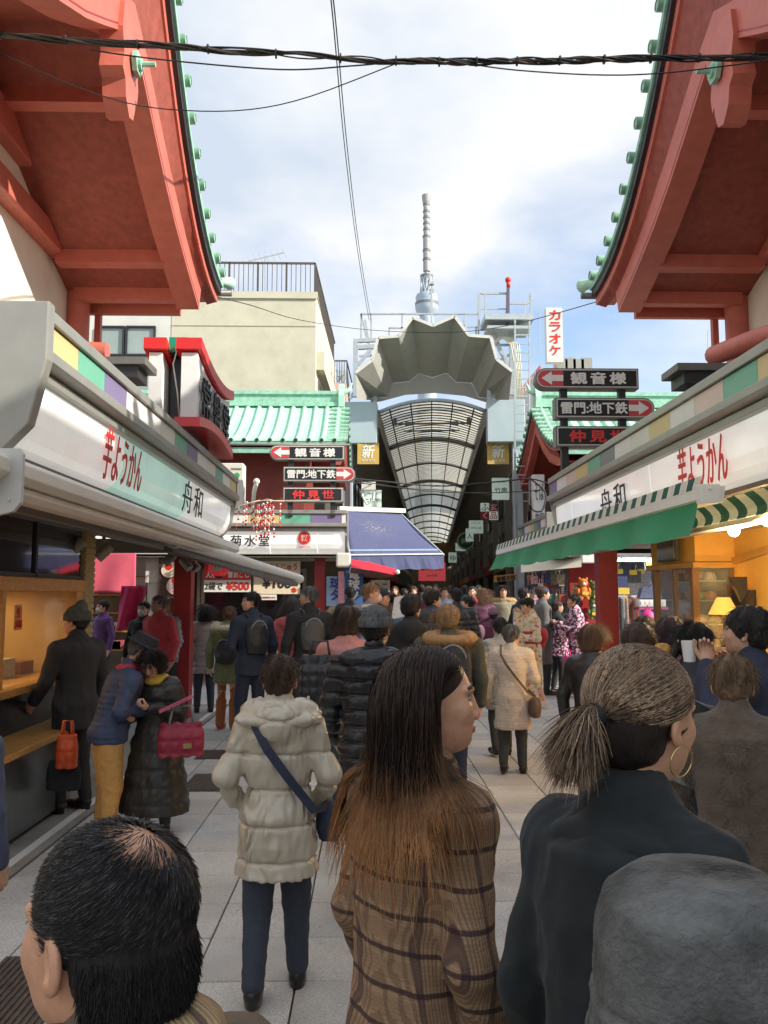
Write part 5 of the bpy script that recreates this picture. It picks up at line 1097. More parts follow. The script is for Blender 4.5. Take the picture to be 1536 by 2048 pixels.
for i, (a, b) in enumerate((((1322,1078,10.4),(1374,1066,9.4)),((1240,1094,13.0),(1300,1084,11.5)),((1480,1052,7.0),(1530,1040,6.3)))):
    m = MB(); m.tube([at(*a),at(*b)],.022,8); thing_mb(m, 'tube_light', mat('tube_warm', (1,.72,.35), .4, 0, emit=9), ['warm strip light above the monitor','warm strip light behind the green valance end','warm strip light between the two big bulbs'][i], 'lamp', None, 'auto')
# area light added inside the left shop, beside the added tube
l_ = bpy.data.lights.new('added_strip_light','AREA'); l_.energy = 8; l_.color = (1,.72,.38); l_.shape = 'RECTANGLE'; l_.size = .1; l_.size_y = 2.6; o = bpy.data.objects.new('added_strip_light', l_); link(o, sh); o.location = Vector((-3.5,6.4,1.75))-sh.location
# low wooden front of the right counter
m = MB(); m.box((3.3,4.6,0),(4.0,8.8,.10)); thing_mb(m, 'wood_platform', WOOD, 'low honey coloured wooden platform under the right shop bay', 'platform')

# ------------------------------------------------------------------ souvenir stall across, right side
ss = empty('souvenir_stall', (6,18.5,0), 'souvenir stall across the street packed with hanging goods, dark back wall', 'stall')
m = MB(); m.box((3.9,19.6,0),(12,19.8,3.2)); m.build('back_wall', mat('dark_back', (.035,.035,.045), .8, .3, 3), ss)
m = MB(); m.box((3.75,16.7,2.55),(12,19.8,2.60)); m.build('soffit', mat('soffit_grey', (.25,.25,.24), .7), ss)
m = MB(); m.box((4.22,17.1,0),(5.05,17.25,2.6)); m.build('red_panel', REDD, ss)
for i in range(3):
    m = MB(); m.tube([(5.2+i*1.3,17.6+i*.5,2.50),(6.3+i*1.3,17.6+i*.5,2.50)],.03,8); m.build('tube_lamp', mat('cool_tube', (.9,.95,1), .4, 0, emit=8), ss, 'auto')
l_ = bpy.data.lights.new('stall_light','AREA'); l_.energy = 45; l_.color = (.95,.97,1); l_.shape = 'RECTANGLE'; l_.size = 4; l_.size_y = .3; o = bpy.data.objects.new('stall_light', l_); link(o, ss); o.location = Vector((6.4,17.6,2.45))-ss.location
ca = empty('cream_awning', at(1105,1125,16.8), 'cream canvas awning over the souvenir goods', 'awning')
TLc, TRc, BRc, BLc = at(1042,1121,17.6), at(1163,1107,16.6), at(1163,1134,16.2), at(1042,1145,17.2)
m = MB(); m.strip([TLc.lerp(TRc,i/8) for i in range(9)],[BLc.lerp(BRc,i/8) for i in range(9)],(0,.02,0)); m.build('canvas', mat('cream_canvas', (.70,.64,.50), .8, .05), ca); m = MB(); m.add([TLc,TRc,TRc+Vector((0,1.2,.3)),TLc+Vector((0,1.2,.3))],[(0,1,2,3)]); m.build('top', mat('cream_canvas', (.70,.64,.50), .8, .05), ca)
m = MB(); m.box(at(1164,1126,16.4),at(1192,1098,16.6)); m.build('end_housing', WHITE, ca, bevel=.02)
TAGM = mat('tag_yellow', (.78,.55,.08), .6); rg = random.Random(11)
gcol = [(.05,.06,.15),(.45,.38,.28),(.10,.10,.10),(.35,.08,.08),(.20,.24,.14),(.55,.50,.42),(.08,.18,.20),(.5,.3,.2),(.3,.28,.32),(.6,.35,.4)]
gnm = ['navy','sand','black','maroon','olive','cream','teal','tan','slate','rose']
gm_ = [mat('cloth_'+n_, c_, .8, .5, 25) for n_, c_ in zip(gnm, gcol)]
def bag(c, w, h, k):
    m = MB(); d = .06
    m.prism([c+Vector((-w/2,0,0)),c+Vector((w/2,0,0)),c+Vector((w*.42,0,-h)),c+Vector((-w*.42,0,-h))],(0,d,0)); m.tube([c+Vector((-w*.3,d/2,0)),c+Vector((-w*.15,d/2,h*.45)),c+Vector((w*.15,d/2,h*.45)),c+Vector((w*.3,d/2,0))],.01,5); return m
kk = 0
rows = ['top','upper','middle','lower','bottom']; cols_ = ['first','second','third','fourth','fifth','sixth','seventh','eighth','ninth']
for rw, py in enumerate((1150,1168,1188,1208,1230)):
    for cl, px in enumerate(range(1062,1130,9)):
        c = at(px+rg.uniform(-3,3), py+rg.uniform(-3,3), 17.3+rg.uniform(-.2,.3)); k = rg.randrange(10)
        m = bag(c, rg.uniform(.10,.17), rg.uniform(.16,.26), k); o = thing_mb(m, 'hanging_pouch', gm_[k], '%s cloth pouch, %s in the %s row of the souvenir display' % (gnm[k], cols_[cl], rows[rw]), 'pouch', 'pouches hanging in the souvenir stall')
def plush(c, s, col, nm, lab, croc=False):
    r = empty('plush_toy', c, lab, 'soft toy'); m = MB(); m.ball(c+Vector((0,0,-.12*s)),(.10*s,.09*s,.13*s),12,8); m.build('body', col, r, True)
    m = MB(); m.ball(c+Vector((0,0,.06*s)),(.10*s,.095*s,.09*s),12,8); m.build('head', col, r, True)
    for sx in (-1,1):
        m = MB(); m.ball(c+Vector((sx*.07*s,0,.14*s)),.03*s,8,6); m.build('ear', col, r, True)
        m = MB(); m.ball(c+Vector((sx*.11*s,-.03*s,-.10*s)),(.04*s,.05*s,.07*s),8,6); m.build('arm', col, r, True)
        m = MB(); m.ball(c+Vector((sx*.06*s,-.05*s,-.23*s)),(.05*s,.06*s,.05*s),8,6); m.build('leg', col, r, True)
        m = MB(); m.ball(c+Vector((sx*.035*s,-.085*s,.08*s)),.010*s,6,5); m.build('eye', BLACKM, r, True)
    m = MB(); m.ball(c+Vector((0,-.09*s,.04*s)),(.04*s,.025*s,.03*s),8,6); m.build('muzzle', WHITE, r, True)
    m = MB(); p = c+Vector((.02,-.13*s,-.14*s)); m.box(p-Vector((.07,0,.03)), p+Vector((.07,.004,.03))); m.build('price_tag', TAGM, r)
PO = mat('plush_orange', (.62,.20,.03), .9, .2, 30); PG = mat('plush_green', (.12,.20,.08), .9, .3, 30); PT = mat('plush_tan', (.5,.38,.2), .9, .2, 30)
plush(at(1166,1172,16.8),1.05,PO,'a','large orange plush animal with a white muzzle on the red panel')
plush(at(1152,1180,16.9),.8,PT,'b','tan plush behind the orange one')
plush(at(1189,1178,16.9),1.1,PG,'c','green plush with a yellow tag right of the orange one')
plush(at(1186,1215,16.9),.9,PG,'d','lower green plush on the red panel')
plush(at(1194,1213,16.95),.8,PT,'e','lower tan plush next to the red post')
# clothes rail, aprons, baskets seen between the red post and the ochre bay
cr = empty('clothes_rail', at(1255,1193,15.8), 'clothes rail of dark and tan garments behind the right red post', 'clothes rail')
a = at(1236,1192,15.4); b = at(1275,1192,16.2); m = MB(); m.bar(a,b,.02); m.bar(a,Vector((a.x,a.y,.05)),.025); m.bar(b,Vector((b.x,b.y,.05)),.025); m.build('rail', STEEL, cr)
for i in range(11):
    p = a.lerp(b,(i+.5)/11); m = MB(); m.prism([p+Vector((0,-.13,-.06)),p+Vector((0,0,-.01)),p+Vector((0,.13,-.06)),p+Vector((0,.15,-.62)),p+Vector((0,-.15,-.62))],(.03,0,0)); m.build('garment', gm_[[2,8,2,7,2,3,7,1,7,3,0][i]], cr)
for i, (px, py, k, w, h) in enumerate(((1240,1140,0,.32,.6),(1268,1142,2,.30,.55),(1283,1140,8,.42,.55),(1315,1138,2,.3,.5),(1232,1130,6,.25,.4),(1302,1125,2,.25,.4))):
    c = at(px,py,17.0+i*.1); m = bag(c,w,h,k); m.mi = 1; m.box(c+Vector((-.10,-.01,-.08)),c+Vector((.06,-.005,.02))); o = m.build('hanging_bag', [gm_[k], TAGM]); tag(o, ['navy apron bag with yellow tag right of the red post','black bag with a yellow tag, second from the red post','large grey bag with yellow tag in mid stall','black bag hanging beside the ochre bay','teal bag highest next to the red post','black bag hanging just left of the ochre bay top'][i], 'bag')
for i, (px, py, w, h, mt_, lab) in enumerate(((1300,1206,.50,.13,WHITE,'white wire basket on a pink shelf'),(1302,1186,.44,.20,mat('dotted_navy',(.10,.12,.20),.6,.8,40),'navy patterned bag standing on the white basket'),(1302,1217,.56,.04,mat('pink_shelf',(.45,.10,.22),.5),'pink shelf board under the white basket'))):
    c = at(px,py,15.6); m = MB()
    if i == 1: m.prism([c+Vector((-w/2,0,-h/2)),c+Vector((w/2,0,-h/2)),c+Vector((w*.36,0,h/2)),c+Vector((-w*.36,0,h/2))],(0,.2,0)); m.tube([c+Vector((-.1,.1,h/2)),c+Vector((0,.1,h/2+.12)),c+Vector((.1,.1,h/2))],.012,6)
    else:
        m.box(c-Vector((w/2,.15,h/2)),c+Vector((w/2,.15,h/2)))
        if i == 0:
            for q in range(6): m.box(c+Vector((-w/2+.02+q*w/6,-.158,-h/2+.03)),c+Vector((-w/2+.02+q*w/6+.06,-.152,h/2-.03)))
    thing_mb(m, ['wire_basket','patterned_bag','shelf_board'][i], mt_, lab, ['basket','bag','shelf'][i], None, False, .006)
c = at(1296,1238,15.2); pk = empty('pink_backpack', c, 'small hot pink backpack hanging in the souvenir stall', 'backpack'); m = MB(); m.ball(c,(.14,.08,.17),14,9); m.build('body', mat('hot_pink',(.75,.03,.25),.5), pk, True); m = MB(); m.ball(c+Vector((0,-.07,-.05)),(.09,.04,.08),10,7); m.build('pocket', mat('hot_pink2',(.6,.02,.2),.5), pk, True); m = MB(); m.tube([c+Vector((-.05,0,.16)),c+Vector((0,0,.25)),c+Vector((.05,0,.16))],.012,6); m.build('handle', mat('hot_pink2',(.6,.02,.2),.5), pk); m = MB(); m.ball(c+Vector((0,-.10,.02)),.03,6,5); m.build('charm', WHITE, pk)
m = MB(); c = at(1248,1182,15.0); m.box(c-Vector((.10,0,.06)),c+Vector((.10,.01,.06))); m.bar(c-Vector((0,0,.06)),c-Vector((0,0,.2)),.01); thing_mb(m, 'price_card', TAGM, 'yellow price card standing above the clothes rail', 'price card')

# ------------------------------------------------------------------ overhead cables
def cable(pts, r, label, k=6, name='overhead_cable'):
    m = MB(); n = 24
    P = [Vector(p) for p in pts]; out = []
    for i in range(n+1):
        t = i/n*(len(P)-1); j = min(int(t), len(P)-2); u = t-j
        p0 = P[max(j-1,0)]; p1 = P[j]; p2 = P[j+1]; p3 = P[min(j+2,len(P)-1)]
        out.append(.5*((2*p1)+(-p0+p2)*u+(2*p0-5*p1+4*p2-p3)*u*u+(-p0+3*p1-3*p2+p3)*u**3))
    m.tube(out, r, k); return m, out
BP = [at(-300,40,6.3),at(0,70,6.2),at(400,97,6.1),at(768,121,6.0),at(1000,123,6.0),at(1250,118,6.0),at(1536,113,6.1),at(1900,100,6.2)]
bd = empty('cable_bundle', BP[3], 'thick bundle of black cables bound together across the whole street', 'cables')
mm, base = cable(BP, .012, ''); rc = random.Random(5)
CBL = mat('cable_black', (.02,.02,.02), .6, .3, 9)
from math import pi
dense = []
for a_, b_ in zip(base, base[1:]):
    for q_ in range(5): dense.append(a_.lerp(b_, q_/5))
dense.append(base[-1])
for k in range(9):
    ph = rc.uniform(0,6.28); rad = rc.uniform(.010,.026); fq = rc.uniform(.25,.6)
    pts = [p+Vector((0, rad*math.cos(ph+i*fq), rad*math.sin(ph+i*fq))) for i, p in enumerate(dense)]
    m = MB(); m.tube(pts, rc.uniform(.005,.009), 6); m.build('cable', CBL if k % 3 else mat('cable_brown', (.07,.05,.035), .6, .3, 9), bd, True)
for i in range(5,len(dense)-4,6):
    p = dense[i]; m = MB(); m.tube([p-Vector((.006,0,0)),p+Vector((.006,0,0))],.036,8); m.build('cable_tie', CBL, bd)
for pts, r, lab in (
    ([at(0,105,6.4),at(120,160,6.4),at(250,205,6.4),at(370,221,6.4),at(500,219,6.4),at(620,193,6.4),at(790,128,6.05)], .0045, 'thin sagging wire crossing the left gable below the bundle'),
    ([at(180,100,6.2),at(330,120,6.2),at(560,139,6.2),at(700,132,6.1),at(768,126,6.0)], .006, 'thin wire just under the bundle on its left half'),
    ([at(930,126,6.0),at(1030,140,6.1),at(1200,150,6.2),at(1340,145,6.2),at(1536,122,6.2),at(1700,110,6.2)], .0055, 'thin wire sagging under the bundle on its right half'),
    ([at(655,-60,7),at(668,60,9),at(690,300,14),at(715,500,20),at(738,640,27)], .008, 'first of the twin wires running up from the arcade'),
    ([at(659,-60,7),at(673,60,9),at(695,300,14),at(719,500,20),at(742,640,27)], .008, 'second of the twin wires running up from the arcade'),
    ([at(395,585,13),at(500,610,16),at(600,640,20),at(740,660,24),at(900,665,22),at(1030,648,19),at(1240,590,13.5)], .009, 'long thin wire sagging between the two gable tips past the canopy'),
    ([at(690,955,17),at(760,962,19),at(880,972,20),at(1000,963,19),at(1062,958,18.5),at(1110,972,17)], .018, 'upper black wire across the arcade mouth'),
    ([at(690,962,17),at(770,972,19),at(880,984,20),at(1000,985,20),at(1110,978,19)], .012, 'lower black wire across the arcade mouth'),
    ([at(700,958,17),at(800,975,19),at(900,982,20),at(985,990,19.5)], .010, 'short black wire left of the arcade mouth'),
    ([at(1062,958,18.5),at(1090,985,18.3),at(1085,1020,18.2),at(1066,1020,18.2),at(1062,1000,18.2)], .02, 'drooping black loop at the arcade right column')):
    m, _ = cable(pts, r, lab); o = m.build('overhead_cable', CBL, None, True); tag(o, lab, 'cable')
m = MB(); c = at(725,975,18.5); m.tube([c, c+Vector((0,0,-.2)), c+Vector((.1,0,-.38)), c+Vector((.24,0,-.3)), c+Vector((.26,0,-.1))],.03,8); m.box(c+Vector((-.02,-.08,-.06)),c+Vector((.3,.08,.12))); thing_mb(m, 'junction_bracket', OFFW, 'cream insulator bracket with hooked conduit at the left column', 'bracket')
# ------------------------------------------------------------------ signed-distance mesher for people
def _bb(pts, rads, m):
    lo = np.min([np.array(p)-r for p, r in zip(pts, rads)], 0)-m; hi = np.max([np.array(p)+r for p, r in zip(pts, rads)], 0)+m; return lo, hi
class RC:                       # round cone
    def __init__(s, a, b, ra, rb, k=.02, sc=None): s.a = np.array(a, float); s.b = np.array(b, float); s.ra = ra; s.rb = rb; s.k = k; s.sub = False
    def bounds(s, m): return _bb([s.a, s.b], [s.ra, s.rb], m)
    def d(s, X, Y, Z):
        ba = s.b-s.a; L2 = ba@ba+1e-12; px, py, pz = X-s.a[0], Y-s.a[1], Z-s.a[2]
        t = np.clip((px*ba[0]+py*ba[1]+pz*ba[2])/L2, 0, 1)
        return np.sqrt((px-t*ba[0])**2+(py-t*ba[1])**2+(pz-t*ba[2])**2)-(s.ra+(s.rb-s.ra)*t)
class EL:                       # ellipsoid
    def __init__(s, c, r, k=.02, rot=None, sub=False): s.c = np.array(c, float); s.r = np.array(r, float); s.k = k; s.sub = sub; s.rot = np.array(rot) if rot is not None else None
    def bounds(s, m): R = max(s.r) if s.rot is not None else s.r; return s.c-R-m, s.c+R+m
    def d(s, X, Y, Z):
        x, y, z = X-s.c[0], Y-s.c[1], Z-s.c[2]
        if s.rot is not None:
            R = s.rot; x, y, z = R[0,0]*x+R[1,0]*y+R[2,0]*z, R[0,1]*x+R[1,1]*y+R[2,1]*z, R[0,2]*x+R[1,2]*y+R[2,2]*z
        k0 = np.sqrt((x/s.r[0])**2+(y/s.r[1])**2+(z/s.r[2])**2); k1 = np.sqrt((x/s.r[0]**2)**2+(y/s.r[1]**2)**2+(z/s.r[2]**2)**2)+1e-9
        return k0*(k0-1)/k1
class LF:                       # vertical loft: rows of (z, rx, ry, cx, cy)
    def __init__(s, rows, k=.02, n=2.3, fold=0, nf=9, ph=0): s.rows = np.array(sorted(rows), float); s.k = k; s.n = n; s.sub = False; s.fold = fold; s.nf = nf; s.ph = ph
    def bounds(s, m):
        r = s.rows; return np.array([(r[:,3]-r[:,1]).min()-m, (r[:,4]-r[:,2]).min()-m, r[0,0]-m]), np.array([(r[:,3]+r[:,1]).max()+m, (r[:,4]+r[:,2]).max()+m, r[-1,0]+m])
    def d(s, X, Y, Z):
        r = s.rows; z = Z[0,0,:] if Z.ndim == 3 else Z
        rx, ry, cx, cy = [np.interp(z, r[:,0], r[:,i]) for i in (1,2,3,4)]
        x = (X-cx)/rx; y = (Y-cy)/ry; q = (np.abs(x)**s.n+np.abs(y)**s.n)**(1/s.n); mn = np.minimum(rx, ry)
        d = (q-1)*mn
        if s.fold:
            th = np.arctan2(y, x); zz = (z-r[0,0])/(r[-1,0]-r[0,0]); d = d-s.fold*np.sin(th*s.nf+s.ph+zz*2)*np.clip(1-zz*1.3, 0, 1)
        dz = np.maximum(r[0,0]-z, z-r[-1,0])
        return np.where(dz > -.02, np.maximum(d, dz), d)
def grid_eval(prims, h, lo=None, hi=None, disp=None, pad=.02):
    B = [p.bounds(0) for p in prims if not p.sub]
    if lo is None: lo = np.min([b[0] for b in B], 0)-pad-h*2
    if hi is None: hi = np.max([b[1] for b in B], 0)+pad+h*2
    n = np.maximum(np.ceil((hi-lo)/h).astype(int)+1, 4)
    ax = [lo[i]+h*np.arange(n[i]) for i in range(3)]
    Fd = np.full(n, 1.0)
    for p in prims:
        b0, b1 = p.bounds(p.k+3*h+.01)
        i0 = [max(0, int((b0[i]-lo[i])/h)) for i in range(3)]; i1 = [min(n[i], int((b1[i]-lo[i])/h)+2) for i in range(3)]
        if any(i1[i] <= i0[i] for i in range(3)): continue
        X = ax[0][i0[0]:i1[0]][:,None,None]; Y = ax[1][i0[1]:i1[1]][None,:,None]; Z = ax[2][i0[2]:i1[2]][None,None,:]
        sl_ = (slice(i0[0],i1[0]), slice(i0[1],i1[1]), slice(i0[2],i1[2]))
        d = p.d(X, Y, Z); f = Fd[sl_]; k = max(p.k, 1e-5)
        if p.sub: hh = np.maximum(k-np.abs(f+d), 0)/k; Fd[sl_] = np.maximum(f, -d)+hh*hh*k*.25
        else: hh = np.maximum(k-np.abs(f-d), 0)/k; Fd[sl_] = np.minimum(f, d)-hh*hh*k*.25
    if disp is not None:
        m = np.abs(Fd) < .06; I = np.nonzero(m); P = np.stack([ax[i][I[i]] for i in range(3)], 1); Fd[m] -= disp(P)
    return Fd, lo, h
def surface_nets(Fd, lo, h):
    S = Fd < 0; n = Fd.shape
    c = np.zeros([x-1 for x in n], int); 
    for i in (0,1):
        for j in (0,1):
            for k in (0,1): c += S[i:n[0]-1+i, j:n[1]-1+j, k:n[2]-1+k]
    act = (c > 0) & (c < 8); I = np.nonzero(act); nv = len(I[0]); idx = np.full(act.shape, -1); idx[I] = np.arange(nv)
    acc = np.zeros((nv,3)); cnt = np.zeros(nv)
    cor = [(i,j,k) for i in (0,1) for j in (0,1) for k in (0,1)]
    V = {q: Fd[I[0]+q[0], I[1]+q[1], I[2]+q[2]] for q in cor}
    for a in cor:
        for ax in range(3):
            if a[ax]: continue
            b = list(a); b[ax] = 1; b = tuple(b); fa, fb = V[a], V[b]; m = (fa < 0) != (fb < 0); t = fa[m]/(fa[m]-fb[m])
            p = np.tile(np.array(a, float), (m.sum(), 1)); p[:,ax] = t; acc[m] += p; cnt[m] += 1
    P = (np.stack(I, 1)+acc/np.maximum(cnt,1)[:,None])*h+lo
    quads = []
    for ax in range(3):
        u, v = (ax+1) % 3, (ax+2) % 3
        sa = [slice(None)]*3; sb = [slice(None)]*3; sa[ax] = slice(0,n[ax]-1); sb[ax] = slice(1,n[ax])
        A_, B_ = S[tuple(sa)], S[tuple(sb)]; E = A_ != B_
        J = list(np.nonzero(E)); ok = (J[u] > 0) & (J[v] > 0) & (J[u] < n[u]-1) & (J[v] < n[v]-1)
        J = [x[ok] for x in J]; fl = A_[tuple(J)]
        def cell(du, dv):
            q = [x.copy() for x in J]; q[u] = q[u]-du; q[v] = q[v]-dv; return idx[tuple(q)]
        q = np.stack([cell(1,1), cell(0,1), cell(0,0), cell(1,0)], 1); q[~fl] = q[~fl][:,::-1]; quads.append(q)
    return P, np.concatenate(quads)
def sdf_mesh(prims, h, **k):
    return surface_nets(*grid_eval(prims, h, **k))
def np_object(name, P, Q, mats, parent=None, mi=None, smooth=True):
    """P world-minus-root coordinates"""
    me = bpy.data.meshes.new(name); nv = len(P); Q = np.asarray(Q); nf = len(Q); w = Q.shape[1]
    me.vertices.add(nv); me.vertices.foreach_set('co', np.asarray(P, 'f').ravel()); me.loops.add(nf*w); me.loops.foreach_set('vertex_index', Q.astype('i').ravel())
    me.polygons.add(nf); me.polygons.foreach_set('loop_start', np.arange(0, nf*w, w, dtype='i'))
    if smooth: me.polygons.foreach_set('use_smooth', np.ones(nf, bool))
    for m in (mats if isinstance(mats, (list, tuple)) else [mats]): me.materials.append(m)
    if mi is not None: me.polygons.foreach_set('material_index', np.asarray(mi, 'i'))
    me.update(calc_edges=True); me.validate()
    o = bpy.data.objects.new(name, me); return link(o, parent)
def wr(seed, amp, freq, n=5, st=(1,1,1)):
    r = np.random.RandomState(seed); K = r.normal(size=(n,3))*freq*np.array(st); ph = r.uniform(0,6.28,n); am = r.uniform(.5,1,n)
    def f(P):
        o = np.zeros(len(P))
        for k, p, a in zip(K, ph, am):
            s = np.sin(P@k+p+.8*np.sin(P@K[0]*.5+p)); o += a*(1-np.abs(s))**1.2 if True else a*s
        return amp*(o/am.sum()*2-1)
    return f
def rotz(a): c, s = math.cos(a), math.sin(a); return np.array([[c,-s,0],[s,c,0],[0,0,1]])
def rotx(a): c, s = math.cos(a), math.sin(a); return np.array([[1,0,0],[0,c,-s],[0,s,c]])
def roty(a): c, s = math.cos(a), math.sin(a); return np.array([[c,0,s],[0,1,0],[-s,0,c]])
# ---- materials for people
def skinm(name, c): 
    m = mat(name, c, .48, .10, 60, .12, 420, sss=.14); return m
SK = [skinm('skin_light', (.74,.41,.265)), skinm('skin_mid', (.58,.34,.225)), skinm('skin_tan', (.44,.25,.16))]
LIP = mat('lip', (.48,.14,.12), .4, .05); LIPW = LIP; EYEW = mat('eye_white', (.50,.46,.42), .25, .02); IRIS = mat('iris_dark', (.02,.012,.008), .15); BROW = mat('brow', (.03,.02,.015), .8, .2, 100)
def hairm(name, c, tip=None, z0=0, z1=1, gray=0):
    m = mat(name, c, .38, .3, 3, .5, 90, stretch=(14,14,.8), spec=.35)
    if tip:
        t = m.node_tree; n = t.nodes; l = t.links.new; b = n['Principled BSDF']; src = b.inputs['Base Color'].links[0].from_socket
        geo = n.new('ShaderNodeNewGeometry'); se = n.new('ShaderNodeSeparateXYZ'); l(geo.outputs['Position'], se.inputs[0])
        nz = n.new('ShaderNodeTexNoise'); l(geo.outputs['Position'], nz.inputs['Vector']); nz.inputs['Scale'].default_value = 9
        ma = n.new('ShaderNodeMath'); ma.operation = 'MULTIPLY_ADD'; l(nz.outputs[0], ma.inputs[0]); ma.inputs[1].default_value = -.22; l(se.outputs[2], ma.inputs[2])
        mr = n.new('ShaderNodeMapRange'); l(ma.outputs[0], mr.inputs[0]); mr.inputs[1].default_value = z0; mr.inputs[2].default_value = z1
        mx_ = n.new('ShaderNodeMix'); mx_.data_type = 'RGBA'; l(mr.outputs[0], mx_.inputs['Factor']); mx_.inputs[6].default_value = (*tip, 1); l(src, mx_.inputs[7]); l(mx_.outputs[2], b.inputs['Base Color'])
    return m
HB_ = hairm('hair_black', (.022,.018,.017)); HD = hairm('hair_dark_brown', (.065,.038,.026)); HBR = hairm('hair_brown', (.16,.085,.045)); HBL = hairm('hair_light_brown', (.34,.20,.10)); HG = hairm('hair_grey', (.13,.13,.13)); HGL = hairm('hair_light_grey', (.33,.32,.31))
def cl(name, c, rough=.85, var=.12, scale=30, bump=.25, bs=250, sheen=0, coat=0): return mat('fabric_'+name, tuple(v_*1.25+.010 for v_ in c), rough, var, scale, bump, bs, sheen=sheen, coat=coat, folds=.45)
# ---- head template (metres, skull centre origin, face towards +Y)
def head_prims(fem=0, neck=True, jaw=1.0, nose=1.0):
    P = [EL((0,-.012,.030),(.074,.092,.082),.03), EL((0,.028,-.030),(.060*jaw,.064,.080),.035), EL((0,.054,-.084),(.026*jaw,.028,.022),.025),
         EL((0,.035,-.060),(.046*jaw,.045,.035),.03)]
    P += [RC((0,.082,.014),(0,.099,-.027),.006,.0095*nose,.014)]
    for s in (-1,1):
        P += [EL((s*.011,.092,-.033),(.009,.010,.007),.008), EL((s*.037,.058,-.020),(.020,.019,.019),.025)]
        P += [RC((s*.014,.086,.026),(s*.045,.070,.026),.007,.006,.012)]
        P += [EL((s*.031,.094,.008),(.016,.016,.009),.010,sub=True)]
        P += [EL((s*.076,-.004,-.012),(.008,.018,.030),.006,rot=rotz(s*.35)), EL((s*.080,.002,-.012),(.006,.010,.018),.004,rot=rotz(s*.35),sub=True)]
        P += [EL((s*.074,.002,-.036),(.007,.008,.010),.006)]
    P += [EL((0,.089,-.0565),(.020,.0095,.0050),.006), EL((0,.087,-.0665),(.016,.0105,.0060),.005), EL((0,.103,-.0617),(.024,.009,.0014),.002,sub=True), EL((0,.094,-.0745),(.016,.012,.0045),.006,sub=True)]
    if neck: P += [RC((0,-.012,-.05),(0,-.030,-.17),.050-.006*fem,.054-.004*fem,.03)]
    return P
HEADS = {}
def head_template(h, fem=0, jaw=1.0):
    key = (h, fem, jaw)
    if key not in HEADS:
        pr = head_prims(fem, True, jaw)
        P, Q = sdf_mesh(pr, h, pad=.006)
        c = P[Q].mean(1); mi = np.zeros(len(Q), int)
        fr = c[:,1] > .05
        if h < .006:
            mi[fr & (((c[:,0]/.022)**2+((c[:,2]+.0625)/.0105)**2) < 1)] = 1
        else: mi[fr & (np.abs(c[:,0]) < .020) & (np.abs(c[:,2]+.0625) < .006)] = 1
        ex = np.abs(c[:,0])
        mi[fr & (np.abs(ex-.031) < .017) & (np.abs(c[:,2]-.031+(ex-.03)*.15) < (.0035 if h < .006 else .0045))] = 2
        # eyeballs as part of the same mesh
        P2 = []; Q2 = []; m2 = []
        for s in (-1,1):
            cx, cy, cz = s*.031, .0715, .007; kk, mm_ = 12, 8; base = len(P)+len(P2)
            for i in range(mm_+1):
                a = math.pi*i/mm_
                for j in range(kk):
                    t = 2*math.pi*j/kk; P2.append((cx+.0125*math.sin(a)*math.cos(t), cy+.0125*math.cos(a), cz+.0068*math.sin(a)*math.sin(t)))
            for i in range(mm_):
                for j in range(kk): Q2.append((base+i*kk+j, base+i*kk+(j+1)%kk, base+(i+1)*kk+(j+1)%kk, base+(i+1)*kk+j)); m2.append(4 if i < 2 else 3)
            # lash line
            base = len(P)+len(P2)
            for i in range(7):
                u = -1+i/3; x = cx+.0155*u; y = .0835-.006*(u*s*.6+.4) ; z = cz+.0062-.004*u*u; P2 += [(x,y,z),(x,y-.001,z+.0022)]
            for i in range(6): Q2.append((base+2*i, base+2*i+2, base+2*i+3, base+2*i+1)); m2.append(2)
        HEADS[key] = (np.vstack([P, P2]), np.vstack([Q, Q2]), np.concatenate([mi, m2]))
    return HEADS[key]
HANDS = {}
def hand_template(h, pose):     # palm root at origin, fingers along -Z, palm facing +Y (towards body front), thumb on +X
    key = (h, pose)
    if key not in HANDS:
        curl = {'relax': .45, 'grip': 1.25, 'flat': .12}[pose]
        P = [EL((0,0,-.045),(.036,.014,.046),.012), RC((0,0,.03),(0,0,-.02),.026,.026,.02)]
        for i, (x, L, r) in enumerate(((.027,.068,.0085),(.010,.076,.009),(-.008,.071,.0085),(-.025,.056,.0075))):
            p = np.array([x, 0, -.082+.004*abs(i-1)]); a = 0
            for seg, f in enumerate((.45,.32,.25)):
                a += curl*(.55 if seg == 0 else .75); q = p+np.array([x*.03, math.sin(a)*L*f, -math.cos(a)*L*f]); P.append(RC(p, q, r*(1-.1*seg), r*(.92-.1*seg), .004)); p = q
        p = np.array([.028,.004,-.025])
        for d, L, r in (((.55,.35,-.75),.036,.012),((.30,.55,-.78),.030,.010),((.05,.7,-.7),.024,.0085)):
            dd = np.array(d); dd = dd/np.linalg.norm(dd); q = p+dd*L; P.append(RC(p, q, r, r*.9, .006)); p = q
        HANDS[key] = sdf_mesh(P, h, pad=.005)
    return HANDS[key]
def frame_to(zdir, ydir):       # rotation whose -Z points along zdir, +Y near ydir
    z = -np.array(zdir, float); z /= np.linalg.norm(z); y = np.array(ydir, float); y = y-z*(y@z); y /= np.linalg.norm(y)+1e-9; x = np.cross(y, z); return np.stack([x,y,z], 1)
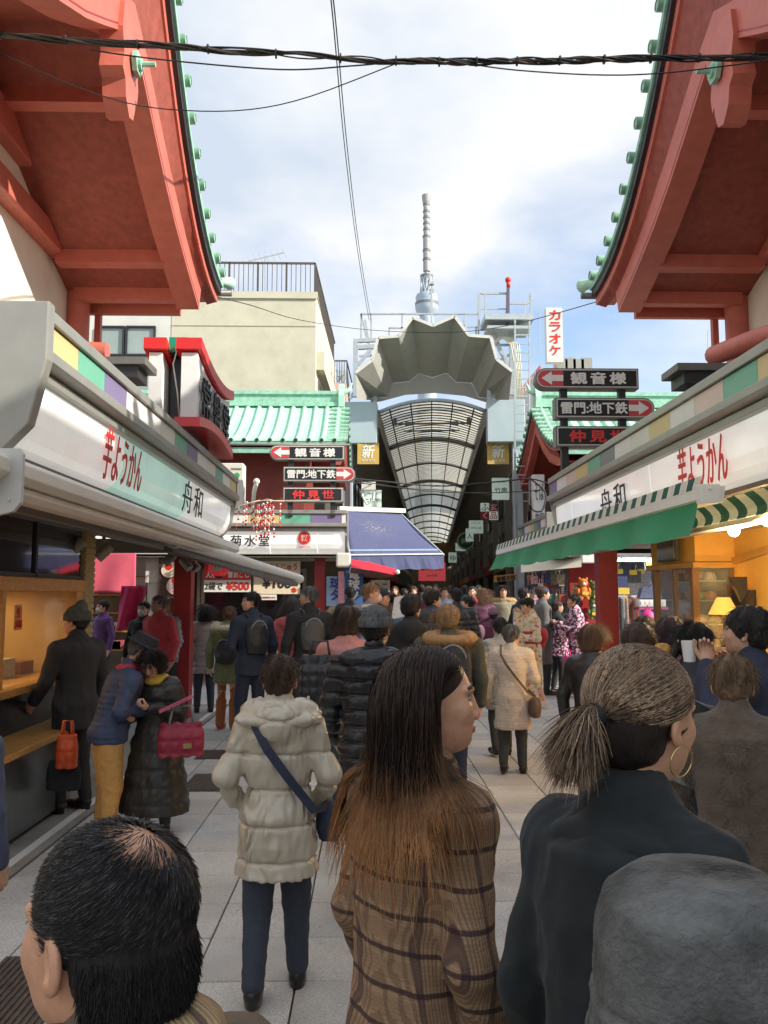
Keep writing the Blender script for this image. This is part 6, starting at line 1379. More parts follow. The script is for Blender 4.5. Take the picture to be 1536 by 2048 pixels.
ARM = {   # elbow, wrist offsets (units of H) for the right arm (+X); mirrored for left
 'down': ((.155,-.015,.640),(.160,.030,.505)), 'tight': ((.122,-.02,.640),(.128,.035,.505)), 'back': ((.15,-.07,.645),(.155,-.09,.51)), 'fwd': ((.155,.03,.645),(.15,.12,.54)),
 'pocket': ((.158,-.035,.645),(.130,.055,.560)), 'hold': ((.160,-.01,.640),(.06,.165,.640)), 'phone': ((.160,.02,.640),(.05,.17,.70)),
 'mouth': ((.155,.07,.655),(.04,.115,.835)), 'up': ((.17,.10,.76),(.10,.12,.93)), 'cross': ((.165,.02,.65),(.02,.14,.655)), 'reach': ((.15,.10,.70),(.10,.26,.70)), 'strap': ((.16,.04,.66),(.075,.10,.75)) }
PEOPLE = []
def person(x, y, H, face=0, label='', coat=None, cmat=None, clen=.48, flare=1.0, puff=0, pitch=.05, legs='trousers', lmat=None, legw=1.0, shoe=None, arms=('down','down'), stride=.0, skin=0, hair='short', hm=None, lean=0, turn=0, nod=0, tilt=0,
           hood=None, fur=None, hat=None, hatm=None, mask=False, scarf=None, bulk=1.0, fem=0, res=None, hres=None, fold=.004, group=None, quilt=None, jaw=None, sleeve=None, collar=True, boots=None, extra=None, name='person', crease=True, gloves=None, hseed=0):
    """standing figure; face = heading in degrees, 0 looks away from the camera (+Y), 90 looks left (-X), -90 right, 180 at the camera"""
    dist = y; res = res or (.010 if dist < 5 else .014 if dist < 9 else .02 if dist < 18 else .03); hres = hres or (.0045 if dist < 7 else .006 if dist < 16 else .009)
    s = H; hs = (H/1.70)**.5*1.0      # heads vary less than height
    root = empty(name, (x, y, .012), label, 'person', group); R = rotz(math.radians(face)); seed = int(abs(x*97+y*131))%9999
    skm = SK[skin]; cmat = cmat or cl('charcoal', (.05,.05,.055)); lmat = lmat or cl('black_cotton', (.02,.02,.024)); shoe = shoe or mat('black_leather', (.015,.015,.016), .35, .1); hm = hm or HB_
    fw = 1-.12*fem
    def sp(z, dx=0, dy=0):   # spine point with lean about the hips
        t = max(0, z-.52); a = lean; return np.array([dx*s, (dy+t*math.sin(a))*s, (min(z,.52)+t*math.cos(a))*s if z > .52 else z*s])
    ST = lambda z: (0, sp(z)[1])
    # joints
    hipx = .05; st_ = stride or ((seed % 5)-2)*.022
    ank = [np.array([-.062*s, -st_*s*.9, .045*s+max(0,-(-st_))*0]), np.array([.062*s, st_*s*.9, .045*s])]
    if abs(st_) > .03: (ank[0] if st_ > 0 else ank[1])[2] += .02*s
    hip = [np.array([-hipx*s,0,.49*s]), np.array([hipx*s,0,.49*s])]
    knee = [(hip[i]*.47+ank[i]*.53)+np.array([0,.018*s+abs(st_)*.14*s,.0]) for i in (0,1)]
    shp = [sp(.795, -.102*fw*bulk), sp(.795, .102*fw*bulk)]
    el = []; wrp = []
    for i, sg in ((0,-1),(1,1)):
        e, w = ARM[arms[i]]; el.append(sp(e[2]*1.0, sg*e[0]*(.97 if fem else 1), e[1])); wrp.append(sp(w[2], sg*w[0], w[1]))
    hc = sp(.87)+np.array([0, .012*s, 0])
    # head transform
    HR = rotz(math.radians(turn))@rotx(-math.radians(nod)-lean*.6)@roty(math.radians(tilt))
    neckp = hc.copy(); hcen = np.array([neckp[0], neckp[1], neckp[2]])+ (HR@np.array([0,.012,.105*hs+.012])) ; top = None
    dz = H-.005-(hcen[2]+.112*hs) if abs(nod) < 12 and lean < .15 else 0
    hcen[2] += dz
    T = lambda P: (np.asarray(P)@R.T)
    def torso_rows(inf, z0, z1, fl=1.0, b=1.0):
        base = [(.47,.098,.070),(.52,.102,.076),(.60,.086,.064),(.66,.090,.068),(.73,.100,.072),(.78,.100,.068),(.815,.070,.055),(.84,.040,.040)]
        o = []
        for z in np.linspace(z0, z1, 14):
            rx = np.interp(z, [q[0] for q in base], [q[1] for q in base]); ry = np.interp(z, [q[0] for q in base], [q[2] for q in base])
            f = 1+(fl-1)*np.clip((.60-z)/.35, 0, 1.2); c = sp(z); o.append((c[2], (rx*f*fw*b)*s+inf, (ry*f)*s*b+inf, 0, c[1]))
        return o
    # --- body (one continuous mesh: head, neck, torso, arms, legs, hands)
    bp = [LF(torso_rows(-.004, .47, .83), .03)]
    for i, sg in ((0,-1),(1,1)):
        bp += [RC(shp[i], el[i], .030*s, .024*s, .03), RC(el[i], wrp[i], .023*s, .016*s, .01), RC(hip[i], knee[i], .046*s, .032*s, .02), RC(knee[i], ank[i], .030*s, .021*s, .01), RC(ank[i]-[0,.01*s,.01*s], ank[i]+np.array([0,.09*s,-.02*s]), .022*s, .018*s, .01)]
    bp += [RC(sp(.79), hcen+HR@np.array([0,-.02,-.09*hs]), .036*s, .03*s, .02)]
    P, Q = sdf_mesh(bp, max(res, .014)); mi = np.zeros(len(Q), int)
    hP, hQ, hmI = head_template(hres, 1 if fem else 0, jaw or (.94 if fem else 1.02))
    P = [P]; Q = [Q]; MI = [mi]; nv = len(P[0])
    P.append((hP*hs)@HR.T+hcen); Q.append(hQ+nv); MI.append(hmI); nv += len(hP)
    for i, sg in ((0,-1),(1,1)):
        kind = {'hold':'relax','phone':'grip','mouth':'grip','up':'grip','strap':'grip','reach':'flat','cross':'relax'}.get(arms[i], 'relax')
        tP, tQ = hand_template(.0035 if dist < 7 else .005 if dist < 14 else .008, kind)
        d = wrp[i]-el[i]; Fm = frame_to(d, np.array([-sg*.9, .35, .2]) if arms[i] not in ('hold','phone','cross','mouth') else np.array([-sg*.3,.1,.95]))
        tp = tP*np.array([sg if True else 1, 1, 1])*(s/1.70)
        tq = tQ if sg > 0 else tQ[:,::-1]
        # thumb should point forward/inwards
        P.append((tp*np.array([1,1,1]))@Fm.T+wrp[i]+d/np.linalg.norm(d)*.012); Q.append(tq+nv); MI.append(np.zeros(len(tQ), int)); nv += len(tP)
    np_object('body', T(np.vstack(P)), np.vstack(Q), [skm, LIP, BROW, EYEW, IRIS], root, np.concatenate(MI))
    # --- coat / jacket
    inf = (.022 if not puff else .032)*bulk
    aR = (.036+.004*(puff > 0))*s*max(bulk, 1)
    cp = [LF(torso_rows(inf, clen, .80, flare), .03, 2.3, fold, 7+seed % 4, seed)]
    for i in (0,1):
        wcut = wrp[i]-(wrp[i]-el[i])*.06
        cp += [EL(shp[i]-np.array([0,0,.006*s]), (aR*1.0,aR*1.08,aR*1.0), .045), RC(shp[i], el[i], aR*1.05, aR*.88, .03), RC(el[i], wcut, aR*.90, aR*.74, .02)]
        if sleeve == 'kimono': cp += [LF([(wrp[i][2]-.30*s,.045*s,.075*s,wrp[i][0]*1.0,wrp[i][1]-.03),(wrp[i][2]+.04*s,.035*s,.06*s,wrp[i][0],wrp[i][1]-.03)],.03)]
    cp += [RC(sp(.80), sp(.835), .085*s*fw, .055*s, .05), RC(sp(.79,-.07), sp(.79,.07), .048*s*bulk, .048*s*bulk, .05)]
    if collar: cp += [RC(sp(.83,0,.0), sp(.868,0,.006), .050*s, .042*s, .012)]
    if hood: cp += [EL(sp(.825,0,-.060), (.088*s,.060*s,.045*s), .03), EL(sp(.80,0,-.085), (.060*s,.035*s,.05*s), .03)]
    F1 = wr(seed, .006*(1.5 if puff else 1), 15, 5); F2 = wr(seed+5, .0035, 42, 5, (1,1,.6))
    def disp(Pq):
        o = F1(Pq) if crease else 0*Pq[:,0]
        if dist < 9 and crease: o = o+F2(Pq)*(1.7 if puff > .005 else 1)
        if puff:
            ph = Pq[:,2]/pitch; q_ = np.abs((ph % 1)-.5)*2*pitch*.5; q_ = pitch*.5-q_; o = o+puff*(np.abs(np.sin(ph*math.pi))**.6-.6)-puff*.9*np.exp(-(q_/.007)**2)
            if quilt == 'diamond': o = o+puff*(np.abs(np.sin((Pq[:,0]+Pq[:,1])/pitch*math.pi))**.5-.6)
        return o
    P, Q = sdf_mesh(cp, res*.85 if dist > 2.5 else res, disp=disp)
    cmats = cmat
    o_c = np_object(coat or 'coat', T(P), Q, cmats, root)
    # --- legs
    hem = sp(clen)[2]
    if legs in ('trousers','jeans'):
        lp = [EL((0,0,.50*s), (.098*s*fw+.008,.075*s+.008,.06*s), .03)]
        for i in (0,1): lp += [RC(hip[i], knee[i], .056*s*legw, .043*s*legw, .02), RC(knee[i], ank[i]+[0,-.005*s,.016*s], .041*s*legw, .032*s*legw, .012)]
        P, Q = sdf_mesh(lp, res, disp=wr(seed+2, .004, 22, 5, (1,1,1.6))); np_object('trousers', T(P), Q, lmat, root)
    elif legs == 'skirt':
        P, Q = sdf_mesh([LF([(.16*s,.13*s,.11*s,0,0),(.5*s,.105*s,.085*s,0,0)], .02, 2.2, .008, 11)], res); np_object('skirt', T(P), Q, lmat, root)
    elif legs == 'kimono':
        P, Q = sdf_mesh([LF([(.055*s,.085*s,.115*s,0,.02*s),(.3*s,.098*s,.095*s,0,0),(.55*s,.10*s,.08*s,0,0)], .02, 2.4, .004, 5)], res); np_object('kimono_skirt', T(P), Q, lmat, root)
    # --- shoes
    for i in (0,1):
        a = ank[i]; pr = [RC(a+np.array([0,-.012*s,-.012*s]), a+np.array([0,.03*s,-.018*s]), .027*s, .025*s, .01), EL(a+np.array([0,.075*s,-.024*s]), (.030*s,.048*s,.020*s), .02), LF([(a[2]-.047*s,.027*s,.075*s,a[0],a[1]+.04*s),(a[2]-.032*s,.027*s,.073*s,a[0],a[1]+.04*s)], .008)]
        if boots: pr += [RC(a, (a+(knee[i]-a)*.85), .038*s, .044*s, .015)]
        P, Q = sdf_mesh(pr, min(res, .012)); P[:,2] = np.maximum(P[:,2], .0); np_object('boot' if boots else 'shoe', T(P), Q, boots or shoe, root)
    # --- hair
    hl = lambda p: HR@(np.asarray(p)*hs)+hcen
    hair_mesh(root, R, HR, hs, hcen, hair, hm, min(hres*1.5, .011), seed+hseed, dist, sp, s)
    HT = lambda P: T((P*hs)@HR.T+hcen)
    if hat == 'beanie':
        P, Q = sdf_mesh([EL((0,-.014,.050),(.090,.108,.082),.02), LF([(.005,.096,.112,0,-.014),(.060,.095,.111,0,-.014)],.012,2)], min(hres*1.3,.009), disp=lambda p: .0016*np.sin(np.arctan2(p[:,0],p[:,1]+.01)*46)+.003*np.sin(p[:,2]*60)); np_object('beanie', HT(P), Q, hatm, root)
    if hat == 'cap':
        P, Q = sdf_mesh([EL((0,-.012,.055),(.086,.104,.062),.02), LF([(.030,.089,.106,0,-.012),(.062,.086,.104,0,-.012)],.012,2), EL((0,.105,.035),(.070,.060,.006),.01)], .007); np_object('cap', HT(P), Q, hatm, root)
    if hat == 'brim':
        P, Q = sdf_mesh([LF([(.045,.090,.108,0,-.012),(.130,.075,.094,0,-.012)],.012,2), LF([(.038,.125,.145,0,-.01),(.050,.120,.140,0,-.01)],.012,2)], .007); np_object('hat', HT(P), Q, hatm, root)
    if mask:
        P, Q = sdf_mesh([EL((0,.070,-.045),(.050,.047,.046),.01)], .006); k = (P[:,1] > .045); np_object('face_mask', HT(P), Q, mat('mask_white', (.75,.76,.78), .7, .03), root)
    if scarf:
        P, Q = sdf_mesh([EL(sp(.845), (.075*s,.070*s,.030*s), .02), EL(sp(.825,0,.03), (.060*s,.055*s,.028*s), .02)], min(res,.012), disp=wr(seed+9,.006,60,4)); np_object('scarf', T(P), Q, scarf, root)
    if fur:     # fluffy ring round the hood
        fp = []
        for k in range(22):
            a = 2*math.pi*k/22; c = sp(.838, .105*math.cos(a), -.040+.060*math.sin(a)); c[2] += .02*s*math.cos(a)*0-.018*s*math.sin(a)*(-1)*.6
            fp.append(c)
        P, Q = sdf_mesh([EL(c, (.034*s,.034*s,.027*s), .02) for c in fp], min(res,.012), disp=wr(seed,.006,70,6)); np_object('fur_trim', T(P), Q, fur, root)
        strands(root, T, fp, fur, seed, 2600 if dist < 9 else 1400, .036*s, .045 if dist < 9 else .05)
    PEOPLE.append((root, R, sp, s)); root['_'] = 0; del root['_']
    return dict(root=root, R=R, sp=sp, s=s, T=T, wr=wrp, hc=hcen, HT=HT, HR=HR, hs=hs, ank=ank, hcen=hcen)
def tubes_np(paths, rad, k=3):
    """paths (n,m,3) -> vertices, quads"""
    n, m, _ = paths.shape; d = np.gradient(paths, axis=1); d /= np.linalg.norm(d, axis=2, keepdims=True)+1e-9
    a = np.cross(d, np.array([.31,.17,.93])); a /= np.linalg.norm(a, axis=2, keepdims=True)+1e-9; b = np.cross(d, a)
    rr = rad[None,:,None] if np.ndim(rad) == 1 else rad[:,:,None]
    V = np.stack([paths+rr*(a*math.cos(2*math.pi*j/k)+b*math.sin(2*math.pi*j/k)) for j in range(k)], 2)
    i = np.arange(n)[:,None,None]; q = np.arange(m-1)[None,:,None]; j = np.arange(k)[None,None,:]; base = i*m*k+q*k
    Q = np.stack([base+j, base+(j+1)%k, base+k+(j+1)%k, base+k+j], -1).reshape(-1,4)
    return V.reshape(-1,3), Q
def strands(root, T, centres, m, seed, n, r, L):
    rs = np.random.RandomState(seed); c = np.array(centres)[rs.randint(len(centres), size=n)]; d = rs.normal(size=(n,3)); d /= np.linalg.norm(d, axis=1)[:,None]
    p0 = c+d*r*.7; dr = d+rs.normal(size=(n,3))*.35+np.array([0,0,-.15]); t = np.linspace(0,1,4)[None,:,None]
    path = p0[:,None,:]+dr[:,None,:]*L*.6*t+np.array([0,0,-.012])*t*t
    V, Q = tubes_np(path, np.array([.0016,.0014,.001,.0003]), 3); np_object('fur_fibres', T(V), Q, m, root)
def hair_mesh(root, R, HR, hs, hcen, kind, m, h, seed, dist, sp, s):
    T = lambda P: P@R.T
    HT = lambda P: T((P*hs)@HR.T+hcen)
    if kind in (None, 'bald'): return
    pr = [EL((0,-.018,.036),(.083,.100,.086),.02)]
    cut = [EL((0,.110,-.030),(.066,.075,.088),.015,sub=True)]
    nst = 0; down = .06
    if kind == 'short': pr += [EL((0,-.055,-.020),(.066,.050,.060),.03)]; down = .05
    if kind == 'bob': pr += [EL((0,-.030,-.030),(.096,.090,.095),.03), EL((0,-.04,-.075),(.090,.075,.045),.02)]; down = .14
    if kind == 'bun': pr += [EL((0,-.05,-.02),(.066,.05,.05),.03), EL((0,-.115,.02),(.035,.032,.034),.015)]
    if kind == 'pony': pr += [EL((0,-.055,-.02),(.066,.05,.05),.03), RC((0,-.115,.0),(0,-.150,-.10),.022,.020,.015), RC((0,-.150,-.10),(0,-.145,-.17),.02,.006,.01)]
    if kind == 'long': pr += [EL((0,-.03,-.03),(.092,.085,.10),.03), LF([(-.36,.085,.028,0,-.085),(-.20,.098,.042,0,-.075),(-.03,.092,.06,0,-.05)],.03,2.2,.006,9)]
    if kind == 'frizz': pr += [EL((0,-.022,.03),(.094,.108,.092),.02), EL((0,-.06,-.03),(.078,.055,.06),.03)]
    rs = np.random.RandomState(seed)
    def disp(P):
        th = np.arctan2(P[:,0], P[:,1]+.02)
        a = .0022*np.sin(th*38+P[:,2]*12*np.sin(th*3))+.0015*np.sin(th*71+3)
        b = .004*np.sin(th*7+P[:,2]*25+seed)
        return a+b+(.004*np.sin(P[:,0]*160)*np.sin(P[:,1]*150)*np.sin(P[:,2]*170) if kind in ('frizz','short') else 0)
    P, Q = sdf_mesh(pr+cut, h, disp=disp); np_object('hair', HT(P), Q, m, root)
    if dist < 17:
        n = 900 if dist < 9 else 350
        d = rs.normal(size=(n*2,3)); d /= np.linalg.norm(d, axis=1)[:,None]; d = d[(d[:,2] > -.35) & ~((d[:,1] > .45) & (d[:,2] < .45))][:n]; n = len(d)
        p = np.array([0,-.018,.036])+d*np.array([.081,.098,.084])
        L = {'short':.035,'bob':.12,'long':.22,'frizz':.04,'bun':.05,'pony':.06}[kind]
        tan = np.array([0,-.35 if kind != 'bob' else 0,-1.0])-d*((d@np.array([0,-.35,-1.0]))[:,None]); tan /= np.linalg.norm(tan, axis=1)[:,None]+1e-6
        t = np.linspace(0,1,5)[None,:,None]; st = p[:,None,:]+(tan[:,None,:]*L+d[:,None,:]*.006+rs.normal(size=(n,1,3))*.012)*t+np.array([0,0,-1])*L*.25*t*t
        c = np.array([0,-.018,.036]); q = st-c; e = np.array([.084,.101,.087]); rr = np.sqrt(((q/e)**2).sum(-1, keepdims=True)); up_ = st[...,2:3] > -.02
        st = np.where(up_ & (rr < 1.0), c+q/np.maximum(rr,.3), st)
        V, Q = tubes_np(st, np.array([.0012,.0012,.0011,.0009,.0003])*(1 if dist < 9 else 1.6), 3); np_object('hair_strands', HT(V), Q, m, root)
def flat_strap(pts, w, m, name, parent, nrm, th=.006):
    """ribbon through world points; nrm = list of outward normals"""
    b = MB(); n = len(pts); P = [Vector(p) for p in pts]; A_ = []; B_ = []; e = []
    vs = []
    for i in range(n):
        d = (P[min(i+1,n-1)]-P[max(i-1,0)]).normalized(); nn = Vector(nrm[i]).normalized(); sd = d.cross(nn).normalized()*w/2
        vs += [P[i]-sd, P[i]+sd, P[i]+sd+nn*th, P[i]-sd+nn*th]
    fs = []
    for i in range(n-1):
        for j in range(4): fs.append((i*4+j, i*4+(j+1)%4, (i+1)*4+(j+1)%4, (i+1)*4+j))
    b.add(vs, fs+[(0,3,2,1),((n-1)*4,(n-1)*4+1,(n-1)*4+2,(n-1)*4+3)]); return b.build(name, m, parent)
def W_(p, q):      # local -> world
    return Vector(p['T'](np.array(q))) + p['root'].location
def backpack(p, m, label, z=.70, w=.26, h=.40, d=.13, off=.13, strap=True, patch=None, dy=0):
    s = p['s']; c = p['sp'](z, 0, -off/s*1.0+dy); cw = W_(p, c); r = empty('backpack', cw, label, 'backpack')
    T = p['T']; res = .009
    P, Q = sdf_mesh([EL((0,0,0),(w/2,d/2,h/2),.03), LF([(-h*.46,w*.46,d*.46,0,0),(h*.30,w*.47,d*.44,0,0)],.05,3.2), EL((0,-d*.45,-h*.18),(w*.36,.035,h*.22),.02)], res, disp=wr(3,.003,40,4))
    np_object('bag_body', T(P), Q, m, r)
    mb = MB(); q = [T(np.array([w*.36*math.cos(a), -d*.44-.02*math.sin(a), h*.20+h*.26*math.sin(a)])) for a in np.linspace(.1,3.04,9)]
    mb.tube([Vector(v)+cw for v in q], .006, 5); mb.build('zip', mat('zip_grey', (.35,.35,.36), .4), r)
    if strap:
        for sg in (-1,1):
            lc = [c+np.array([sg*.07, .05, h*.42]), p['sp'](.845, sg*.055, -.045), p['sp'](.855, sg*.062, .0), p['sp'](.80, sg*.072, .085), p['sp'](.70, sg*.095, .075), p['sp'](.66, sg*.11, .0), c+np.array([sg*.11, .04, -h*.3])]
            mb = MB(); mb.tube([W_(p, v) for v in lc], .014, 6); mb.build('strap', m, r, True)
    if patch:
        v = W_(p, c+np.array([0,-d*.52-.004, h*.22])); mb = MB(); a = Vector(T(np.array([.028,0,0]))); b = Vector((0,0,.028)); n_ = Vector(T(np.array([0,-.004,0]))); mb.obox(v, a, b, n_); pt = mb.build('patch', BLACKM, r)
        mb = MB(); mb.frame(v+n_*1.5, a, (0,0,1), .05, .05, .003, .006); mb.build('patch_rim', patch, r); mb = MB(); mb.tube([v+n_*1.2, v+n_*2.4], .012, 6); mb.build('patch_flower', patch, r)
    return r
def shoulder_bag(p, m, label, side=1, z=.46, w=.26, h=.18, from_side=-1, strapm=None, name='shoulder_bag', y0=.0, sw=.025):
    s = p['s']; c = np.array([side*(.155*s), y0, z*s]); cw = W_(p, c); r = empty(name, cw, label, 'bag'); T = p['T']
    P, Q = sdf_mesh([LF([(-h/2,.045,w/2,0,0),(h*.35,.04,w*.44,0,0)],.03,3), EL((0,0,-h*.1),(.06,w*.5,h*.5),.03)], .009, disp=wr(4,.003,50,4)); np_object('bag_body', T(P), Q, m, r)
    fs = from_side; k = 14; pts = []; nr = []
    top = p['sp'](.848, fs*.072, -.0)
    pth = [c+np.array([0,-.06,h*.4]), p['sp'](.56, side*.105, -.085), p['sp'](.66, side*.03, -.112), p['sp'](.74, fs*.03, -.112), p['sp'](.80, fs*.065, -.092), top+np.array([0,0,.012*s])]
    nn = [(side,-.5,0),(side*.6,-1,0),(0,-1,0),(0,-1,0),(0,-1,.4),(0,-.2,1)]
    P_ = [W_(p, q) for q in pth]; N_ = [Vector(T(np.array(q, float))) for q in nn]
    flat_strap(P_, sw, strapm or m, 'strap', r, N_)
    pth = [top+np.array([0,.0,.012*s]), p['sp'](.78, fs*.06, .085), p['sp'](.68, 0, .115), p['sp'](.56, side*.09, .10), c+np.array([0,.06,h*.4])]
    nn = [(0,.2,1),(0,1,.4),(0,1,0),(side*.5,1,0),(side,.5,0)]
    flat_strap([W_(p, q) for q in pth], sw, strapm or m, 'strap', r, [Vector(T(np.array(q, float))) for q in nn])
    return r
def handbag(c, m, label, w=.3, h=.2, d=.14, rot=0, quilt=0, name='handbag', handle=.10, hm=None):
    r = empty(name, c, label, 'bag'); Rz = rotz(rot)
    dsp = (lambda P: quilt*(np.abs(np.sin(P[:,0]*38))*np.abs(np.sin(P[:,2]*38))-.4)) if quilt else wr(8,.004,40,4)
    P, Q = sdf_mesh([LF([(-h/2,w*.48,d/2,0,0),(h*.1,w*.5,d*.5,0,0),(h/2,w*.42,d*.28,0,0)],.03,2.8)], .007, disp=dsp); np_object('bag_body', P@Rz.T, Q, m, r)
    for sy in (-1,1):
        mb = MB(); mb.tube([Vector(Rz@np.array(q))+Vector(c) for q in ((-w*.25,sy*d*.2,h*.42),(-w*.18,sy*d*.1,h*.5+handle),(w*.18,sy*d*.1,h*.5+handle),(w*.25,sy*d*.2,h*.42))], .009, 6); mb.build('handle', hm or m, r, True)
    return r
# ------------------------------------------------------------------ people
def pp(px, pt, Y): v = at(px, pt, Y); return v.x, Y, v.z-.012
def P_(px, pt, Y, label, **k):
    x, y, H = pp(px, pt, Y); H -= .006+(.02 if k.get('hat') else 0); return person(x, y, H, label=label, **k)
NAVY = cl('navy', (.018,.024,.05)); BLK = cl('black', (.014,.014,.016)); CHAR = cl('charcoal', (.045,.045,.05)); OLIVE = cl('olive', (.17,.17,.075)); DOL = cl('dark_olive', (.055,.055,.035))
BEIGE = mat('fabric_beige_nylon', (.54,.48,.38), .30, .06, 8, .15, 60, spec=.8, folds=1.0, fscale=11); PUFB = mat('fabric_black_nylon', (.022,.024,.028), .36, .2, 10, .2, 60, folds=.9, fscale=7); PUFG = mat('fabric_grey_nylon', (.36,.36,.35), .45, .06, 10, .2, 60, folds=.7)
PINKC = cl('rose_wool', (.50,.21,.19)); CORAL = cl('coral', (.60,.10,.10), .5); QB = cl('quilted_beige', (.50,.42,.34), .7); PURP = cl('plum', (.10,.03,.06)); TANP = cl('tan_cotton', (.52,.27,.075)); DENIM = cl('denim', (.026,.034,.052)); DGR = cl('dark_grey', (.03,.033,.035))
REDC = cl('red', (.45,.04,.05)); SUEDE = cl('suede', (.32,.10,.03)); LEA = mat('leather_jacket', (.03,.028,.026), .3, .2, 12, .3, 60)
FURB = cl('fur_brown', (.36,.21,.09)); FURC = cl('fur_cream', (.66,.56,.38)); FURT = cl('fleece_brown', (.085,.06,.042), .95, .2, 20, .8, 90, sheen=.3)
# --- long haired woman in plaid, close to the camera
PLAID = mat('plaid_wool', (.40,.26,.16), .9, .1, 40, .4, 260)
def plaidify(m, sx=(0,1,0)):
    t = m.node_tree; n = t.nodes; l = t.links.new; b = n['Principled BSDF']
    tcn = n.new('ShaderNodeTexCoord'); nzd = n.new('ShaderNodeTexNoise'); l(tcn.outputs['Object'], nzd.inputs['Vector']); nzd.inputs['Scale'].default_value = 5
    vd = n.new('ShaderNodeVectorMath'); vd.operation = 'SCALE'; l(nzd.outputs['Color'], vd.inputs[0]); vd.inputs['Scale'].default_value = .014
    va = n.new('ShaderNodeVectorMath'); l(tcn.outputs['Object'], va.inputs[0]); l(vd.outputs[0], va.inputs[1])
    se = n.new('ShaderNodeSeparateXYZ'); l(va.outputs[0], se.inputs[0])
    hx = n.new('ShaderNodeMath'); hx.operation = 'ADD'; l(se.outputs[0], hx.inputs[0]); l(se.outputs[1], hx.inputs[1])
    def band(src, per, duty, soft=.12, off=0):
        m1 = n.new('ShaderNodeMath'); m1.operation = 'MULTIPLY_ADD'; l(src, m1.inputs[0]); m1.inputs[1].default_value = 1/per; m1.inputs[2].default_value = 50+off
        fr = n.new('ShaderNodeMath'); fr.operation = 'FRACT'; l(m1.outputs[0], fr.inputs[0])
        pg = n.new('ShaderNodeMath'); pg.operation = 'PINGPONG'; l(fr.outputs[0], pg.inputs[0]); pg.inputs[1].default_value = .5
        mr = n.new('ShaderNodeMapRange'); l(pg.outputs[0], mr.inputs[0]); mr.inputs[1].default_value = duty/2; mr.inputs[2].default_value = duty/2+soft*duty+.02; mr.inputs[3].default_value = 1; mr.inputs[4].default_value = 0; return mr.outputs[0]
    last = None; cur = b.inputs['Base Color'].links[0].from_socket
    def over(fac, col, amt):
        nonlocal cur
        mm = n.new('ShaderNodeMath'); mm.operation = 'MULTIPLY'; l(fac, mm.inputs[0]); mm.inputs[1].default_value = amt
        mx_ = n.new('ShaderNodeMix'); mx_.data_type = 'RGBA'; l(mm.outputs[0], mx_.inputs['Factor']); l(cur, mx_.inputs[6]); mx_.inputs[7].default_value = (*col,1); cur = mx_.outputs[2]
    over(band(se.outputs[2], .0085, .42), (.46,.32,.19), .55); over(band(hx.outputs[0], .0085, .42), (.13,.075,.05), .5)
    over(band(hx.outputs[0], .070, .16), (.07,.04,.045), .75); over(band(se.outputs[2], .070, .11), (.045,.022,.03), .85); over(band(se.outputs[2], .070, .45, off=.5), (.20,.12,.07), .3)
    l(cur, b.inputs['Base Color'])
plaidify(PLAID)
def scalp_roots(n, seed, front=.35, low=-.35, hlz=.036):
    rs = np.random.RandomState(seed); d = rs.normal(size=(n*5,3)); d /= np.linalg.norm(d, axis=1)[:,None]
    ok = (d[:,2] > low) & ~((d[:,1] > front) & (d[:,2] < .62)); return d[ok][:n]
def push(p, c, e, amt=1.0):
    q = (p-c); r = np.sqrt(((q/e)**2).sum(-1, keepdims=True)); return np.where(r < 1, c+q/np.maximum(r,.25), p)
def sim_hair(pd, n, L, seed, m, name='hair_strands', steps=22, rad=.0011, clump=60, spread=.02, front=.35, low=-.4, wave=.006, Lvar=.15, fwd=0, face_open=.0):
    HR, hs, s = pd['HR'], pd['hs'], pd['s']; hcen = pd['hcen']; sp = pd['sp']
    d = scalp_roots(n, seed, front, low); n = len(d); rs = np.random.RandomState(seed+1)
    c0 = hcen+HR@(np.array([0,-.018,.036])*hs); e0 = np.array([.080,.097,.083])*hs
    p = c0+((d*np.array([.080,.097,.083])*hs)@HR.T)
    # initial direction: away from the parting on top
    ctr = rs.randint(0, clump, n); coff = rs.normal(size=(clump,3))*spread
    side = np.sign(d[:,0:1]+.15*rs.normal(size=(n,1))*.2); side[side == 0] = 1
    v = np.concatenate([side*.9, -.25+0*side, .1+0*side], 1)@HR.T
    ds = L/steps*(1+Lvar*rs.normal(size=(n,1))); path = [p]; jit = rs.normal(size=(n,3))*.03
    for i in range(steps):
        t = i/steps; g = np.array([0,0,-1.0]); w = min(1, .15+t*4)
        dr = v*(1-w)+g*w+coff[ctr]*(1.2 if t > .3 else 0)+rs.normal(size=(n,3))*.012+jit+np.stack([np.sin(t*9+ctr), np.cos(t*8+ctr), 0*ctr],1)*wave*6
        dr /= np.linalg.norm(dr, axis=1)[:,None]; p = p+dr*ds
        q = (p-c0)@HR; r = np.sqrt(((q/(e0*1.02+.004))**2).sum(1, keepdims=True)); q = np.where(r < 1, q/np.maximum(r,.3), q); 
        # keep the face free
        fr = (q[:,1] > .022+face_open) & (q[:,2] < .035) & (q[:,2] > -.16); q[fr,1] = .6*q[fr,1]+.4*(.022+face_open); q[fr,0] = np.sign(q[fr,0]+1e-6)*np.maximum(np.abs(q[fr,0]), .074); p = q@HR.T+c0
        for cc, ee in ((sp(.66), np.array([.148*s,.118*s,.22*s])), (sp(.80), np.array([.155*s,.075*s,.052*s]))): p = push(p, cc, ee)
        path.append(p)
    path = np.stack(path, 1); rr = np.linspace(1,.55,steps+1)*rad; rr[-1] = .0002
    V, Q = tubes_np(path, rr, 3); return np_object(name, V@pd['R'].T, Q, m, pd['root'])
def head_info(p):
    return p
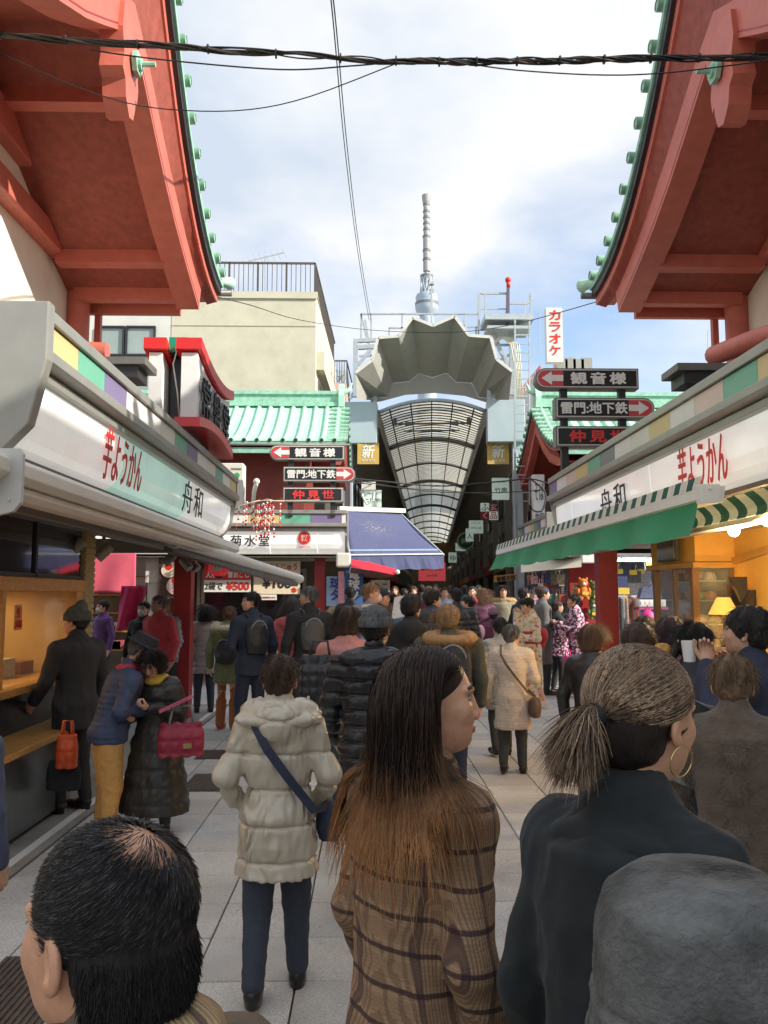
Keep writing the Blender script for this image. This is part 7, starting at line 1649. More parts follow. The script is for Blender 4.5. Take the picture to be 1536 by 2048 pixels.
F3 = person(*pp(838,1312,1.80)[:2], 1.625, face=-55, turn=-34, label='woman in brown plaid coat with long dark hair fading to orange, seen in profile', fem=1, coat='plaid_coat', cmat=PLAID, clen=.22, flare=1.18, hair=None, hm=None, skin=0, res=.007, hres=.0028, legs='trousers', lmat=BLK, fold=.010, arms=('tight','tight'), bulk=.93, collar=False, tilt=0)
OMB = hairm('hair_ombre', (.030,.018,.015), tip=(.46,.19,.06), z0=1.06, z1=1.32); OMB2 = hairm('hair_ombre_light', (.07,.035,.022), tip=(.68,.36,.15), z0=1.06, z1=1.34)
def hair_cap(pd, m, h=.005, extra=(), cutr=(.068,.080,.100), cutc=(0,.105,-.040), sub=(), nm='hair', rough=1):
    pr = [EL((0,-.018,.036),(.080,.097,.083),.02), EL((0,-.045,-.03),(.070,.060,.07),.03)]+list(extra)+[EL(cutc,cutr,.012,sub=True)]+list(sub)
    f = lambda P: .0016*np.sin(np.arctan2(P[:,0],P[:,1]+.02)*46+P[:,2]*9)+.0015*np.sin(P[:,0]*190+P[:,2]*40)
    P, Q = sdf_mesh(pr, h, disp=f if rough else None); return np_object(nm, pd['HT'](P), Q, m, pd['root'])
hair_cap(F3, OMB, extra=[EL((0,-.045,-.03),(.078,.062,.10),.03)], cutr=(.085,.088,.115), cutc=(0,.092,-.055), rough=0, h=.004)
sim_hair(F3, 4600, .38, 3, OMB, clump=40, spread=.075, rad=.0010, front=.22)
sim_hair(F3, 1300, .40, 9, OMB2, 'hair_highlights', clump=14, spread=.11, rad=.0009, front=.22)
# --- ponytail woman in dark coat
F4c = cl('dark_wool', (.006,.011,.014), .95, .25, 12, .15, 300, sheen=.1)
F4 = person(*pp(1248,1302,1.42)[:2], 1.645, face=-46, turn=-14, nod=9, label='woman in black wool coat with streaked ponytail and gold hoop earring', fem=1, coat='wool_coat', cmat=F4c, clen=.25, flare=1.1, hair=None, skin=0, res=.007, hres=.0028, lmat=BLK, arms=('tight','tight'), bulk=.86, fold=.006, collar=False)
hP4, hQ4 = sdf_mesh([RC(F4['sp'](.805,0,-.01), F4['sp'](.838,0,-.012), .062*1.6, .044*1.6, .02)]+[EL(F4['sp'](.818,sx*.035,-.025),(.075,.055,.028),.03,rot=roty(sx*.25)) for sx in (-1,1)], .006, disp=wr(6,.003,40,4)); np_object('coat_collar', F4['T'](hP4), hQ4, F4c, F4['root'])
PB1 = hairm('hair_pony_dark', (.20,.135,.095)); PB2 = hairm('hair_pony_light', (.55,.39,.25)); PB0 = hairm('hair_pony_nape_shade', (.020,.014,.012))  # nape and cap hair near black: shade under the tie put in colour
hair_cap(F4, PB0, cutc=(0,.112,-.055), cutr=(.070,.075,.085), sub=[EL((s_*.080,.010,-.020),(.018,.024,.036),.008,sub=True) for s_ in (-1,1)], extra=[EL((0,-.045,-.03),(.060,.054,.055),.03)])
def geo_hair(pd, n, m, tie, seed, rad, nm, low=-.3, tail=.062, tdir=(0,-.80,-.62), front=.62):
    rs = np.random.RandomState(seed); d = rs.normal(size=(n*6,3)); d /= np.linalg.norm(d, axis=1)[:,None]
    d = d[(d[:,2] > low) & ~((d[:,1] > front) & (d[:,2] < .30))][:n]; n = len(d)
    e = np.array([.083,.100,.086]); c = np.array([0,-.018,.036]); tn = (np.array(tie)-c)/e; tn /= np.linalg.norm(tn)
    t = np.linspace(0,1,12)[None,:,None]; cosw = np.clip(d@tn,-.98,.999); w = np.arccos(cosw)[:,None,None]; a = np.sin((1-t)*w)/np.sin(w); b = np.sin(t*w)/np.sin(w)
    u = a*d[:,None,:]+b*tn; lift = 1.02+.045*np.sin(np.pi*t)*rs.uniform(.5,1.2,(n,1,1))
    path = c+u*e*lift
    path[:,:,2] -= .010*np.sin(np.pi*t[...,0])
    dm = np.sqrt((((np.abs(path)-np.array([.080,0,0]))-np.array([0,0,0]))**2)[...,0]+((path-np.array([0,.002,-.016]))**2)[...,1:].sum(-1)).min(1); keep = dm > .021; path = path[keep]; n = len(path); w = w[keep]
    td = np.array(tdir)/np.linalg.norm(tdir); k = rs.normal(size=(n,1,3))*np.array([.30,.28,.30]); tt = np.linspace(0,1,9)[None,1:,None]; Ls = tail*rs.uniform(.55,1.05,(n,1,1))
    tail_ = path[:,-1:,:]+(td+k*tt)*Ls*tt*1.15+np.array([0,-.01,.035])*np.sin(tt*2.6)*.8+np.array([0,0,-.06])*tt*tt+.003*np.sin(tt*7+rs.uniform(0,6,(n,1,1)))
    path = np.concatenate([path, tail_], 1); m_ = path.shape[1]; rr = np.full(m_, rad); rr[-3:] = [rad*.8, rad*.5, .0002]
    V, Q = tubes_np(path, rr, 3); return np_object(nm, pd['HT'](V), Q, m, pd['root'])
TIE = (0,-.112,-.006)
geo_hair(F4, 5200, PB1, TIE, 1, .0009, 'hair_strands'); geo_hair(F4, 3600, PB2, TIE, 2, .0009, 'hair_highlights', low=.05); geo_hair(F4, 2000, PB0, TIE, 4, .0010, 'nape_hair', low=-.85)
P, Q = sdf_mesh([EL(TIE,(.022,.014,.022),.01), EL((0,-.120,-.012),(.019,.012,.019),.01)], .004); np_object('hair_tie', F4['HT'](P), Q, BLK, F4['root'])
a = np.linspace(0,2*math.pi,33)[:-1]
ring = MB(); rp = [Vector(F4['HT'](np.array([[.083+.004*math.cos(t), .004+.026*math.sin(t), -.040-.026+.026*math.cos(t)]]))[0])+F4['root'].location for t in np.linspace(0,2*math.pi,33)]
ring.tube(rp, .0013, 6, cap=False); er = ring.build('hoop_earring', mat('gold', (.85,.62,.28), .2, .02, metal=1), F4['root'], True)
# --- balding man, bottom left
F1 = person(*pp(262,1700,.90)[:2], 1.495, face=48, turn=12, nod=4, label='man with short dark thinning hair and plaid scarf, bottom left corner', coat='coat', cmat=cl('brown_tweed',(.12,.09,.06)), clen=.4, hair=None, skin=0, res=.008, hres=.0026, legs='trousers', bulk=1.0, arms=('down','down'))
TART = mat('tartan_scarf', (.50,.38,.20), .9, .2, 30, .4, 200); plaidify(TART)
P, Q = sdf_mesh([EL(F1['sp'](.862,0,-.012), (.096,.096,.036), .02), EL(F1['sp'](.835,0,-.005), (.125,.118,.036), .02)], .006, disp=wr(12,.006,40,5)); np_object('scarf', F1['T'](P), Q, TART, F1['root'])
HS1 = hairm('hair_salt_black', (.030,.029,.031)); HS2 = hairm('hair_silver', (.16,.155,.155))
f_ = lambda P: .0014*np.sin(np.arctan2(P[:,0],P[:,1]+.02)*60+P[:,2]*30)
P, Q = sdf_mesh([EL((0,-.017,.033),(.0775,.0955,.0835),.02), EL((0,-.045,-.03),(.070,.060,.065),.03), EL((0,.100,-.030),(.085,.080,.100),.01,sub=True), EL((0,-.060,.112),(.066,.074,.060),.02,sub=True)]+[EL((s_*.082,.006,-.020),(.022,.030,.040),.008,sub=True) for s_ in (-1,1)]+[EL((0,0,-.115),(.2,.2,.05),.01,sub=True)], .004, disp=f_); np_object('hair', F1['HT'](P), Q, HS1, F1['root'])
def short_strands(pd, n, m, seed, L, crown, nm, rad=.0008):
    rs = np.random.RandomState(seed); d = rs.normal(size=(n*8,3)); d /= np.linalg.norm(d, axis=1)[:,None]
    ok = (d[:,2] > -.78) & ~((d[:,1] > .55-.0*d[:,2]) & (d[:,2] < .45)) & ~((np.abs(d[:,0]) > .9) & (d[:,2] < -.25) & (d[:,1] > -.1))
    cr = np.array(crown); cr = cr/np.linalg.norm(cr); dd = np.linalg.norm(d-cr, axis=1); ok &= rs.uniform(size=len(d)) < np.clip((dd-.30)/.70, .12, 1)
    d = d[ok][:n]; n = len(d); c = np.array([0,-.017,.033]); e = np.array([.0775,.0955,.0835]); p = c+d*e
    sw = np.cross(d, cr); away = d-cr*(d@cr)[:,None]; away /= np.linalg.norm(away,axis=1)[:,None]+.1; v = away*.8+sw*.7+np.array([0,0,-.5]); v -= d*(v*d).sum(1)[:,None]; v /= np.linalg.norm(v,axis=1)[:,None]+1e-6
    t = np.linspace(0,1,5)[None,:,None]; path = p[:,None,:]+(v[:,None,:]+rs.normal(size=(n,1,3))*.09)*L*t+d[:,None,:]*(.0012*np.sin(t*2.4)+.001)
    V, Q = tubes_np(path, np.array([1,1,.9,.7,.2])*rad, 3); np_object(nm, pd['HT'](V), Q, m, pd['root'])
short_strands(F1, 22000, HS1, 1, .020, (.1,-.45,.85), 'hair_strands', .0005); rs = np.random.RandomState(8); a_ = rs.uniform(math.pi*.98, math.pi*2.02, 5000); z_ = rs.uniform(-.075, .0, 5000)
rr_ = np.sqrt(np.clip(1-((z_+.025)/.085)**2, .1, 1)); p_ = np.stack([.0735*np.cos(a_)*rr_, -.040+.068*np.sin(a_)*rr_, z_], 1); t_ = np.linspace(0,1,4)[None,:,None]
V, Q = tubes_np(p_[:,None,:]+(np.array([0,0,-1])+rs.normal(size=(5000,1,3))*.15)*.016*t_+np.stack([np.cos(a_),np.sin(a_),0*a_],1)[:,None,:]*.003*t_, np.array([.0006,.0006,.0005,.0001]), 3); np_object('nape_hairs', F1['HT'](V), Q, HS1, F1['root'])
short_strands(F1, 5500, HS2, 2, .018, (.1,-.45,.85), 'grey_hairs', .00045)
# --- grey felt hat person, bottom right
FELT = mat('grey_felt', (.095,.10,.10), .95, .9, 11, .6, 170, sheen=.08, folds=.5, fscale=9)
F2 = person(*pp(1404,1760,.83)[:2], 1.455, face=-8, label='person in mottled grey wool hat, bottom right corner', coat='coat', cmat=cl('dark_green_wool',(.03,.035,.03)), clen=.4, hair=None, skin=0, res=.009, hres=.004, bulk=1.0)
f_ = lambda P: wr(3,.006,13,5)(P)+wr(8,.0012,90,5)(P)-.005*np.exp(-((P[:,2]-.012-.10*P[:,0]+.004*np.sin(P[:,0]*30))/.0035)**2)+.003*np.exp(-((P[:,2]-.002-.10*P[:,0])/.005)**2)-.004*np.exp(-((P[:,2]+.018-.12*P[:,0])/.003)**2)
P, Q = sdf_mesh([LF([(-.060,.122,.128,0,-.014),(-.01,.116,.124,0,-.014),(.060,.112,.120,0,-.014),(.100,.100,.110,0,-.014),(.120,.078,.088,.004,-.014),(.127,.050,.055,.004,-.014)],.02,2.3), LF([(-.080,.126,.132,0,-.014),(-.058,.121,.127,0,-.014)],.015,2.2)], .0045, disp=f_); np_object('felt_hat', F2['HT'](P), Q, FELT, F2['root'])
rs = np.random.RandomState(5); m = MB()
for zz in ():  m.tube([Vector(F2['HT'](np.array([[.1225*math.cos(t), -.014+.129*math.sin(t), zz+.004*math.sin(3*t)]]))[0])+F2['root'].location for t in np.linspace(0,2*math.pi,49)], .0016, 5, cap=False)
strands(F2['root'], lambda P: F2['T'](P), [F2['sp'](.835, .075*math.cos(a_), -.02+.06*math.sin(a_)) for a_ in np.linspace(0,6.28,20)], FURC, 4, 1500, .03, .03)
V = sdf_mesh([EL(P_c,(.03,.03,.026),.02) for P_c in [F2['sp'](.835, .075*math.cos(a_), -.02+.06*math.sin(a_)) for a_ in np.linspace(0,6.28,14)]], .008); np_object('fur_collar', F2['T'](V[0]), V[1], FURC, F2['root'])
# --- walking and standing people in the street
M1 = P_(560,1308,3.75,'woman in shiny beige down coat with navy cross strap, walking away', face=4, fem=1, coat='down_coat', cmat=BEIGE, clen=.36, flare=1.25, puff=.010, pitch=.15, bulk=1.04, lmat=DENIM, legw=1.05, stride=.09, hair='short', hm=HD, arms=('pocket','pocket'), hood=1, collar=True, boots=None, res=.008, turn=-8, hres=.0045)
pr = [EL(M1['sp'](.845,0,-.02),(.118*M1['s'],.078*M1['s'],.040*M1['s']),.02), EL(M1['sp'](.815,0,-.045),(.135*M1['s'],.070*M1['s'],.035*M1['s']),.02), EL(M1['sp'](.88,0,.0),(.055*M1['s'],.055*M1['s'],.05*M1['s']),.02,sub=True)]
P, Q = sdf_mesh(pr, .007, disp=wr(21,.007,30,5)); np_object('hood_collar', M1['T'](P), Q, BEIGE, M1['root'])
shoulder_bag(M1, NAVY, 'navy crossbody strap and small bag worn by the beige coat woman', side=1, z=.50, w=.22, h=.16, from_side=-1, y0=.09, sw=.038)
M2 = P_(750,1206,4.7,'man in grey knit beanie and black quilted down jacket, walking away', face=-6, coat='down_jacket', cmat=PUFB, clen=.42, puff=.012, pitch=.085, bulk=1.18, lmat=DGR, hair='short', hat='beanie', hatm=cl('grey_knit',(.085,.09,.09),.95,.25), hood=1, arms=('fwd','pocket'), stride=.08, turn=-12, res=.009)
pr = [EL(M2['sp'](.835,0,-.045),(.12*M2['s'],.075*M2['s'],.040*M2['s']),.02)]; P, Q = sdf_mesh(pr, .008, disp=wr(2,.008,35,5)); np_object('hood_roll', M2['T'](P), Q, PUFB, M2['root'])
M3 = P_(897,1208,6.9,'person in dark olive parka with brown fur hood and black backpack', face=2, coat='parka', cmat=DOL, clen=.40, flare=1.1, bulk=1.28, lmat=NAVY, hair='frizz', hm=HBL, fur=FURB, hood=1, arms=('down','down'), stride=.07, turn=-10, shoe=mat('white_shoe',(.6,.6,.58),.5))
backpack(M3, cl('black_pack',(.02,.022,.026),.6), 'black backpack with a small yellow flower patch on the fur-hooded parka', z=.68, w=.30, h=.46, d=.15, off=.17, patch=mat('patch_yellow',(.7,.45,.05),.6))
M4 = P_(694,1212,6.4,'woman in dusty pink wool coat with brown shoulder-length hair', face=10, fem=1, coat='wool_coat', cmat=PINKC, clen=.50, bulk=1.12, lmat=DGR, hair='bob', hm=HD, arms=('hold','down'), turn=-15)
P, Q = sdf_mesh([EL(M4['sp'](.60,.06,-.02),(.10,.10,.10),.03), EL(M4['sp'](.53,.07,-.03),(.11,.10,.08),.03)], .009, disp=wr(5,.006,40,5)); np_object('tied_sweater', M4['T'](P), Q, cl('cream_knit',(.55,.49,.38)), M4['root'])
handbag(at(640,1350,6.2), PUFB, 'glossy black crinkled bag carried by the pink coat woman', w=.30, h=.30, d=.14, quilt=.008, hm=LEA)
M5 = P_(822,1188,7.8,'person in plain black hooded jacket with dark hair left of the fur-hooded parka', face=-10, coat='jacket', cmat=BLK, clen=.46, bulk=1.2, hood=1, hair='frizz', hm=HB_, arms=('down','down'), turn=-20)
M6 = P_(1022,1248,8.2,'small grey-haired woman in long quilted beige coat carrying a brown bag', face=-14, fem=1, coat='quilted_coat', cmat=QB, clen=.30, flare=1.2, puff=.003, pitch=.03, quilt='diamond', bulk=1.2, lmat=DGR, hair='short', hm=HG, arms=('down','hold'), turn=-22, stride=.04)
shoulder_bag(M6, cl('brown_leather',(.09,.05,.035),.5), 'brown leather shoulder bag on the quilted beige coat', side=1, z=.46, w=.24, h=.20, from_side=-1, y0=-.05, sw=.022)
M6b = P_(1000,1234,9.1,'person with black hair in light grey down coat behind the quilted coat', face=12, fem=1, coat='down_coat', cmat=PUFG, clen=.33, puff=.010, pitch=.07, bulk=1.12, hair='short', hm=HB_, lmat=DGR)
# kimono trio
def kimono_mat(name, base, cols, scale, size):
    m = mat(name, base, .7, .04, 4, .08, 100); t = m.node_tree; n = t.nodes; l = t.links.new; b = n['Principled BSDF']; cur = b.inputs['Base Color'].links[0].from_socket; tcn = n.new('ShaderNodeTexCoord')
    for i, (c, sc, sz) in enumerate(cols):
        v = n.new('ShaderNodeTexVoronoi'); mp = n.new('ShaderNodeMapping'); l(tcn.outputs['Object'], mp.inputs[0]); mp.inputs['Location'].default_value = (i*3.3, i*1.7, i*2.1); l(mp.outputs[0], v.inputs['Vector']); v.inputs['Scale'].default_value = sc; v.inputs['Randomness'].default_value = .8
        mr = n.new('ShaderNodeMapRange'); l(v.outputs['Distance'], mr.inputs[0]); mr.inputs[1].default_value = sz; mr.inputs[2].default_value = sz+.04; mr.inputs[3].default_value = 1; mr.inputs[4].default_value = 0
        mx_ = n.new('ShaderNodeMix'); mx_.data_type = 'RGBA'; l(mr.outputs[0], mx_.inputs['Factor']); l(cur, mx_.inputs[6]); mx_.inputs[7].default_value = (*c,1); cur = mx_.outputs[2]
    l(cur, b.inputs['Base Color']); return m
KM1 = kimono_mat('kimono_cream', (.78,.70,.52), [((.70,.50,.16),11,.30),((.65,.10,.10),15,.26),((.80,.74,.6),22,.20),((.55,.06,.12),24,.16)], 1, 1)
KM2 = kimono_mat('kimono_plum', (.07,.02,.06), [((.70,.40,.50),16,.42),((.78,.62,.66),24,.34),((.45,.06,.20),14,.2)], 1, 1)
KM3 = kimono_mat('kimono_rose', (.62,.12,.27), [((.80,.70,.72),14,.32),((.55,.3,.5),20,.22)], 1, 1)
GETA = mat('zori_white', (.7,.62,.58), .6)
def kimono(px, pt, Y, km, obi, label, face, **k):
    p = P_(px, pt, Y, label, face=face, fem=1, coat='kimono', cmat=km, clen=.45, bulk=1.12, legs='kimono', lmat=km, sleeve='kimono', hair='bun', shoe=GETA, crease=False, res=.014, **k)
    s = p['s']; c = p['sp'](.64)
    P, Q = sdf_mesh([LF([(.585*s,.105*s,.088*s,0,c[1]),(.70*s,.108*s,.088*s,0,c[1])],.02)], .014); np_object('obi_sash', p['T'](P), Q, obi, p['root'])
    P, Q = sdf_mesh([EL(p['sp'](.66,0,-.105),(.10*s,.045*s,.07*s),.02), EL(p['sp'](.60,0,-.10),(.05*s,.03*s,.06*s),.02)], .014); np_object('obi_bow', p['T'](P), Q, obi, p['root']); return p
K1 = kimono(1062,1196,12.9,KM1,REDC,'woman in cream kimono with red and yellow flowers, red flower in hair', 95, arms=('hold','mouth'), nod=22, turn=10, stride=.10)
K2 = kimono(1150,1188,14.2,KM2,cl('pink_sash',(.62,.25,.33)),'woman in plum kimono with pink blossom pattern holding a phone', 88, arms=('phone','phone'), skin=0, stride=.03)
K3 = kimono(938,1192,13.6,KM3,cl('rose_sash',(.60,.35,.42)),'woman in rose pink kimono with purple flower in hair, facing left', 80, arms=('down','hold'))
for p, col, off in ((K1,(.72,.03,.06),(-.05,-.03,.035)),(K3,(.55,.22,.55),(-.03,-.08,.05)),(K2,(.5,.12,.3),(.0,-.10,.05))):
    P, Q = sdf_mesh([EL(np.array(off)+np.array([math.cos(a)*.022*(-.3), math.sin(a)*.024, math.cos(a)*.024]),(.016,.016,.016),.004) for a in np.linspace(0,6.28,7)[:-1]]+[EL(off,(.018,.018,.018),.004)], .006)
    np_object('hair_flower', p['HT'](P*np.array([-1 if p is K1 else 1,1,1]) if False else P), Q, mat('petal_%d' % int(col[2]*100), col, .6), p['root'])
m = MB(); c = W_(K2, (K2['wr'][1]+K2['wr'][0])/2+np.array([0,.08,.03])); m.obox(c, (.04,0,0), (0,.075,.03), (0,-.004,.010)); thing_mb(m, 'mobile_phone', BLACKM, 'black phone held flat by the woman in plum kimono', 'phone')
handbag(at(945,1318,13.2)+Vector((.1,0,-.1)), DENIM, 'long dark blue cloth bag hanging by the rose kimono', w=.22, h=.75, d=.12)
handbag(at(1136,1325,13.9), mat('hot_pink',(.75,.03,.25),.5), 'pink drawstring purse beside the plum kimono', w=.16, h=.22, d=.10)
# middle of the crossing
P_(966,1176,15.2,'woman in purple coat with very long straight brown hair', face=5, fem=1, coat='coat', cmat=PURP, clen=.32, hair='long', hm=HBR, lmat=DGR)
P_(986,1213,13.9,'short person in mauve knit beanie and plum coat', face=-20, fem=1, coat='coat', cmat=PURP, clen=.35, hair='short', hat='beanie', hatm=cl('mauve_knit',(.20,.12,.16),.95,.3), lmat=DGR)
P_(1006,1170,16.6,'woman in khaki parka with tan fur collar looking towards the camera', face=168, fem=1, coat='parka', cmat=cl('khaki',(.20,.18,.12)), clen=.4, hair='bob', hm=HB_, fur=FURB, lmat=DGR, turn=8)
p = P_(1046,1174,15.2,'man in black jacket with dark blue backpack by the arcade column', face=-50, coat='jacket', cmat=BLK, clen=.47, hair='short', lmat=DGR); backpack(p, cl('blue_pack',(.02,.04,.08),.6), 'dark blue backpack on the man by the arcade column', w=.28, h=.42)
p = P_(1083,1172,14.6,'man in long grey coat wearing a bright blue headband', face=-88, coat='overcoat', cmat=cl('grey_tweed',(.10,.095,.09)), clen=.28, hair='frizz', hm=HD, bulk=1.2, lmat=BLK, arms=('down','hold'))
P, Q = sdf_mesh([LF([(.028,.090,.107,0,-.014),(.062,.088,.105,0,-.014)],.01,2)], .007); np_object('headband', p['HT'](P), Q, mat('band_blue',(.02,.07,.45),.6), p['root'])
P_(1112,1200,14.9,'person in black reaching an arm into the hanging goods', face=-80, coat='jacket', cmat=BLK, clen=.45, hair='short', hm=HD, arms=('reach','reach'), lmat=BLK, skin=1)
P_(1142,1196,16.0,'shopkeeper in dark clothes partly behind the plum kimono', face=175, coat='jacket', cmat=DGR, clen=.45, hair='short', skin=1)
P_(738,1166,9.9,'tall man with light brown hair and white mask pulled down, hooded grey jacket', face=-95, coat='jacket', cmat=cl('grey_violet',(.23,.22,.30)), clen=.46, hood=1, hair='short', hm=HBL, mask=True, lmat=DENIM, scarf=cl('cream_hood',(.62,.57,.46)), hres=.0045)
P_(758,1172,10.6,'man in navy cap behind the tall masked man', face=-100, coat='jacket', cmat=NAVY, clen=.46, hair='short', hat='cap', hatm=NAVY, hm=HD, lmat=DGR)
p = P_(786,1184,11.0,'woman in light blue looking down at a white paper', face=150, fem=1, coat='jacket', cmat=cl('light_blue',(.30,.40,.52)), clen=.46, hair='bob', hm=HD, nod=26, arms=('phone','phone'), lmat=DGR)
m = MB(); c = at(806,1212,10.6); m.obox(c, (.13,0,.03), (.02,.05,.14), (0,-.003,.001)); thing_mb(m, 'sheet_of_paper', WHITE, 'large white sheet held by the woman in light blue', 'paper')
P_(862,1178,10.4,'man with wavy black hair in dark hooded jacket with blue lining', face=-45, coat='jacket', cmat=CHAR, clen=.47, hair='frizz', hm=HB_, hood=1, scarf=mat('lining_blue',(.03,.08,.45),.6), turn=-25, lmat=DGR)
P_(914,1176,12.4,'man in black padded jacket seen from behind in the centre', face=8, coat='jacket', cmat=PUFB, clen=.46, puff=.008, pitch=.08, hair='short', hm=HB_, bulk=1.15, lmat=DGR)
p = P_(884,1212,8.9,'person in brown headwear with a camera just left of the fur hood', face=-30, fem=1, coat='jacket', cmat=cl('rust',(.18,.09,.05)), clen=.46, hair='bob', hm=HBL, hat='beanie', hatm=cl('brown_knit',(.20,.11,.06),.95,.2), lmat=DGR, turn=40)
# left side of the crossing
p = P_(458,1212,10.9,'woman in olive parka with cream fur collar and tall tan boots', face=-6, fem=1, coat='parka', cmat=OLIVE, clen=.38, flare=1.3, bulk=1.2, hair='bun', hm=HBR, fur=FURC, hood=1, boots=SUEDE, shoe=SUEDE, lmat=SUEDE, legw=.8, turn=15)
backpack(p, cl('black_pack2',(.025,.022,.02),.5), 'small black backpack with gold zips on the olive parka', z=.64, w=.25, h=.33, d=.12, off=.15)
p = P_(505,1183,10.0,'man in navy jacket with black backpack looking back over his left shoulder', face=35, coat='jacket', cmat=NAVY, clen=.44, bulk=1.12, hair='short', hm=HB_, lmat=NAVY, turn=75, skin=0, hres=.0045, arms=('hold','down')); backpack(p, cl('black_pack3',(.018,.019,.021),.5), 'black backpack on the navy jacket man', w=.28, h=.42)
P_(583,1194,10.5,'woman in coral padded jacket with long grey-black hair', face=-10, fem=1, coat='padded_jacket', cmat=CORAL, clen=.53, puff=.006, pitch=.07, bulk=1.05, hair='long', hm=hairm('hair_ash',(.08,.07,.065)), lmat=cl('grey_trousers',(.12,.12,.13)), legw=1.1, arms=('hold','back'), hood=1)
p = P_(620,1172,9.8,'man in black jacket with grey straps, head in left profile', face=20, coat='jacket', cmat=BLK, clen=.46, hair='short', hm=HG, turn=60, bulk=1.1, lmat=DGR, skin=1, hres=.0045); backpack(p, cl('grey_pack',(.06,.062,.065),.5), 'grey-strapped black backpack on the man in left profile', w=.27, h=.40)
P_(412,1208,12.5,'woman in light grey down coat with long black hair beside the red post', face=15, fem=1, coat='down_coat', cmat=PUFG, clen=.36, puff=.010, pitch=.075, bulk=1.15, hair='long', hm=HB_, lmat=DENIM, turn=-10)
P_(320,1190,11.2,'man in red jacket facing the camera left of the red post', face=150, coat='jacket', cmat=REDC, clen=.46, hair='short', hm=HG, skin=2, bulk=1.1, turn=-15, lmat=DGR)
P_(346,1194,12.0,'person with curly light hair and grey padded vest half behind the red post', face=120, fem=1, coat='padded_vest', cmat=PUFG, clen=.45, puff=.009, pitch=.07, hair='frizz', hm=HBL, lmat=DGR, skin=1)
P_(289,1202,12.4,'person with black hair and white mask between the banner and the red jacket', face=170, coat='jacket', cmat=BLK, clen=.46, hair='short', mask=True)
P_(208,1200,14.2,'stall keeper in purple with white mask behind the salmon curtain', face=140, fem=1, coat='jacket', cmat=cl('violet',(.12,.05,.18)), clen=.46, hair='short', mask=True)
# far crowd in the arcade
rp = random.Random(21)
fc = [(700,1174,15.5,BLK,HB_,'short','dark-clothed person left of the tall masked man'),(808,1176,17,cl('stone',(.42,.38,.32)),HB_,'short','stone coloured coat person beyond the white sheet'),(826,1172,19,cl('wine',(.15,.02,.05)),HD,'frizz','person in wine coat deep in the crowd'),
 (843,1168,22,BLK,HB_,'short','person in black in front of the far banner'),(858,1172,20,cl('mustard',(.35,.25,.1)),HBL,'frizz','light-haired person in mustard below the far banner'),(872,1169,25,DGR,HG,'short','grey-haired person walking into the arcade'),
 (888,1174,18,cl('pale_blue',(.32,.38,.48)),HB_,'short','pale blue coat person right of the far banner'),(900,1170,24,cl('taupe',(.25,.2,.15)),HD,'bob','person in taupe deep in the arcade'),(912,1174,21,cl('dusty_pink',(.55,.28,.30)),HB_,'bob','bobbed person in dusty pink deep in the arcade'),
 (930,1170,19,cl('teal',(.03,.12,.12)),HB_,'short','person in teal left of the purple coat'),(945,1172,17,REDC,HB_,'short','person in red half hidden behind the purple coat'),(834,1170,28,CHAR,HB_,'short','small far figure in charcoal left of the banner'),
 (851,1171,32,BLK,HD,'short','small far figure in black under the banner'),(880,1172,30,cl('beige2',(.4,.34,.25)),HB_,'bob','small far figure in beige under the banner'),(895,1173,36,BLK,HB_,'short','tiny far figure in black right of the banner'),
 (866,1173,40,DGR,HB_,'short','tiny far figure in dark grey below the banner'),(820,1174,34,PURP,HB_,'bob','small far figure in plum at the arcade left side'),(907,1176,44,NAVY,HB_,'short','tiny far figure in navy at the arcade right side'),
 (790,1172,21,cl('oatmeal',(.50,.44,.34)),HD,'bob','person in oatmeal under the blue awning'),(772,1174,23,cl('moss',(.12,.14,.06)),HB_,'short','person in moss green under the blue awning'),(957,1170,20,cl('camel',(.42,.28,.15)),HG,'short','camel coat person at the arcade right side'),
 (980,1180,19,DGR,HB_,'bob','person with white mask before the right shopfront')]
for i, (px, pt, Y, cm_, hm_, hr, lab) in enumerate(fc):
    P_(px, pt, Y, lab, face=rp.choice([0,10,-15,170,185,-40,30]), coat='coat', cmat=cm_, clen=rp.uniform(.35,.48), hair=hr, hm=hm_, lmat=DGR, stride=rp.uniform(0,.1), mask=(i == 21), fem=i % 2, bulk=rp.uniform(1,1.15))
# --- couple and hooded man at the left counter
p = P_(222,1262,6.1,'man in navy quilted jacket, dark cap and tan trousers bending over a booklet', face=-62, coat='quilted_jacket', cmat=cl('navy_quilt',(.030,.045,.10),.6), clen=.47, puff=.003, pitch=.04, quilt='diamond', bulk=1.2, lmat=TANP, legw=1.25, hair='short', hm=HG, hat='brim', hatm=cl('black_hat',(.015,.015,.022)), nod=18, lean=.30, arms=('hold','hold'), skin=1, hres=.0045, scarf=REDC, turn=-15)
g1 = p
p = P_(318,1296,6.25,'woman in long dark quilted coat with yellow scarf reading a booklet', face=165, fem=1, coat='long_coat', cmat=mat('fabric_dark_sheen',(.035,.033,.028),.4,.3,12,.3,60), clen=.12, flare=1.75, puff=.006, pitch=.12, bulk=1.15, hair='bob', hm=HB_, nod=34, lean=.05, arms=('phone','hold'), scarf=cl('mustard_scarf',(.50,.32,.04)), lmat=DGR, hres=.0045)
m = MB(); c = at(352,1408,5.95); m.obox(c, (.11,.03,.05), (-.02,.07,.0), (0,0,.003)); m.obox(c+Vector((0,0,.006)), (.085,.02,.04), (-.012,.05,0), (0,0,.001)); thing_mb(m, 'booklet', mat('booklet_pink',(.55,.12,.22),.5,.4,40), 'small pink booklet the couple is reading', 'booklet')
MAROON = mat('maroon_quilt', (.30,.02,.05), .5, .15, 10, .2, 60)
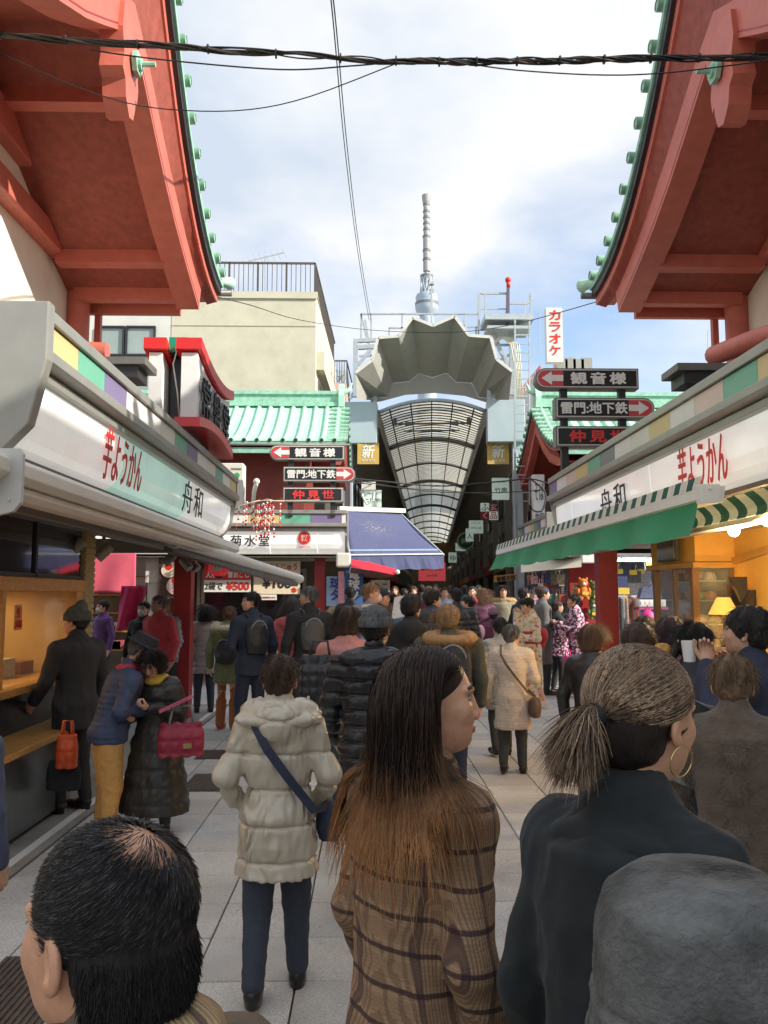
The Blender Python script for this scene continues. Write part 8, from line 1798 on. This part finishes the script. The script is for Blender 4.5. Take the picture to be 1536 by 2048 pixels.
r = handbag(at(362,1478,5.95), MAROON, 'dark red quilted handbag with small metal plate held at the left', w=.34, h=.22, d=.17, quilt=.012, handle=.12, hm=mat('grey_strap',(.25,.26,.28),.4), rot=.25); c = at(375,1492,5.84)
m = MB(); m.obox(c, (.028,.007,0), (0,0,.017), (0,-.003,0)); m.build('metal_plate', mat('gold', (.85,.62,.28), .2, .02, metal=1), r)
h = P_(158,1208,6.9,'person in grey-green pointed hood and black coat at the shop window', face=60, coat='coat', cmat=BLK, clen=.40, bulk=1.2, hair='short', hm=HB_, lmat=BLK, hat='beanie', hatm=cl('grey_green_knit',(.07,.075,.06),.95,.25), arms=('fwd','down'), turn=20)
P, Q = sdf_mesh([EL((0,-.05,.13),(.045,.05,.05),.03), EL((0,-.02,.09),(.07,.08,.05),.03)], .009); np_object('hood_peak', h['HT'](P), Q, cl('grey_green_knit',(.07,.075,.06)), h['root'])
handbag(at(134,1502,6.3), mat('orange_nylon',(.65,.09,.02),.45,.2,10,.2,60), 'bright orange drawstring bag hanging beside the hooded person', w=.16, h=.24, d=.12, quilt=.006)
handbag(at(128,1550,6.4), BLK, 'black shopping bag below the orange bag', w=.26, h=.22, d=.12)
# --- right group
P_(1182,1246,6.3,'woman with chestnut bob in shiny dark leather jacket, centre right', face=-35, fem=1, coat='leather_jacket', cmat=LEA, clen=.45, bulk=1.1, hair='bob', hm=HBR, lmat=DGR, turn=-20)
P_(1276,1246,4.6,'person with dark brown hair tied low behind the ponytail woman', face=-20, fem=1, coat='jacket', cmat=NAVY, clen=.42, hair='frizz', hm=HD, lmat=DGR)
P_(1290,1232,7.0,'person with black hair between the red post and the cabinet', face=-10, coat='jacket', cmat=DGR, clen=.42, hair='frizz', hm=HB_, lmat=DGR)
P_(1338,1232,5.6,'person with short dark purple-tinted hair by the cabinet', face=-50, coat='jacket', cmat=PURP, clen=.42, hair='frizz', hm=hairm('hair_plum',(.05,.025,.03)), lmat=DGR)
E = P_(1378,1243,4.25,'woman in black jacket with gold hair clip eating from a paper wrapper', face=-62, fem=1, coat='jacket', cmat=CHAR, clen=.42, bulk=1.12, hair='pony', hm=HB_, arms=('mouth','mouth'), legs='skirt', lmat=BLK, turn=-15, hres=.0045, nod=6)
P, Q = sdf_mesh([EL((0,-.115,.005),(.022,.012,.016),.006)], .005); np_object('hair_clip', E['HT'](P), Q, mat('gold', (.85,.62,.28), .2, .02, metal=1), E['root'])
wp = W_(E, (E['wr'][0]+E['wr'][1])/2+np.array([0,.07,.06])); m = MB(); m.tube([wp+Vector((0,0,-.06)), wp+Vector((0,0,.03))],[.022,.045],10,cap=False); m.mi = 1; m.ball(wp+Vector((0,0,.035)),(.045,.045,.035),10,7); thing_mb(m, 'wrapped_snack', [mat('paper_tan',(.55,.42,.22),.7,.2,20), mat('fried_gold',(.50,.24,.05),.6,.4,40,.6,60)], 'fried snack in tan paper held by the woman with the gold clip', 'snack', None, True)
wp = at(1325,1305,4.3); m = MB(); m.ball(wp,(.055,.045,.05),12,8); thing_mb(m, 'fried_bun', mat('fried_gold',(.50,.24,.05),.6,.4,40,.6,60), 'orange-brown fried bun held up beside the ponytail woman', 'snack', None, True)
S = P_(1462,1312,3.15,'woman in long brown fleece coat with tousled fair hair at the right', face=-25, fem=1, coat='fleece_coat', cmat=FURT, clen=.18, flare=1.25, bulk=1.35, hair='short', hm=hairm('hair_tousled',(.20,.13,.075)), lmat=DGR, arms=('fwd','hold'), fold=.012, lean=.06, nod=10, res=.010)
sp = S['sp']; pts = [sp(z, sx*.13, -.03) for z in (.78,.70,.60,.50,.40,.30) for sx in (-1,1)]+[sp(z,0,-.10) for z in (.78,.7,.6,.5,.4,.3)]
strands(S['root'], S['T'], pts, FURT, 3, 2500, .07, .02)
D = P_(1502,1212,3.9,'man in navy jacket drinking from a paper cup at the right edge', face=50, coat='jacket', cmat=NAVY, clen=.45, hair='frizz', hm=HB_, arms=('mouth','down'), bulk=1.2, turn=10, lmat=DGR, skin=1, hres=.0045)
wp = W_(D, D['wr'][0]+np.array([.02,.09,.06])); m = MB(); m.tube([wp-Vector((0,0,.05)), wp+Vector((0,0,.05)), wp+Vector((0,0,.051))],[.028,.038,.038],14); thing_mb(m, 'paper_cup', WHITE, 'white paper cup held by the man at the right edge', 'cup', None, 'auto')
# grey zigzag tote and dark skirted figure behind the ponytail woman
tz_ = mat('tote_grey', (.30,.30,.28), .85, .1, 20, .3, 150); c = at(1372,1482,3.3); r = empty('tote_bag', c, 'large pale grey cloth tote with a dark zigzag upper edge', 'bag')
P, Q = sdf_mesh([LF([(-.17,.20,.07,0,0),(.02,.21,.06,0,0),(.17,.15,.03,0,0)],.03,2.6)], .008, disp=wr(4,.008,18,5)); Rz = rotz(.3)@roty(.35); np_object('bag_body', P@Rz.T, Q, tz_, r)
zz = [(-.19,.17),(-.16,.02),(-.11,.07),(-.08,.0),(-.03,.05),(0,-.02),(.05,.03),(.08,-.04),(.13,.01),(.16,-.03),(.19,.12)]; m = MB(); m.prism([Vector(Rz@np.array([x, -.075, z]))+c for x, z in zz], Vector(Rz@np.array([0,.01,0]))); m.build('zigzag_band', DGR, r)
# sleeve at the left edge of the frame
P_(-118,1330,3.2,'person in slate blue coat cut by the left edge of the frame', face=-5, coat='coat', cmat=cl('slate_blue',(.06,.07,.12)), clen=.3, bulk=1.25, hair='short')
